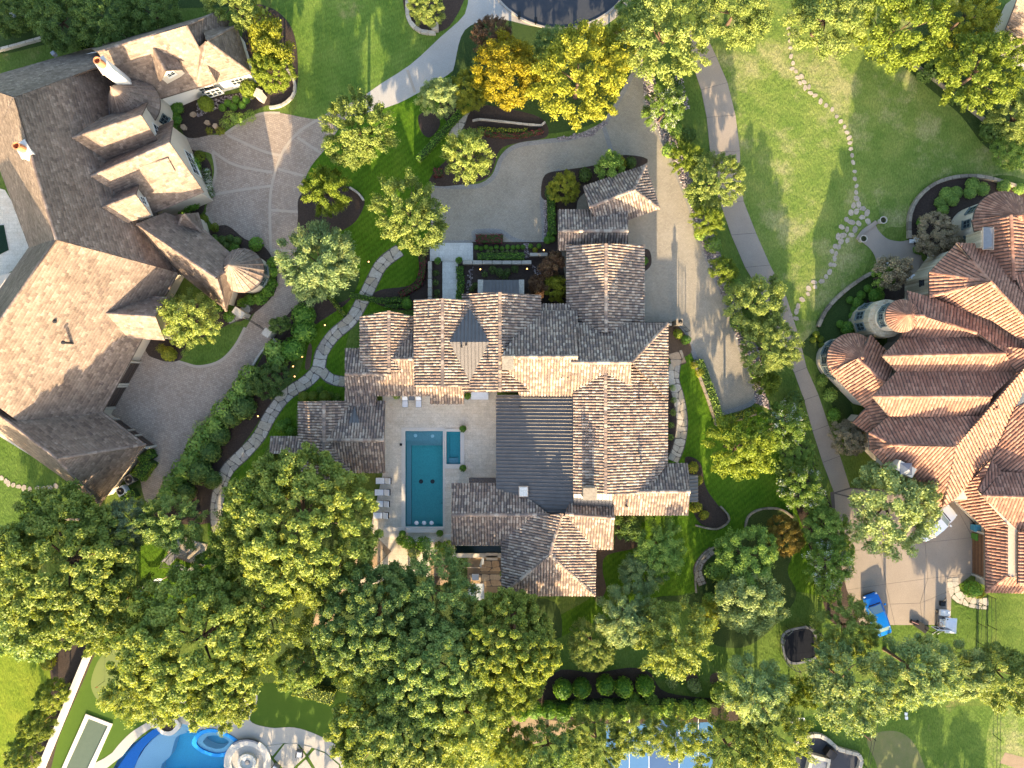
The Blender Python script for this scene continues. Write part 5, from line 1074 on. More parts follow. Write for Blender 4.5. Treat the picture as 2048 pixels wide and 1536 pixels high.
def trunk_mesh(name, seed, r0, z0, C, nb):
    g = np.random.default_rng(seed); mb = MB()
    h = z0 * .75; b = Vector((g.normal(0, .1), g.normal(0, .1), h))
    mb.tube([(0, 0, -.1), (0, 0, .25), Vector((b.x * .5, b.y * .5, h * .5)), b], [r0 * 1.5, r0 * 1.05, r0 * .85, r0 * .7], 8)
    for i in g.permutation(len(C))[:nb]:
        c = Vector(C[i]); m_ = b.lerp(c, .5) + Vector((0, 0, -.12 * (c - b).length)) + Vector(g.normal(0, .15, 3)); mb.tube([b, m_, c], [r0 * .42, r0 * .24, r0 * .06], 5)
    me = bpy.data.meshes.new(name); me.from_pydata(mb.v, [], mb.f); me.materials.append(M['bark']); me.polygons.foreach_set('use_smooth', np.ones(len(mb.f), bool)); me.update(); return me
ORD = ['first', 'second', 'third', 'fourth', 'fifth', 'sixth', 'seventh', 'eighth', 'ninth', 'tenth', 'eleventh', 'twelfth', 'thirteenth', 'fourteenth']
PROTO = {}
#            R   hz   total h  nc   nl  leaf elong rc aspect rough
SPEC = {'big': (8.0, .50, 10.5, 420, 210, .27, .25, .95, .60, .34), 'elm': (4.2, .72, 7.0, 175, 150, .21, .95, .80, .5, .36), 'round': (4.0, .80, 6.6, 150, 150, .20, .25, 1.0, .6, .28),
        'soft': (4.2, .75, 7.2, 130, 210, .30, .5, .95, .25, .26), 'spiky': (3.4, .8, 5.8, 110, 160, .21, 1.0, .85, .5, .32), 'small': (2.0, .85, 3.6, 55, 130, .17, .35, 1.0, .6, .30)}
def proto(kind, var):
    key = (kind, var)
    if key not in PROTO:
        Rr, hz, h, nc, nl, ls, el, rc, asp, ro = SPEC[kind]; z0 = h - hz * Rr * .95
        p, nor, tan, l_, w_, rn, C = crown_np(hash_(kind) + var * 13, Rr, hz, z0, nc, nl, ls, el, rc, 7, -.30, asp, ro, kind == 'soft')
        PROTO[key] = (leaves_mesh('crown', p, nor, tan, l_, w_, rn, LEAF['oak']), trunk_mesh('trunk', var, .05 * Rr, z0, C, 9), Rr, h)
    return PROTO[key]
def hash_(s): return sum(ord(c) * (i + 3) for i, c in enumerate(s))
NT = [0]
def tree(px, py, rpx, kind, leaf, label, name='tree', group='garden trees', hs=1.0, cat='tree'):
    rpx *= 1.09 if kind == 'big' else 1.05
    NT[0] += 1; cm, tm, Rr, h = proto(kind, NT[0] % (3 if kind != 'big' else 3))
    rr = rpx * S * .95; sc = rr / Rr
    if kind in ('spiky', 'small') and hs == 1.0: hs = 1.45
    if kind == 'big': hs = 12.0 / (h * sc)
    elif hs == 1.0 and py > 1000 and px < 1140: hs = max(1, min(1.8, 10.0 / (h * sc)))
    zc = h * sc * hs * .62
    b = P(px, py, zc); sc = rpx * S * (H - zc) / H / Rr
    t = thing(name, label, cat, (b.x, b.y, 0), random.uniform(0, 6.28), group); t.scale = (sc, sc, sc * hs)
    c = link('crown', cm, t); c.material_slots[0].link = 'OBJECT'; c.material_slots[0].material = LEAF[leaf]
    link('trunk', tm, t); return t
TREES = [
 # big canopy south of the houses
 (600, 1045, 150, 'big', 'oak', 'huge oak spreading over the west side of the pool terrace'),
 (500, 1090, 78, 'elm', 'oak', 'oak between the flagstone path end and the huge oak by the pool'),
 (575, 930, 48, 'round', 'oak', 'smaller oak crown touching the south edge of the west wing roof'),
 (120, 1130, 150, 'big', 'oak', 'wide oak over the shaded lawn at the left picture edge'),
 (45, 1240, 90, 'round', 'oakdark', 'oak at the left picture edge above the lime lawn'),
 (215, 1215, 88, 'elm', 'oak', 'oak just above the end of the long white garden wall'),
 (390, 1290, 148, 'big', 'oak', 'broad oak leaning over the teardrop planter and the putting green'),
 (300, 1370, 85, 'elm', 'elm', 'yellow green oak crown over the east edge of the putting green'),
 (520, 1230, 90, 'elm', 'oak', 'oak north of the small turf lawn, west of the tan flagstone path'),
 (452, 1388, 66, 'elm', 'elm', 'bright oak crown overhanging the pale deck of the freeform pool'),
 (745, 1250, 118, 'big', 'oakdark', 'dark oak directly below the pool terrace steps'),
 (860, 1190, 92, 'elm', 'oakdark', 'dark oak crown beside the sunken lounge roofless corner'),
 (735, 1330, 76, 'elm', 'oak', 'oak crown above the long turf lawn south of the canopy'),
 (860, 1330, 115, 'big', 'oakdark', 'dark oak in the middle of the bottom canopy'),
 (800, 1455, 130, 'big', 'elm', 'large yellow green oak at the bottom edge beside the grid paved deck'),
 (930, 1440, 95, 'elm', 'oak', 'oak at the bottom edge next to the bare sandy patch'),
 (1028, 1278, 96, 'big', 'oak', 'broad oak touching the south wing roof of the central house'),
 (1030, 1370, 62, 'round', 'oak', 'oak crown just above the row of clipped dark domes'),
 (650, 1160, 70, 'elm', 'oak', 'oak crown over the upper end of the tan flagstone path'),
 (598, 1338, 50, 'round', 'oakdark', 'dense dark tree at the hedge above the turf lawn'),
 # left side
 (252, 1052, 52, 'soft', 'blue', 'pale blue grey cedar among the dark trees at lower left'),
 (345, 1045, 62, 'elm', 'oakdark', 'dark loose tree above the garden swing frame'),
 (430, 1135, 45, 'round', 'green', 'bright green tree right of the garden swing frame'),
 (35, 1085, 42, 'round', 'dark', 'dark bushy tree at the left edge below the stone edging'),
 (715, 262, 74, 'elm', 'elm', 'feathery yellow green elm where the entrance drive meets the round court'),
 (818, 432, 78, 'elm', 'elm', 'feathery pale elm overhanging the west edge of the grey court'),
 (932, 312, 50, 'spiky', 'elm', 'loose pale elm at the curved northwest corner of the grey court'),
 (876, 190, 43, 'round', 'sage', 'small dense pale green tree beside the golden trees'),
 (650, 382, 48, 'spiky', 'lime', 'lopsided bright lime tree in the island bed of the lush lawn'),
 (636, 527, 80, 'soft', 'pine', 'fluffy grey green pine beside the narrow drive and turret'),
 (376, 643, 56, 'spiky', 'elm', 'starburst yellow green tree in front of the shingle house dormer'),
 (543, 142, 44, 'round', 'lime', 'lime green tree at the corner of the white walled wing'),
 (545, 85, 46, 'small', 'yellow', 'sparse golden brown tree beside the trellis garden'),
 (460, 0, 60, 'elm', 'elm', 'yellow green tree cut by the top edge above the shingle roof'),
 (855, 12, 40, 'round', 'elm', 'round tree in the stone ringed bed at the top edge'),
 (112, 35, 62, 'round', 'dark', 'dark evergreen nearest the white post light at the top left'),
 (215, 45, 62, 'elm', 'dark', 'dark evergreen in the middle of the row at the top left'),
 (300, 20, 58, 'round', 'dark', 'dark evergreen at the right end of the row at the top left'),
 (20, 25, 50, 'round', 'dark', 'dark evergreen in the top left picture corner'),
 # north
 (1020, 140, 75, 'round', 'gold', 'bright golden yellow tree, the yellowest in the garden'),
 (935, 178, 45, 'round', 'yellow', 'olive gold tree on the west side of the golden tree'),
 (985, 75, 42, 'elm', 'bronze', 'thin olive brown tree above the golden tree'),
 (1160, 150, 100, 'elm', 'yellow', 'wide yellow green tree over the north rim of the grey court'),
 (1110, 95, 45, 'round', 'oakdark', 'green tree just below the asphalt cul de sac'),
 (1225, 95, 50, 'round', 'yellow', 'yellow green tree below the right edge of the cul de sac'),
 (1330, 70, 98, 'elm', 'elm', 'tall loose tree covering the start of the concrete drive'),
 (1275, 15, 45, 'round', 'oakdark', 'dark green crown beside the asphalt at the top edge'),
 (1476, 14, 80, 'round', 'elm', 'dense light green tree at the top edge beside the dry lawn'),
 (1662, 26, 84, 'round', 'elm', 'light green tree at the top of the stepping stone path'),
 (1808, 52, 92, 'round', 'lime', 'very bright lime green tree at the top right'),
 (1935, 30, 62, 'elm', 'yellow', 'yellow tree between the lime tree and the house corner at the top right'),
 (1962, 142, 88, 'elm', 'lime', 'bright yellow green tree below the corner house at the top right'),
 (2035, 235, 62, 'elm', 'elm', 'yellow green tree at the right edge beside the shaded lawn'),
 (2025, 300, 40, 'round', 'green', 'green tree at the right edge above the curved stone wall'),
 (1330, 220, 40, 'spiky', 'white', 'white flowering tree beside the pebble strip near the top'),
 (1372, 318, 32, 'spiky', 'lime', 'upper lime green shrub tree along the pebble strip'),
 (1430, 360, 58, 'elm', 'elm', 'round green tree overhanging the concrete drive at its bend'),
 (1413, 442, 32, 'spiky', 'lime', 'lime tree just below the round tree at the drive bend'),
 (1447, 540, 30, 'small', 'lime', 'bright lime ball of a tree alone on the concrete drive edge'),
 (1515, 608, 64, 'round', 'elm', 'yellow green tree between the parking court and the concrete drive'),
 (1540, 695, 60, 'elm', 'elm', 'tree at the bottom of the pair beside the parking court end'),
 (1532, 765, 28, 'small', 'lime', 'small lime tree by the south corner of the parking court'),
 # east
 (1565, 850, 46, 'spiky', 'white', 'white flowering tree nearest the south end of the parking court'),
 (1480, 900, 64, 'spiky', 'lime', 'starburst lime tree standing alone in the lush east lawn'),
 (1605, 975, 44, 'spiky', 'white', 'white flowering tree in the middle of the hedge along the concrete drive'),
 (1592, 905, 36, 'round', 'green', 'dark green tree between two white flowering trees'),
 (1650, 1062, 50, 'round', 'green', 'dark green tree where the concrete drive widens into the yard'),
 (1660, 1130, 46, 'spiky', 'white', 'white flowering tree beside the blue car yard'),
 (1790, 1016, 98, 'round', 'sage', 'wide olive green tree over the yard by the terracotta house'),
 (1698, 875, 38, 'round', 'twig', 'sparse olive tree against the terracotta eave'),
 (1568, 1072, 42, 'round', 'orange', 'orange brown leaved tree inside the curled grey edging'),
 (1495, 1115, 66, 'round', 'green', 'mid green tree west of the orange tree'),
 (1500, 1210, 72, 'round', 'sage', 'pale sage tree in the brown bed east of the lush lawn'),
 (1320, 1095, 55, 'soft', 'green', 'dark soft crown behind the pale pine south of the house'),
 (1285, 1140, 48, 'soft', 'pine', 'pale soft pine near the southeast roof corner'),
 (1250, 1050, 34, 'small', 'dark', 'dark shrub tree under the pinkish south roof'),
 (1252, 1235, 62, 'soft', 'pine', 'pale feathery yellow tree south of the house on the back lawn'),
 (1185, 1290, 50, 'elm', 'elm', 'small yellow green tree between the broad oak and the feathery tree'),
 (1350, 1275, 74, 'spiky', 'elm', 'jagged green tree in the middle of the back lawn'),
 (1415, 1230, 30, 'small', 'yellow', 'small yellow tree between the jagged tree and the sage tree'),
 (1695, 1255, 60, 'elm', 'elm', 'loose tree overhanging the trampoline and the blue car'),
 (1662, 1302, 34, 'spiky', 'elm', 'low branchy tree to the right of the trampoline'),
 (1510, 1378, 68, 'soft', 'pine', 'round grey green tree at the end of the clipped hedge'),
 (1600, 1385, 36, 'small', 'lime', 'lime green shrub tree beside the round grey green tree'),
 (1700, 1375, 88, 'elm', 'pine', 'feathery yellow green tree below the trampoline lawn'),
 (1835, 1345, 76, 'soft', 'pine', 'soft grey green tree in the row below the golf cart'),
 (1920, 1345, 60, 'soft', 'sage', 'pale grey green tree in the row below the wire fence'),
 (2005, 1350, 72, 'soft', 'elm', 'soft yellow green tree at the right end of the southern row'),
 (1545, 1480, 72, 'elm', 'elm', 'feathery yellow tree left of the dark barbecue terrace'),
 (1460, 1500, 70, 'elm', 'oak', 'feathery tree covering the right corner of the tennis court'),
 (1354, 1470, 48, 'spiky', 'oak', 'weeping tree over the middle of the tennis court'),
 (1272, 1462, 50, 'spiky', 'elm', 'weeping tree over the left part of the tennis court'),
 (1195, 1485, 60, 'elm', 'oak', 'loose tree left of the tennis court'),
 (1100, 1510, 62, 'round', 'oakdark', 'dark tree below the bare sandy patch at the bottom edge'),
 (1020, 1500, 50, 'round', 'oak', 'yellow green crown at the bottom edge below the bare sandy patch'),
 (72, 1452, 36, 'round', 'oak', 'upper tree of the narrow row along the white garden wall'),
 (102, 1388, 34, 'round', 'oak', 'tree of the narrow row nearest the top of the white garden wall'),
 (42, 1512, 36, 'round', 'elm', 'lowest tree of the narrow row along the white garden wall'),
 (1875, 470, 46, 'round', 'twig', 'bare pinkish grey tree beside the stone chimney of the terracotta house'),
 (1788, 545, 36, 'small', 'twig', 'thin grey tree at the foot of the curved entry stair'),
 (1768, 552, 26, 'small', 'green', 'small green shrub tree beside the entry stair lamp'),
 (1105, 530, 28, 'small', 'bronze', 'bronze shrub tree at the end of the short pale wall'),
 (1078, 570, 24, 'small', 'bronze', 'dark bronze shrub tree east of the metal porch roof'),
 (1112, 578, 27, 'small', 'yellow', 'olive yellow shrub tree in the corner of the entry garden'),
 (1128, 375, 34, 'round', 'yellow', 'cream tipped evergreen in the bed northwest of the gatehouse roof'),
 (1222, 332, 30, 'small', 'green', 'dark green shrub tree at the north corner of the gatehouse roof'),
 (540, 760, 40, 'round', 'dark', 'dark brown green tree beside the flagstone path fork'),
 (560, 650, 22, 'small', 'dark', 'dark bushy tree beside the iron gate post'),
]
HS = {(715, 262): 1.4, (818, 432): 1.2, (650, 382): 1.8, (543, 142): 1.35, (876, 190): 1.3, (1700, 1375): 1.45, (1835, 1345): 1.5, (1695, 1255): 1.35, (1920, 1345): 1.2, (1510, 1378): 1.3, (1545, 1480): 1.3}
for t_ in TREES: tree(*t_, hs=HS.get(t_[:2], 1.0))
# trees of the plots just below the picture, whose long shadows fall into it
for i, (x, y, r_, k) in enumerate(((300, 1640, 58, 'elm'), (420, 1640, 58, 'elm'), (530, 1650, 60, 'elm'), (640, 1640, 56, 'elm'), (1720, 1690, 56, 'elm'), (1800, 1640, 40, 'spiky'), (1868, 1680, 56, 'elm'), (1950, 1650, 42, 'spiky'))):
    tree(x, y, r_, k, 'oak', ORD[i] + ' tree from the left of the neighbouring plots below the bottom picture edge', group='trees below the picture edge', hs=.8)
# ---- shrubs: one leafy mesh each
SHR = {}
def shrub_mesh(kind, var):
    key = (kind, var)
    if key in SHR: return SHR[key]
    g = np.random.default_rng(hash_(kind) + var)
    if kind == 'ball': m, ls, el = 520, .16, .03
    elif kind == 'bush': m, ls, el = 460, .22, .28
    else: m, ls, el = 380, .22, .45
    v = unit(g.normal(size=(m, 3)) + np.array([0, 0, .25])); v[:, 2] = np.abs(v[:, 2]) * np.sign(v[:, 2] + .25)
    lob = unit(g.normal(size=(6, 3))); rr = (1 - el) + el * np.clip((v @ lob.T).max(1), 0, 1) + g.normal(0, .03 + el * .2, m)
    p = v * rr[:, None] * np.array([1, 1, .85]); p[:, 2] += .75; p[:, 2] = np.maximum(p[:, 2], .03)
    nor = v + g.normal(size=(m, 3)) * .45 + np.array([0, 0, .2]); tan = g.normal(size=(m, 3)) + v * (1.2 if kind == 'tuft' else 0)
    l_ = ls * 1.35 * g.uniform(.7, 1.3, m); cl = (v @ lob[0]) * .25 + .5
    me = leaves_mesh('foliage', p, nor, tan, l_, l_ * (.62 if kind != 'tuft' else .3), np.clip(.45 * cl + .55 * g.random(m), 0, 1), LEAF['hedge'])
    if kind == 'ball':
        bm = bmesh.new(); bm.from_mesh(me); lay = bm.faces.layers.float['rnd']
        r_ = bmesh.ops.create_icosphere(bm, subdivisions=2, radius=.9, matrix=Matrix.Translation((0, 0, .72)) @ Matrix.Diagonal((1, 1, .82, 1)))
        for f in {f for v_ in r_['verts'] for f in v_.link_faces}: f[lay] = .15
        bm.to_mesh(me); bm.free()
    SHR[key] = me; return me
NS = [0]
def shrub(px, py, rpx, leaf, label, kind='bush', hs=1.0, name='shrub', group='garden shrubs', cat='shrub', sx=1, rz=0):
    NS[0] += 1; sc = rpx * S * .96; b = P(px, py, sc * hs * .8)
    o = link(name, shrub_mesh(kind, NS[0] % 3)); tag(o, label, cat, group); o.location = (b.x, b.y, 0); o.scale = (sc * sx, sc, sc * hs); o.rotation_euler = (0, 0, rz or (random.uniform(0, 6.28) if sx == 1 else 0))
    o.material_slots[0].link = 'OBJECT'; o.material_slots[0].material = LEAF[leaf]; return o
def row(pts, r, leaf, fmt, kind='ball', **k):
    for i, q in enumerate(pts): shrub(q[0], q[1], q[2] if len(q) > 2 else r, leaf, fmt % ORD[i], kind, **k)
# clipped domes and hedges at the south
row([(1125, 1378), (1163, 1376), (1211, 1370), (1247, 1374), (1290, 1371)], 19, 'hedge', '%s clipped dark green dome from the left in the back lawn bed', hs=1.7, name='topiary_dome', group='row of clipped domes', cat='topiary')
row([(1042, 1425), (1070, 1420), (1098, 1420), (1127, 1425)], 17, 'hedge', '%s round clipped ball from the left above the bare sandy patch', hs=1.4, name='topiary_ball', group='clipped balls above the sandy patch', cat='topiary')
row([(1157, 1418), (1188, 1421), (1215, 1418), (1245, 1422), (1275, 1418), (1308, 1422), (1340, 1416), (1372, 1419), (1402, 1417)], 19, 'green', '%s rounded mound from the left in the long southern hedge', hs=1.3, name='hedge_mound', group='mounds of the southern hedge')
shrub(1344, 1365, 13, 'sage', 'pale silver shrub standing right of the clipped domes', 'tuft'); shrub(1388, 1372, 14, 'sage', 'pale green shrub below the first round tree ring on the back lawn'); shrub(1440, 1385, 22, 'green', 'green shrub at the left foot of the round grey green tree')
row([(1265, 1400), (1300, 1402)], 16, 'green', '%s loose green shrub from the left below the last clipped domes', 'bush')
# west side hedge between drive and path
row([(607, 630, 24), (608, 662, 25), (586, 698, 24)], 24, 'hedge', '%s big glossy clipped mound from the top beside the lit path', hs=1.1, group='glossy mounds beside the lit path')
row([(549, 700), (553, 722), (500, 752), (485, 775), (470, 800), (447, 822), (432, 852), (410, 872), (395, 895), (383, 918), (365, 940), (350, 962), (338, 985)], 22, 'green', '%s bush from the top in the hedge along the lower paved drive', 'bush', hs=1.1, group='hedge along the lower paved drive')
row([(488, 815, 25), (505, 770, 22), (463, 835, 20), (440, 872, 20), (420, 905, 22), (400, 945, 25), (425, 960, 18), (372, 985, 20)], 20, 'dark', '%s dark rounded shrub from the top on the path side of the drive hedge', 'ball', hs=1.2, group='dark rounded shrubs inside the drive hedge')
row([(425, 840, 16), (403, 858, 18), (392, 880, 16)], 16, 'sage', '%s silver green shrub from the top at the lower drive edge', 'tuft', group='silver shrubs at the lower drive edge')
row([(607, 793, 11), (626, 792, 10), (650, 793, 12)], 11, 'lime', '%s lime ball from the left against the west wing roof', hs=1.0, group='lime balls against the west wing')
row([(562, 853, 13), (575, 845, 9), (582, 862, 10)], 11, 'hedge', '%s small bush from the left in the bed below the lime balls', 'bush')
for i, q in enumerate([(660, 790), (640, 780), (675, 795)]): shrub(*q, 8, 'dark', ('low dark plant at the left of', 'low dark plant in front of', 'low dark plant at the right of')[i] + ' the lime balls by the wing', 'tuft')
# shingle house front beds
row([(410, 207, 14), (330, 205, 16), (352, 215, 15), (350, 238, 13), (340, 255, 14), (350, 275, 10)], 14, 'hedge', '%s clipped bush from the wing end along the first turret wall', 'ball', group='bushes along the first turret')
shrub(412, 208, 15, 'lime', 'yellow cone shaped shrub below the white wall', 'ball', 1.5); shrub(498, 178, 18, 'lime', 'lime rounded shrub at the right end of the white wall', 'ball', 1.3)
row([(456, 206), (472, 199), (467, 214), (484, 210), (445, 215), (492, 200)], 8, 'hedge', '%s small ball from the left in the cluster below the white wall', group='balls below the white wall')
row([(465, 235, 16), (480, 240, 13), (500, 232, 12), (450, 245, 11)], 13, 'green', '%s low leafy mound from the left at the court edge of the pebble bed', 'tuft', group='mounds at the pebble bed')
row([(418, 262, 8), (440, 262, 9)], 8, 'yellow', '%s yellowish grass clump from the left in the dark island bed', 'tuft')
for i, q in enumerate([(388, 230), (416, 247), (432, 253), (369, 256)]):
    mb = MB(); mb.prism([P(*p).xy for p in stone_poly(q[0], q[1], 5.5, i)], 0, .3); tag(mb.build('boulder', M['flag_tan']), ('tan boulder at the top left of the dark island bed', 'tan boulder in the middle of the dark island bed', 'tan boulder at the right of the dark island bed', 'tan boulder at the lower left of the dark island bed')[i], 'boulder', 'boulders in the island bed')
row([(383, 330, 19), (385, 355, 19), (388, 378, 18), (378, 402, 22), (360, 412, 17)], 19, 'hedge', '%s large clipped shrub from the top in front of the wide dormer', 'ball', hs=.9, group='large clipped shrubs before the wide dormer')
row([(413, 345), (416, 360), (418, 375), (421, 388)], 9, 'flower', '%s white flower clump from the top beside the round court', 'bush', name='flower_clump', group='white flowers beside the court', cat='flowers')
row([(400, 312, 11), (365, 308, 10), (430, 455, 9), (408, 438, 9)], 10, 'lime', '%s yellow green bush from the top left at the court side of the shingle house', 'bush')
row([(432, 482), (445, 480), (460, 478), (474, 482), (438, 494), (452, 492), (446, 503), (466, 492), (430, 474, 6)], 9, 'dark', '%s dark boxwood ball from the left north of the second turret', group='boxwood balls north of the second turret')
row([(512, 488, 15), (468, 498, 12), (544, 525, 11), (546, 545, 11), (545, 566, 11), (535, 582, 13), (520, 598, 14), (500, 600, 12)], 12, 'hedge', '%s shrub clockwise round the second turret', 'bush', group='shrubs round the second turret')
row([(485, 605, 10), (458, 632, 12), (440, 615, 9), (335, 575, 12), (322, 590, 10)], 10, 'hedge', '%s small shrub from the right beside the gate wing wall', 'bush')
shrub(338, 708, 15, 'yellow', 'golden oval shrub at the corner of the garage court', 'ball', 1.3); shrub(322, 698, 10, 'yellow', 'small golden plant behind the golden oval shrub', 'tuft'); shrub(370, 705, 8, 'green', 'little green plant on the garage court island', 'tuft')
# box hedges
def hedge(pts, wpx, h, leaf, label, closed=False):
    wp = [P(*q, h * .6) for q in pts]; o0 = wp[0].copy(); o0.z = 0; g = np.random.default_rng(len(label)); PP = []; NN = []; core = MB()
    for a, b in zip(wp, wp[1:]):
        L = (b - a).length; d = (b - a) / L; s = np.array((-d.y, d.x, 0)); wd = wpx * S
        m = int(L * (wd + 2 * h) * 75)
        t = g.random(m)[:, None]; e = g.random(m) * (wd + 2 * h); side = np.where(e < wd, e - wd / 2, np.where(e < wd + h, -wd / 2, wd / 2)); zz = np.where(e < wd, h, (e - wd) % h)
        PP.append(np.array(a) * (1, 1, 0) + np.array(b - a) * (1, 1, 0) * t + s * side[:, None] + np.array((0, 0, 1)) * zz[:, None] + g.normal(0, .05, (m, 3)))
        NN.append(np.where((e < wd)[:, None], np.array((0, 0, 1.0)), s * np.sign(side)[:, None]) + g.normal(0, .5, (m, 3)))
        c = (a + b) / 2; core.box((c.x - o0.x, c.y - o0.y, h * .48), (L, wd * .94, h * .94), math.atan2(d.y, d.x))
    p = np.concatenate(PP) - np.array(o0); n_ = np.concatenate(NN); m = len(p); l_ = .17 * g.uniform(.7, 1.3, m)
    t = thing('hedge', label, 'hedge', o0); core.build('branches', M['cover'], t)
    fo = link('foliage', leaves_mesh('foliage', p, n_, g.normal(size=(m, 3)), l_, l_ * .65, g.random(m), LEAF[leaf]), t); return t
hedge([(955, 513), (1049, 513)], 12, .8, 'lime' if 0 else 'hedge', 'long bright clipped hedge north of the pale entry wall')
hedge([(919, 533), (922, 570), (917, 606)], 13, .5, 'hedge', 'ivy strip east of the entry walk')
hedge([(1398, 720), (1415, 765), (1428, 800), (1438, 835)], 14, .7, 'green', 'clipped hedge along the west edge of the parking court')
hedge([(1440, 842), (1480, 832), (1512, 820)], 11, .6, 'yellow', 'yellowish clipped hedge below the parking court')
hedge([(290, 905), (300, 920), (277, 955)], 26, 1.2, 'hedge', 'tall block hedge against the garage wing of the shingle house')
hedge([(245, 1000), (272, 985)], 18, .9, 'hedge', 'low rounded hedge behind the air conditioners')
hedge([(155, 93), (200, 78), (245, 70)], 13, .8, 'green', 'wavy clipped hedge along the north eave of the shingle house')
hedge([(940, 205), (890, 260), (850, 305), (835, 320)], 13, .7, 'hedge', 'long leafy hedge dividing the lush lawn diagonally')
hedge([(600, 575), (660, 595), (690, 632)], 6, .7, 'lime', 'thin clipped hedge running from the fluffy pine to the flagstone path')
hedge([(1103, 395), (1103, 440), (1106, 470)], 13, .8, 'hedge', 'dark hedge between the court and the garage wing')
hedge([(1055, 262), (1000, 262), (955, 258)], 7, .4, 'yellow', 'yellow green groundcover band above the court')
hedge([(1085, 262), (1040, 272), (985, 270), (965, 265)], 8, .5, 'burgundy', 'burgundy shrub band along the north curve of the court')
hedge([(952, 478), (975, 478), (1006, 478)], 16, .7, 'burgundy', 'burgundy clipped hedge east of the entry landing')
hedge([(846, 498), (846, 540), (838, 570), (800, 590)], 11, .6, 'burgundy', 'curved burgundy hedge west of the entry walk')
hedge([(866, 345), (885, 345)], 16, .5, 'burgundy', 'small burgundy clump under the loose elm')
hedge([(590, 1375), (640, 1388), (668, 1395)], 24, 1.2, 'oak', 'leafy hedge along the north side of the turf lawn')
hedge([(1090, 1408), (1260, 1404), (1440, 1408)], 8, .9, 'dark', 'dark continuous hedge behind the clipped domes')
hedge([(700, 590), (760, 602), (820, 598)], 10, .35, 'hedge', 'low green border along the west wing front')
hedge([(770, 612), (815, 612)], 7, .4, 'hedge', 'short clipped border by the west wing gable')
hedge([(10, 60), (75, 45)], 16, .6, 'green', 'strappy green border in the top left corner')
hedge([(1895, 60), (1990, 100)], 5, .5, 'dark', 'dark border below the corner house')
# entry garden
row([(953, 495), (962, 497), (972, 494), (982, 497), (993, 494), (1004, 497), (1015, 494), (1026, 495), (1036, 494), (1046, 494)], 5, 'hedge', '%s boxwood ball from the left in the upper entry garden row', group='upper boxwood row of the entry garden')
row([(976, 503), (985, 503), (994, 503), (1005, 504), (1014, 503), (1023, 503), (1033, 504)], 4, 'sage', '%s pale tuft from the left above the bright clipped hedge', 'tuft', group='pale tufts of the entry garden')
row([(1061, 492), (1078, 492), (1095, 480, 8), (1100, 468, 7), (1104, 478, 7)], 5, 'hedge', '%s green ball from the left near the court corner of the garage wing', group='green balls near the garage wing')
shrub(1070, 500, 5.5, 'yellow', 'small yellow ball in the bed below the pebble edging', 'ball')
row([(985, 540, 9), (1000, 545, 9), (1015, 545, 8), (970, 548, 7), (1030, 538, 8), (950, 570, 7), (943, 578, 6), (1010, 553, 8)], 8, 'dark', '%s low plant from the left in the shaded bed before the metal porch', 'tuft', group='low plants before the metal porch')
row([(872, 545), (872, 565), (874, 585), (873, 600)], 7, 'dark', '%s fern like plant from the top between the pale wall and the walk', 'tuft', group='plants along the entry walk')
shrub(814, 608, 11, 'hedge', 'clipped round ball at the corner of the west wing', 'ball'); shrub(1104, 385, 14, 'dark', 'dark shrub at the foot of the cream tipped evergreen', 'bush'); shrub(1170, 350, 14, 'dark', 'dark shrub west of the gatehouse north corner', 'bush'); shrub(1262, 325, 12, 'dark', 'dark shrub hugging the north eave of the gatehouse', 'bush'); shrub(1240, 325, 14, 'yellow', 'cream tipped shrub above the gatehouse roof', 'bush')
shrub(1287, 522, 9, 'hedge', 'small round plant in the half moon bed at the garage wall', 'bush'); shrub(1356, 668, 10, 'lime', 'bright yellow shrub by the house corner at the iron gate', 'bush'); shrub(1372, 680, 10, 'hedge', 'green climbing shrub beside the brick patio', 'bush')
row([(1345, 775), (1347, 800), (1346, 825), (1343, 850), (1342, 875)], 7, 'green', '%s small plant from the top along the east wall bed', 'tuft', group='small plants along the east wall')
row([(1390, 730, 9), (1400, 745, 10), (1386, 935, 12), (1396, 960, 10), (1392, 1015, 12), (1408, 1030, 10)], 10, 'yellow', '%s yellowish bush from the top along the east garden', 'bush', group='yellowish bushes of the east garden')
row([(1430, 1145, 20), (1460, 1160, 20), (1445, 1180, 18), (1420, 1200, 16)], 18, 'green', '%s bright green shrub from the left below the mid green tree', 'bush', group='bright green shrubs in the brown bed')
row([(1575, 935, 24), (1625, 1000, 24), (1612, 925, 20), (1640, 1030, 26), (1685, 1095, 22), (1590, 820, 20), (1560, 800, 18), (1620, 890, 16), (1655, 1180, 22)], 22, 'dark', '%s dark shrub from the list along the concrete drive hedge', 'bush', group='dark shrubs along the concrete drive', hs=1.2) if 0 else None
for q, tx in (((1575, 940, 24), 'dark shrub left of the middle white flowering tree'), ((1632, 1005, 24), 'dark shrub right of the middle white flowering tree'), ((1615, 925, 20), 'dark shrub on the drive side of the second white flowering tree'), ((1640, 1035, 24), 'dark shrub above the yard corner'), ((1690, 1100, 20), 'dark shrub hanging over the yard edge'), ((1588, 800, 20), 'dark shrub beside the drive below the small lime tree'), ((1655, 1180, 24), 'dark shrub below the lowest white flowering tree'), ((1500, 660, 22), 'dark shrub under the yellow green tree at the parking court'), ((1350, 180, 18), 'dark shrub by the dry creek cobbles'), ((1375, 270, 16), 'dark shrub between the flowering tree and the first lime shrub'), ((1390, 390, 18), 'dark shrub left of the round tree at the drive bend')):
    shrub(*q, 'green' if q[0] > 1600 else 'dark', tx, 'bush', 1.2)
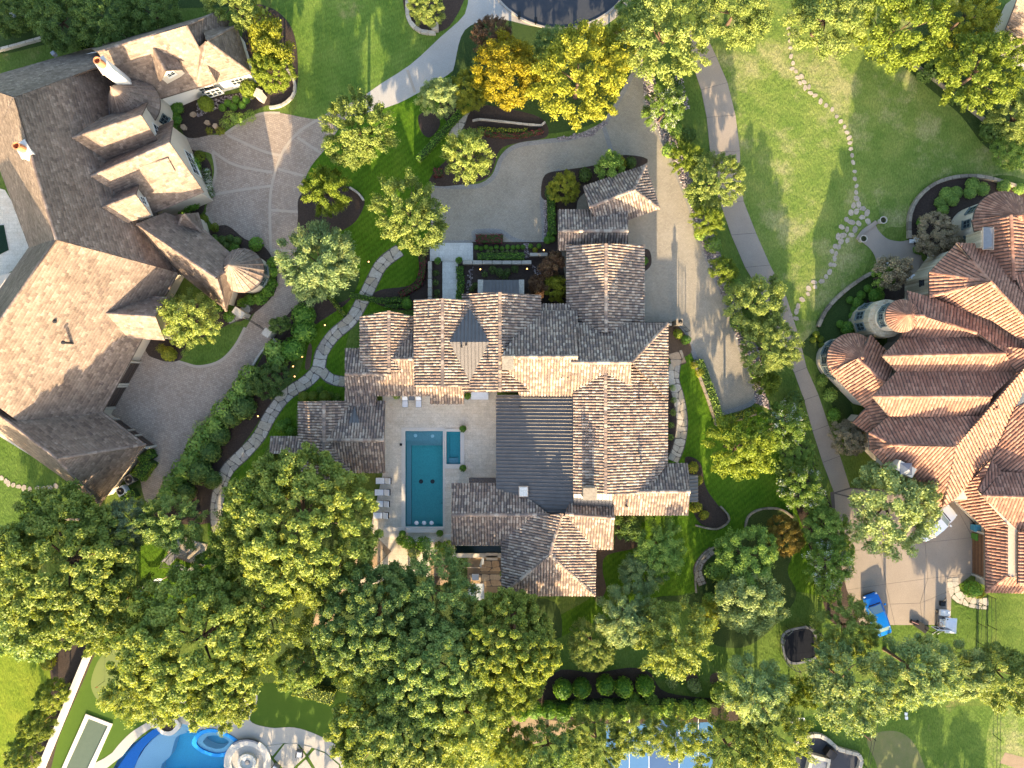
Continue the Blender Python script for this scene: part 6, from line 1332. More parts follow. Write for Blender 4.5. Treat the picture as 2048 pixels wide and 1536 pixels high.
for q, tx in (((1338, 300, 16), 'green shrub at the edge of the pebble strip above the upper lime tree'), ((1396, 402, 16), 'green shrub between the round tree and the lime tree on the pebble strip'), ((1426, 490, 17), 'green shrub above the bright lime ball tree on the pebble strip'), ((1468, 575, 18), 'green shrub below the bright lime ball tree'), ((1478, 645, 18), 'green shrub left of the yellow green tree at the court'), ((1512, 742, 15), 'green shrub beside the small lime tree at the court end'), ((1322, 178, 15), 'green shrub at the top of the pebble strip'), ((1352, 262, 14), 'green shrub below the white flowering tree near the top'), ((1400, 470, 12), 'small green shrub below the lime tree on the pebble strip')):
    shrub(*q, 'green', tx, 'bush', 1.3, group='green shrubs on the pebble strip')
# terracotta house beds
for q, tx in (((1893, 388, 14), 'left pad of the cloud pruned pines by the dark bed'), ((1905, 400, 13), 'middle left pad of the cloud pruned pines'), ((1880, 405, 12), 'lower left pad of the cloud pruned pines'), ((1912, 385, 13), 'upper pad of the cloud pruned pines'), ((1886, 420, 12), 'lowest pad of the cloud pruned pines'), ((1945, 370, 15), 'left pad of the pine by the curved wall top'), ((1940, 385, 13), 'small pad below the pine by the curved wall top'), ((1965, 378, 14), 'right pad of the pine by the curved wall top'), ((2008, 372, 14), 'round pad shrub above the large rounded turret'), ((2038, 378, 12), 'round pad shrub at the right edge above the turret')):
    shrub(*q, 'green', tx, 'ball', .7, group='cloud pruned pines', name='cloud_pine')
for q, tx in (((1753, 592, 16), 'large clipped oval shrub below the entry stair'), ((1715, 605, 11), 'upper pad of the knobbly clipped shrub by turret bay'), ((1700, 600, 8), 'small left pad of the knobbly clipped shrub'), ((1722, 590, 9), 'small upper pad of the knobbly clipped shrub'), ((1710, 620, 9), 'lower pad of the knobbly clipped shrub'), ((1697, 657, 15), 'clipped oval shrub at the foot of the smaller turret'), ((1735, 577, 8), 'little ball shrub above the clipped oval'), ((1680, 648, 8), 'little ball shrub left of the turret bay'), ((1705, 632, 8), 'little ball shrub between the two ovals'), ((1763, 570, 9), 'dark ball shrub near the stair wall')):
    shrub(*q, 'hedge', tx, 'ball', .9, group='clipped shrubs of the terracotta house')
for q, tx in (((1632, 668, 7), 'upper puff of the small topiary by the rounded bay'), ((1641, 678, 7), 'right puff of the small topiary by the rounded bay'), ((1626, 680, 6), 'left puff of the small topiary by the rounded bay'), ((1643, 690, 6), 'lower puff of the small topiary by the rounded bay')): shrub(*q, 'lime', tx, 'ball', 1.2, group='small topiary by the rounded bay')
for q, lf, tx in (((1645, 760, 12), 'green', 'low shrub between the drive and the rounded bay'), ((1660, 790, 14), 'green', 'shrub at the wall south of the rounded bay'), ((1668, 830, 14), 'hedge', 'shrub beside the stone stepping pad'), ((1842, 445, 10), 'hedge', 'green shrub under the bare pinkish tree'), ((1835, 500, 9), 'hedge', 'dark shrub beside the entry stair lamp'), ((1945, 1178, 18), 'hedge', 'rounded shrub in the flagstone corner of the garage'), ((1958, 1186, 12), 'yellow', 'yellow tipped lower half of the garage corner planting'), ((335, 1432, 10), 'gold', 'golden bush in the teardrop planter'), ((83, 1435, 14), 'yellow', 'golden bush beside the narrow row of trees'), ((95, 1325, 16), 'yellow', 'yellow bush at the foot of the wide oak on the lime lawn'), ((838, 1062, 0.1), 'hedge', '')):
    if tx: shrub(*q, lf, tx, 'bush', 1.0)
for q, tx in (((1880, 128, 26), 'dark shrub beside the thin wall at the top right'), ((1920, 190, 22), 'dark shrub below the bright yellow green tree at top right'), ((1985, 260, 26), 'dark shrub at the end of the thin wall'), ((1850, 150, 16), 'small dark shrub at the start of the thin wall')): shrub(*q, 'dark', tx, 'bush', 1.1)
# pool terrace shrubs
for q, lf, tx in (((815, 1085, 15), 'hedge', 'broad leafed plant left of the pool end terrace'), ((845, 1090, 17), 'hedge', 'middle plant of the bed below the pool'), ((828, 1103, 13), 'sage', 'silver plant of the bed below the pool'), ((800, 1080, 9), 'hedge', 'small plant at the steps below the pool'), ((892, 1097, 17), 'green', 'broad green shrub beside the reflecting pond'), ((878, 1092, 9), 'lime', 'yellow leafed shrub beside the reflecting pond'), ((1005, 1148, 6), 'hedge', 'narrow hedge plant in the sunken lounge'), ((793, 792, 7), 'green', 'dark green plant under the courtyard eave by the loungers')): shrub(*q, lf, tx, 'bush')
# ---------------------------------------------------------------- vehicles, furniture, small things
def at(px, py): return P(px, py, 0)
def px_ang(dx, dy): return math.atan2(-dy, dx)
M['car_blue'] = mat_plain('blue_car_paint', (.005, .16, .55), .25, .2, .03, 1, .6); M['car_white'] = mat_plain('white_car_paint', (.72, .74, .76), .25, .1, .03, 1, .6)
M['car_glass'] = mat_plain('car_glass', (.10, .15, .17), .08, 0, .1, 1, .9); M['chrome'] = mat_plain('chrome', (.5, .5, .5), .2, .9); M['lens'] = mat_plain('headlight_lens', (.7, .75, .8), .15)
def car(px, py, ang, paint, label, roofh=1.42, L=4.65, Wd=1.86):
    t = thing('parked_car', label, 'car', at(px, py), ang)
    # stations along x (front +): half width, belt height
    st = [(-.5, .70, .55, .72), (-.485, .82, .40, .86), (-.40, .93, .30, .94), (-.20, .98, .28, .96), (.10, .98, .28, .93), (.30, .96, .28, .88), (.42, .92, .30, .80), (.475, .80, .36, .70), (.5, .62, .45, .60)]
    rings = []
    for x, hw, zb, zt in st:
        y = hw * Wd / 2; rings.append([(x * L, -y * .94, zb), (x * L, -y, (zb + zt) / 2 + .05), (x * L, -y * .93, zt), (x * L, -y * .6, zt + .045), (x * L, 0, zt + .06), (x * L, y * .6, zt + .045), (x * L, y * .93, zt), (x * L, y, (zb + zt) / 2 + .05), (x * L, y * .94, zb)])
    mb = MB(); vs = [v for r_ in rings for v in r_]; n = 9
    fs = [(i * n + j, (i + 1) * n + j, (i + 1) * n + j + 1, i * n + j + 1) for i in range(len(st) - 1) for j in range(n - 1)] + [tuple(range(n)), tuple(range((len(st) - 1) * n, len(st) * n))[::-1]]
    mb.add(vs, fs); b = mb.build('body', M[paint], t)
    # cabin
    cb = [(-.40, .72, .96), (-.27, .62, roofh - .03), (-.05, .63, roofh), (.08, .60, roofh - .05), (.235, .74, .93)]
    def cab(y0, i): x, hw, z = cb[i]; return (x * L, y0 * hw * Wd / 2, z)
    mb = MB(); mb.add([cab(s, i) for i in (1, 2, 3) for s in (-1, -.55, 0, .55, 1)], [(i * 5 + j, (i + 1) * 5 + j, (i + 1) * 5 + j + 1, i * 5 + j + 1) for i in range(2) for j in range(4)])
    mb.v = [(x, y, z + .03 * (1 - (y / (.63 * Wd / 2)) ** 2)) for x, y, z in mb.v]; mb.build('roof_panel', M[paint], t, True)
    def quad(name, pts, mat): MB().add(pts, [(0, 1, 2, 3)]).build(name, M[mat], t)
    quad('windscreen', [cab(-.97, 4), cab(.97, 4), cab(.97, 3), cab(-.97, 3)], 'screen_glass'); quad('rear_window', [cab(.97, 0), cab(-.97, 0), cab(-.97, 1), cab(.97, 1)], 'car_glass')
    for s in (-1, 1):
        mb = MB(); mb.add([cab(s, i) for i in range(5)] + [(.235 * L, s * .86 * Wd / 2, .9), (-.40 * L, s * .86 * Wd / 2, .93)], [(0, 1, 2, 3, 4, 5, 6)]); mb.build('side_window', M['car_glass'], t)
        mb = MB(); mb.tube([cab(s, i) for i in (4, 3)], .04, 6); mb.tube([cab(s, i) for i in (0, 1)], .05, 6); mb.build('pillar', M[paint], t)
        MB().box((.19 * L, s * (Wd / 2 + .10), .98), (.14, .22, .14)).build('mirror', M[paint], t)
        MB().box((.462 * L, s * .62 * Wd / 2, .70), (.14, .36, .10), -s * .35).build('headlight', M['lens'], t); MB().box((-.482 * L, s * .62 * Wd / 2, .78), (.08, .38, .10)).build('tail_light', mat_red, t)
        for x in (-.30, .305):
            c = Vector((x * L, s * (Wd / 2 - .13), .33)); wh = MB(); wh.tube([c - Vector((0, .11, 0)), c + Vector((0, .11, 0))], .33, 18); wo = wh.build('wheel', M['black'], t)
            MB().tube([c + Vector((0, s * .10, 0)), c + Vector((0, s * .13, 0))], .21, 12).build('rim', M['chrome'], wo)
    MB().box((.485 * L, 0, .45), (.16, 1.3, .2)).build('grille', M['black'], t); MB().box((.26 * L, 0, .945), (.12, 1.25, .03)).build('wiper_cowl', M['black'], t)
    return t
M['screen_glass'] = mat_plain('screen_glass', (.26, .36, .38), .08, 0, .1, 1, .9)
mat_red = mat_plain('tail_red', (.35, .02, .02), .3)
car(1748, 1225, px_ang(-27, -74), 'car_blue', 'bright blue parked car half under a tree at the edge of the east yard')
car(1866, 1044, px_ang(60, -50), 'car_white', 'white parked car mostly hidden under the wide olive tree', 1.7, 4.6, 1.85)
# golf cart
g = thing('golf_cart', 'white roofed golf cart at the corner of the east yard', 'golf cart', at(1881, 1238), px_ang(4, -60)); w_ = M['white']
MB().box((0, 0, .42), (2.2, 1.1, .22)).box((-.75, 0, .62), (.7, 1.1, .3)).build('chassis', M['lead'], g); MB().box((.85, 0, .66), (.55, 1.05, .32)).box((1.08, 0, .55), (.2, .9, .2)).build('front_cowl', w_, g)
for s in (-1, 1):
    MB().box((-.05, s * .26, .74), (.5, .48, .14)).build('seat', w_, g); MB().box((-.34, s * .26, 1.0), (.12, .48, .46), M=Matrix.Rotation(-.2, 3, 'Y')).build('backrest', w_, g)
    MB().lathe((1.0, s * .33, .84), [(.11, 0), (.09, .05), (0, .07)], 10).build('headlight', M['lens'], g)
    for x in (-.8, .85):
        c = Vector((x, s * .5, .23)); wo = MB().tube([c - Vector((0, .09, 0)), c + Vector((0, .09, 0))], .23, 14).build('wheel', M['black'], g); MB().tube([c + Vector((0, s * .07, 0)), c + Vector((0, s * .1, 0))], .12, 10).build('rim', M['chrome'], wo)
    for x0, x1 in ((-.62, -.55), (.62, .5)): MB().tube([(x0, s * .48, .6), (x1, s * .5, 1.86)], .025, 6).build('roof_post', M['black'], g)
rf = MB().box((-.1, 0, 1.9), (1.6, 1.2, .07)).build('canopy_roof', w_, g); MB().box((-.1, 0, 1.945), (1.35, .98, .02)).build('roof_panel', M['cushion'], rf); MB().lathe((.55, .42, 1.94), [(.07, 0), (.07, .05), (0, .05)], 8).build('roof_lamp', M['black'], rf)
MB().tube([(.5, .26, .8), (.32, .26, 1.02)], .025, 6).lathe((.32, .26, 1.0), [(.17, .0), (.19, .02), (.17, .04), (.15, .02), (.17, 0)], 14).build('steering_wheel', M['black'], g)
MB().box((1.75, .05, .25), (.5, .5, .3)).tube([(1.9, .15, .4), (2.6, .1, .9)], .04, 6).tube([(1.75, -.2, .3), (2.2, -.15, .6)], .03, 6).build('push_mower', M['iron'], None).location = (0, 0, 0)
o = bpy.data.objects['push_mower']; o.location = g.location; o.rotation_euler = g.rotation_euler; tag(o, 'small black push mower in front of the golf cart', 'mower')
# basketball hoop
b = thing('basketball_hoop', 'portable basketball hoop with a pale backboard on the yard edge', 'basketball hoop', at(1848, 1258), 0)
MB().box((-.35, .3, .12), (1.5, .75, .22), R(-35)).build('base', M['black'], b); MB().tube([(0, 0, .1), (.05, .12, 1.6), (.25, .9, 2.75)], [.06, .06, .05], 8).build('pole', M['black'], b)
for x in (-.28, .28): MB().tube([(x + .1, .1, 1.9), (x + .25, .95, 3.05)], .03, 6).build('arm', M['white'], b)
bb = MB().box((.25, 1.0, 2.95), (1.65, .04, 1.0), M=Matrix.Rotation(R(-4), 3, 'Z')).build('backboard', M['glass'], b)
mb = MB()
for s in (-1, 1): mb.box((.25 + s * .82, 1.0 - s * .057, 2.95), (.06, .06, 1.04), R(-4)); mb.box((.25, 1.0, 2.95 + s * .5), (1.6, .06, .06), R(-4)); mb.box((.25 + s * .28, 1.03 - s * .02, 2.8), (.04, .03, .42), R(-4))
mb.build('board_frame', M['white'], bb)
mb = MB(); c = Vector((.28, 1.32, 2.62)); mb.tube([c + Vector((.23 * math.cos(a), .23 * math.sin(a), 0)) for a in np.linspace(0, 6.29, 17)], .022, 6); mb.build('rim', M['orange'], b)
mb = MB()
for a in np.linspace(0, 6.28, 11)[:-1]: mb.tube([c + Vector((.23 * math.cos(a), .23 * math.sin(a), 0)), c + Vector((.13 * math.cos(a + .5), .13 * math.sin(a + .5), -.42))], .008, 4)
mb.build('net', M['white'], b)
tb = thing('tool_bag', 'dark striped bag lying left of the basketball hoop', 'bag', at(1827, 1244), R(-22)); MB().box((0, 0, .18), (.85, .38, .34)).build('bag_body', M['iron'], tb); MB().box((0, 0, .36), (.8, .07, .02)).build('bag_strap', mat_plain('bag_red', (.30, .16, .15)), tb)
# trampoline
t = thing('trampoline', 'rounded square black trampoline with pale net poles on the back lawn', 'trampoline', at(1594, 1285), R(12))
sq = [(1.95 * math.copysign(abs(math.cos(a)) ** .6, math.cos(a)), 1.95 * math.copysign(abs(math.sin(a)) ** .6, math.sin(a))) for a in np.linspace(0, 2 * math.pi, 33)[:-1]]
MB().prism([(x * .93, y * .93) for x, y in sq], .84, .86).build('jumping_mat', mat_plain('tramp_black', (.012, .014, .02), .9, 0, .1, 5, .05), t)
mb = MB(); q = sq + [(x * .88, y * .88) for x, y in sq]; n = 32; mb.add([(x, y, .9) for x, y in q], [(i, (i + 1) % n, n + (i + 1) % n, n + i) for i in range(n)]); mb.build('spring_pad', M['lead'], t)
MB().tube([(x, y, .84) for x, y in sq + sq[:1]], .035, 6).build('frame', M['chrome'], t)
for i in range(2, 32, 4):
    x, y = sq[i]; tx, ty = -y / 2, x / 2; mb = MB()
    for k in (-.28, .28): mb.tube([(x + tx * k, y + ty * k, 0), (x * 1.04 + tx * k, y * 1.04 + ty * k, .8), (x * 1.10 + tx * k, y * 1.10 + ty * k, 2.35)], .045, 6)
    mb.tube([(x * 1.1 - tx * .28, y * 1.1 - ty * .28, 2.35), (x * 1.1 + tx * .28, y * 1.1 + ty * .28, 2.35)], .045, 6); mb.build('net_pole', M['chrome'], t)
MB().tube([(x * 1.09, y * 1.09, 2.3) for x, y in sq + sq[:1]], .022, 5).build('net_rail', M['black'], t)
mb = MB()
for i in range(32):
    x, y = sq[i]; mb.tube([(x, y, .9), (x * 1.08, y * 1.08, 2.28)], .006, 3)
for z_ in (1.2, 1.6, 2.0): mb.tube([(x * (1 + .06 * (z_ - .9)), y * (1 + .06 * (z_ - .9)), z_) for x, y in sq + sq[:1]], .006, 3)
mb.build('safety_net', M['black'], t)
# bins and air conditioners
def bin_(px, py, col, label):
    t = thing('wheelie_bin', label, 'bin', at(px, py), R(-5)); MB().add([(x * .26, y * .28, .1) for x in (-1, 1) for y in (-1, 1)] + [(x * .32, y * .34, 1.0) for x in (-1, 1) for y in (-1, 1)], [(0, 2, 6, 4), (2, 3, 7, 6), (3, 1, 5, 7), (1, 0, 4, 5), (0, 1, 3, 2)]).build('bin_body', mat_plain('bin_' + label[:5], col, .5), t)
    MB().box((0, 0, 1.03), (.70, .74, .07)).box((-.32, 0, 1.06), (.06, .6, .05)).build('lid', mat_plain('lid_' + label[:5], tuple(c * 1.15 for c in col), .5), t)
    for s in (-1, 1): MB().tube([(.26, s * .3, .12), (.26, s * .36, .12)], .12, 10).build('wheel', M['black'], t)
bin_(1944, 1053, (.05, .22, .34), 'blue wheelie bin beside the wooden garage door'); bin_(1946, 1071, (.07, .20, .03), 'green wheelie bin in front of the wooden garage door')
for q, lb, c in (((266, 957), 'dark air conditioner unit nearest the garage court', 'lead'), ((250, 980), 'light air conditioner unit behind the low rounded hedge', 'cushion')):
    t = thing('air_conditioner', lb, 'air conditioner', at(*q), R(32), 'air conditioner units'); MB().box((0, 0, .45), (.92, .92, .9)).build('case', M[c], t); mb = MB(); mb.lathe((0, 0, .91), [(.38, 0), (.38, .03), (.34, .03), (.34, 0)], 20); mb.build('fan_ring', M['iron'], t); MB().lathe((0, 0, .905), [(.34, 0), (0, 0.01)], 16).build('fan_grille', M['black'], t); MB().lathe((0, 0, .93), [(.1, 0), (0, .02)], 10).build('fan_hub', M['chrome'], t)
# gates, fences, piers
def fence(name, label, pts, h, posts, rails=(.2, .95), pick=.14, mat='iron', cat='fence', pr=.035):
    wp = [P(*q) for q in pts]; t = thing(name, label, cat, wp[0])
    for a, b in zip(wp, wp[1:]):
        L = (b - a).length; n = max(1, round(L / posts)); d = (b - a) / L; a_, b_ = a - wp[0], b - wp[0]
        for i in range(n + 1): q = a_.lerp(b_, i / n); MB().tube([q, q + Vector((0, 0, h + .1))], pr, 6).build('post', M[mat], t)
        mb = MB()
        for f in rails: mb.tube([a_ + Vector((0, 0, h * f)), b_ + Vector((0, 0, h * f))], .02, 5)
        mb.build('rail', M[mat], t)
        if pick:
            mb = MB(); k = int(L / pick)
            for i in range(k): q = a_.lerp(b_, (i + .5) / k); mb.tube([q + Vector((0, 0, .1)), q + Vector((0, 0, h + .05))], .011, 4)
            o = mb.build('pickets', M[mat], t); o['kind'] = 'stuff'
    return t
def pier(px, py, w_, d_, h, label, rz=0, mat='pale_stone', lamp=False, name='stone_pier'):
    t = thing(name, label, 'pier', at(px, py), rz); MB().box((0, 0, h / 2), (w_, d_, h)).build('shaft', M[mat], t); mb = MB(); mb.box((0, 0, h + .06), (w_ + .14, d_ + .14, .12)).build('cap', M['pale_stone' if mat != 'stone' else 'stone'], t)
    if lamp: mb = MB(); mb.lathe((0, 0, h + .12), [(.16, 0), (.14, .4), (.22, .42), (.04, .62), (0, .66)], 8).build('lantern', M['iron'], t)
    return t
gr = R(-35)
pier(491, 629, 1.1, .6, 2.0, 'pale stone gate pier beside the turret wing', gr); pier(546, 668, .68, .68, 2.0, 'square white stone gate pier beside the hedge', gr); pier(556, 684, .4, .3, 1.2, 'small white stone post behind the square gate pier', gr)
fence('iron_gate', 'black iron drive gate between the two pale stone piers', [(500, 638), (540, 664)], 1.7, 1.2, cat='gate')
fence('iron_fence', 'black iron fence inside the hedge beside the glossy mounds', [(562, 684), (588, 654), (604, 634)], 1.5, 1.8)
fence('iron_fence', 'black iron fence behind the row of clipped domes', [(1165, 1396), (1290, 1398), (1425, 1396)], 1.5, 2.4)
fence('wire_fence', 'thin dark post fence across the lawn beside the flagstone corner', [(1957, 1205), (1954, 1245), (1952, 1320)], 1.5, 2.2, (.05, .5, .95), 0)
fence('wire_fence', 'outer thin post fence at the right edge of the back lawn', [(1974, 1190), (1975, 1250), (1973, 1320)], 1.5, 2.2, (.05, .5, .95), 0)
fence('wire_fence', 'thin wire fence between the barbecue terrace and the patchy lawn', [(1748, 1420), (1740, 1470), (1728, 1530)], 1.2, 2.4, (.5, .95), 0)
fence('wire_fence', 'thin wire fence along the bottom right lawn edge', [(1988, 1405), (1987, 1470), (1986, 1535)], 1.2, 2.4, (.5, .95), 0)
tag(MB().tube([P(1722, 1464, .5), P(1741, 1481, .5)], .07, 6).tube([P(1722, 1464, 0), P(1722, 1464, .6)], .07, 6).tube([P(1741, 1481, 0), P(1741, 1481, .6)], .07, 6).build('wooden_rail', M['wood']), 'short wooden rail in the grass beside the barbecue terrace', 'rail')
pier(1349, 648, .55, .55, 2.35, 'stone gate pier with a lantern at the house corner by the parking court', 0, 'stone', True); fence('iron_gate', 'arched black iron gate at the top of the brick landing', [(1357, 650), (1371, 664)], 2.0, .5, cat='gate'); fence('iron_fence', 'low black iron fence north of the house corner', [(1288, 646), (1344, 646)], 1.0, 1.5)
tag(MB().box(P(1315, 649, .4), (2.9, .25, .8)).build('low_wall', M['pale_stone']), 'low stone wall running from the garage wing to the gate pier', 'wall')
pier(527, 199, .55, .75, 1.7, 'white stone pier at the south tip of the trellis garden', R(-25)); pier(872, 60, .6, .6, .9, 'square pale stone pier at the end of the ringed tree bed', 0)
for q, lb in (((1038, 38), 'left black post on the kerb of the cul de sac'), ((1071, 49), 'right black post on the kerb of the cul de sac')):
    t = thing('street_post', lb, 'post', at(*q), 0, 'posts on the kerb'); MB().tube([(0, 0, 0), (0, 0, .9)], .09, 8).build('shaft', M['iron'], t); MB().box((0, 0, 1.0), (.32, .5, .25)).build('head', M['iron'], t)
# path lights
def path_light(px, py, label, z=0):
    t = thing('path_light', label, 'lamp', at(px, py), 0, 'lit garden path lights'); MB().tube([(0, 0, 0), (0, 0, .45)], .02, 6).build('stem', M['iron'], t); MB().lathe((0, 0, .42), [(.0, .04), (.17, .0)], 10).build('shade', M['iron'], t); MB().lathe((0, 0, .47), [(.07, 0), (.075, .04), (.04, .09), (0, .1)], 10).build('bulb', M['lamp'], t)
for q, tx in (((739, 525), 'lit path light at the bend below the feathery pale elm'), ((652, 651), 'lit path light between the fluffy pine and the path'), ((607, 714), 'lit path light beside the bare strip in the lush lawn'), ((589, 733), 'lit path light left of the path fork'), ((592, 753), 'lit path light just below the path fork'), ((545, 795), 'lit path light where the path passes the drive hedge'), ((519, 832), 'lit path light at the lower bend of the flagstone path'), ((1002, 517), 'lit lamp on the bright clipped entry hedge'), ((961, 540), 'lit lamp left in the bed below the long pale wall'), ((1054, 539), 'lit lamp right in the bed below the long pale wall'), ((1087, 502), 'lit lamp above the short pale wall'), ((958, 778), 'lit lamp at the courtyard eave')):
    path_light(*q, tx)
sheet('bare_strip', [(617, 690), (624, 694), (620, 735), (610, 735)], 3, M['mulch_brown'])
# pots
def pot(px, py, r, label, leaf='hedge', mat='stone', pl=True):
    t = thing('potted_plant', label, 'planter', at(px, py), 0, 'potted plants'); MB().lathe((0, 0, 0), [(r * .55, .0), (r * .7, .3), (r * .95, .55), (r, .6), (r * .85, .6), (r * .8, .5), (0, .5)], 16).build('pot', M[mat], t)
    if pl: f = link('foliage', shrub_mesh('bush', 1), t); f.scale = (r * 1.05, r * 1.05, r * .9); f.location = (0, 0, .5); f.material_slots[0].link = 'OBJECT'; f.material_slots[0].material = LEAF[leaf]
    return t
for q, tx in (((877, 524), 'potted shrub on the left of the entry walk'), ((919, 523), 'potted shrub on the right of the entry walk'), ((927, 857), 'potted shrub at the north corner of the spa'), ((927, 935), 'potted shrub at the south corner of the spa'), ((807, 1065), 'potted shrub left of the pool end steps'), ((881, 1064), 'potted shrub right of the pool end steps'), ((936, 792), 'potted shrub under the eave north of the spa')): pot(*q, .36, tx)
def urn(px, py, r, label):
    t = thing('garden_urn', label, 'urn', at(px, py), 0, 'urns at the curved step'); MB().lathe((0, 0, 0), [(r * .7, 0), (r * .6, .25), (r, .7), (r, .8), (r * .8, .8), (r * .76, .66), (0, .66)], 20).build('bowl', M['pale_stone'], t); MB().lathe((0, 0, .67), [(r * .76, 0), (0, .06)], 12).build('soil', M['mulch'], t)
    for i in range(5): a = i * 1.26; MB().box((r * .4 * math.cos(a), r * .4 * math.sin(a), .76), (r * .34, r * .2, .1), a).build('plant', M['cover'], t)
urn(1760, 443, .40, 'round stone urn at the upper end of the curved step'); urn(1721, 480, .40, 'round stone urn with pale plants at the lower end of the curved step')
def post_lamp(px, py, label):
    t = thing('pedestal_lamp', label, 'lamp', at(px, py), 0, 'white pedestal lamps'); MB().box((0, 0, .1), (.4, .4, .2)).tube([(0, 0, .2), (0, 0, .95)], .09, 10).build('pedestal', M['white'], t); MB().lathe((0, 0, .95), [(.1, 0), (.30, .1), (.30, .16), (.12, .16), (.1, .1), (0, .1)], 16).build('bowl', M['white'], t)
for q, tx in (((1822, 483), 'white pedestal bowl at the upper side of the entry walk'), ((1766, 533), 'white pedestal bowl at the lower side of the entry walk'), ((1858, 513), 'white pedestal bowl on the stair wall of the stone entry'), ((1816, 557), 'white pedestal bowl at the foot of the stair wall')): post_lamp(*q, tx)
t = thing('post_lamp', 'white boxed post lamp under the evergreens at the top left', 'lamp', at(55, 52)); MB().tube([(0, 0, 0), (0, 0, 2.2)], .05, 8).build('pole', M['white'], t); MB().box((-.0, 0, 2.4), (.5, .45, .4)).build('lamp_box', M['cushion'], t)
# courtyard furniture
def lounger(px, py, rz, label, L=1.25, Wd=.62, group='white loungers'):
    t = thing('sun_lounger', label, 'lounger', at(px, py), rz, group)
    MB().box((0, 0, .22), (L, Wd, .06)).build('frame', M['iron'], t)
    for x in (-.42, .42):
        for y in (-.4, .4): MB().box((x * L, y * Wd, .1), (.05, .05, .2)).build('leg', M['iron'], t)
    MB().box((L * .21, 0, .31), (L * .54, Wd * .94, .12)).build('seat_cushion', M['cushion'], t); MB().box((-L * .28, 0, .46), (L * .42, Wd * .94, .12), M=Matrix.Rotation(R(38), 3, 'Y')).build('back_cushion', M['cushion'], t)
lounger(811, 803, R(-90), 'white lounger on the left under the courtyard eave', group='loungers under the courtyard eave'); lounger(838, 803, R(-90), 'white lounger on the right under the courtyard eave', group='loungers under the courtyard eave')
t = thing('side_table', 'low grey table between the two loungers under the eave', 'table', at(824, 796)); MB().box((0, 0, .4), (.6, .5, .05)).build('table_top', M['lead'], t); [MB().box((x * .25, y * .2, .19), (.05, .05, .38)).build('leg', M['iron'], t) for x in (-1, 1) for y in (-1, 1)]
for q, tx in (((768, 961), 'topmost white lounger of the row west of the pool'), ((766, 984), 'second white lounger from the top west of the pool'), ((765, 1007), 'third white lounger from the top west of the pool'), ((763, 1030), 'lowest white lounger of the row west of the pool')): lounger(*q, R(180), tx, 1.7, .68)
t = thing('umbrella_base', 'small square umbrella base on the paving left of the pool', 'umbrella base', at(802, 889)); MB().box((0, 0, .06), (.26, .26, .1)).build('block', M['iron'], t)
t = thing('outdoor_sofa', 'long white outdoor sofa below the metal valley roof', 'sofa', at(960, 792)); MB().box((0, 0, .25), (1.7, .75, .3)).build('seat', M['cushion'], t); MB().box((0, .36, .5), (1.7, .16, .55)).build('backrest', M['cushion'], t); [MB().box((s * .86, 0, .35), (.12, .75, .5)).build('armrest', M['cushion'], t) for s in (-1, 1)]
# sunken lounge
t = thing('outdoor_table', 'square white table at the edge of the sunken lounge', 'table', at(953, 1180)); MB().box((0, 0, .72), (1.7, 1.75, .06)).build('table_top', mat_plain('pale_blue_top', (.42, .47, .52), .5), t); MB().box((0, 0, .76), (.05, .7, .02)).build('center_seam', M['lime_stone'], t); [MB().box((x * .75, y * .78, .35), (.08, .08, .7)).build('leg', M['white'], t) for x in (-1, 1) for y in (-1, 1)]  # white table top dulled and blued in its colour to imitate tree shade
t = thing('ottoman', 'white ottoman above the square white table', 'ottoman', at(951, 1153)); MB().box((0, 0, .22), (.72, .58, .36)).build('cushion', M['cushion'], t); MB().box((0, 0, .03), (.6, .5, .06)).build('base', M['iron'], t)
t = thing('swing_chair', 'white hanging fabric chair on a bamboo pole in the sunken lounge', 'swing chair', at(955, 1126)); MB().tube([(-1.4, .0, 2.0), (.95, .0, 2.0)], .035, 6).build('pole', M['flash'], t); [MB().tube([(x, 0, 0), (x, 0, 2.0)], .04, 6).build('post', M['flash'], t) for x in (-1.4, .95)]; MB().add([(.2, -.2, .5), (.7, .0, .55), (.75, .7, .8), (.5, .75, .85), (.5, 0, 1.9)], [(0, 1, 2, 3), (0, 3, 4)]).build('seat_cloth', M['cushion'], t)
sp_ = tag(link('stairs', None), kind='structure')
for i in range(3): a = P(984, 1107 + i * 5, 0); MB().box((a.x, a.y, .35 - .1 * i), (1.2, .28, .1)).build('step', M['coping'], sp_)
# garden swing and hammock
t = thing('garden_swing', 'dark framed swing seat with thin pale poles on the shaded lawn', 'swing', at(348, 1113), R(48))
MB().box((0, 0, .5), (1.7, .75, .1)).build('seat', M['grey_fabric'], t); MB().box((0, .4, .8), (1.7, .1, .5)).build('backrest', M['grey_fabric'], t)
for x in (-.95, .95):
    for y in (-.7, .7): MB().tube([(x, y, 0), (x, 0, 1.9)], .035, 6).build('leg', M['chrome'], t)
MB().tube([(-1.1, 0, 1.9), (1.1, 0, 1.9)], .035, 6).build('top_bar', M['chrome'], t); [MB().tube([(x, y, .5), (x, 0, 1.9)], .012, 4).build('rope', M['chrome'], t) for x in (-.8, .8) for y in (-.35, .4)]
t = thing('garden_table', 'dark glass topped table with a pale frame beside the garden swing', 'table', at(362, 1134), R(-35)); MB().box((0, 0, .42), (1.15, .65, .05)).build('table_top', M['grey_fabric'], t)
for c_, d_ in (((0, .36, .43), (1.3, .08, .08)), ((0, -.36, .43), (1.3, .08, .08)), ((.62, 0, .43), (.08, .64, .08)), ((-.62, 0, .43), (.08, .64, .08))): MB().box(c_, d_).build('rail', M['pale_stone'], t)
[MB().box((x * .58, y * .32, .2), (.06, .06, .4)).build('leg', M['iron'], t) for x in (-1, 1) for y in (-1, 1)]
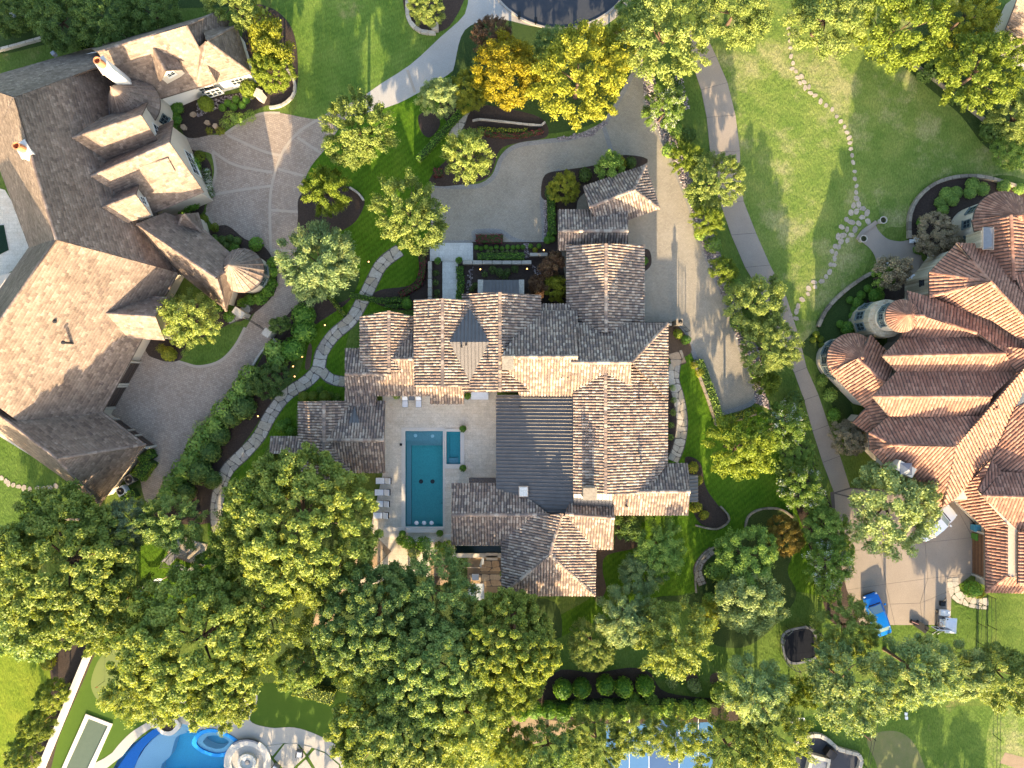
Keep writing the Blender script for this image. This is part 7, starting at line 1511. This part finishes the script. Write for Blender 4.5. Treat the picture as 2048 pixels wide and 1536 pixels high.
t = thing('garden_bench', 'long dark slatted bench with a high back on the flagstone pad', 'bench', at(392, 1140), R(42))
for i in range(4): MB().box((0, -.25 + i * .16, .45), (2.3, .13, .04)).build('slat', M['grey_fabric'], t)
for i in range(3): MB().box((0, .38 + i * .05, .62 + i * .16), (2.3, .04, .13)).build('slat', M['grey_fabric'], t)
for x in (-1.1, 1.1): MB().box((x, .1, .3), (.07, .7, .6)).box((x, .45, .7), (.07, .07, .7)).build('frame', M['lead'], t)
hm = thing('hammock', 'white hammock slung across the shaded lawn left of the garden swing', 'hammock', at(311, 1166), px_ang(70, -38))
rows_ = [(-1.4, .05, .95), (-.8, .32, .62), (0, .38, .5), (.8, .32, .62), (1.4, .05, .95)]
MB().add([(x, s * w__, z + (.1 if s else 0)) for x, w__, z in rows_ for s in (-1, 0, 1)], [(i * 3 + j, (i + 1) * 3 + j, (i + 1) * 3 + j + 1, i * 3 + j + 1) for i in range(4) for j in range(2)]).build('cloth', M['cushion'], hm); MB().box((.25, 0, .62), (.45, .5, .08)).build('pillow', M['lead'], hm)
for s in (-1, 1): MB().tube([(s * 1.4, 0, .95), (s * 2.6, 0, 1.5)], .025, 5).build('rope', M['flash'], hm)
for s in (-1, 1): MB().tube([(s * 2.6, 0, 0), (s * 2.6, 0, 1.6)], .06, 8).build('post', M['wood'], hm)
# deck chairs by the freeform pool
def armchair(px, py, rz, label, mat='lead'):
    t = thing('armchair', label, 'armchair', at(px, py), rz, 'deck armchairs'); MB().box((0, 0, .3), (.62, .85, .1)).build('seat_frame', M['iron'], t); MB().box((0, -.02, .4), (.5, .66, .12)).build('cushion', M['cushion'], t); MB().box((0, .42, .6), (.62, .1, .6)).build('backrest', M[mat], t)
    for s in (-1, 1): MB().box((s * .34, 0, .5), (.07, .85, .08)).build('armrest', M['iron'], t); [MB().box((s * .33, y, .15), (.05, .05, .3)).build('leg', M['iron'], t) for y in (-.38, .38)]
armchair(601, 1504, R(-6), 'dark framed armchair with a pale cushion on the grid paved deck'); armchair(553, 1532, R(-35), 'dark armchair at the bottom edge beside the round fire pit')
t = thing('golf_flag', 'thin flag pole standing in the putting green', 'flag', at(209, 1362)); MB().tube([(0, 0, 0), (0, 0, 1.8)], .02, 6).build('pole', M['iron'], t); MB().add([(0, 0, 1.8), (.35, .05, 1.7), (0, 0, 1.55)], [(0, 1, 2), (2, 1, 0)]).build('pennant', mat_red, t)
for q, tx, s in (((1585, 1438), 'white utility box in the grass above the barbecue terrace', .5), ((1596, 1438), 'left white valve lid above the barbecue terrace', .3), ((1605, 1438), 'right white valve lid above the barbecue terrace', .3), ((1811, 1427), 'upper white valve lid on the patchy lawn', .25), ((1812, 1435), 'lower white valve lid on the patchy lawn', .25)):
    t = thing('utility_box', tx, 'utility box', at(*q), 0, 'utility boxes in the grass'); MB().box((0, 0, s * .3), (s, s * 1.15, s * .6)).build('case', M['white'], t); MB().box((0, 0, s * .62), (s * 1.08, s * 1.2, s * .08)).build('lid', M['cushion'], t)
# stretch of trellis in the northwest garden bed
t = thing('pergola', 'brown slatted trellis pergola with vines beside the front lawn', 'pergola', P(535, 82)); 
for i in range(7): MB().box((-.0, 1.9 - i * .62, 2.3), (2.9, .08, .1), R(8)).build('slat', M['wood'], t)
for x in (-1.35, 1.35): MB().box((x, 0, 2.2), (.1, 4.4, .12), R(8)).build('beam', M['wood'], t); [MB().box((x, y, 1.1), (.12, .12, 2.2)).build('post', M['wood'], t) for y in (-1.8, 1.8)]
v_ = link('vines', shrub_mesh('bush', 2), t); v_.scale = (1.5, 2.3, .9); v_.location = (0, 0, 1.7); v_.material_slots[0].link = 'OBJECT'; v_.material_slots[0].material = LEAF['yellow']
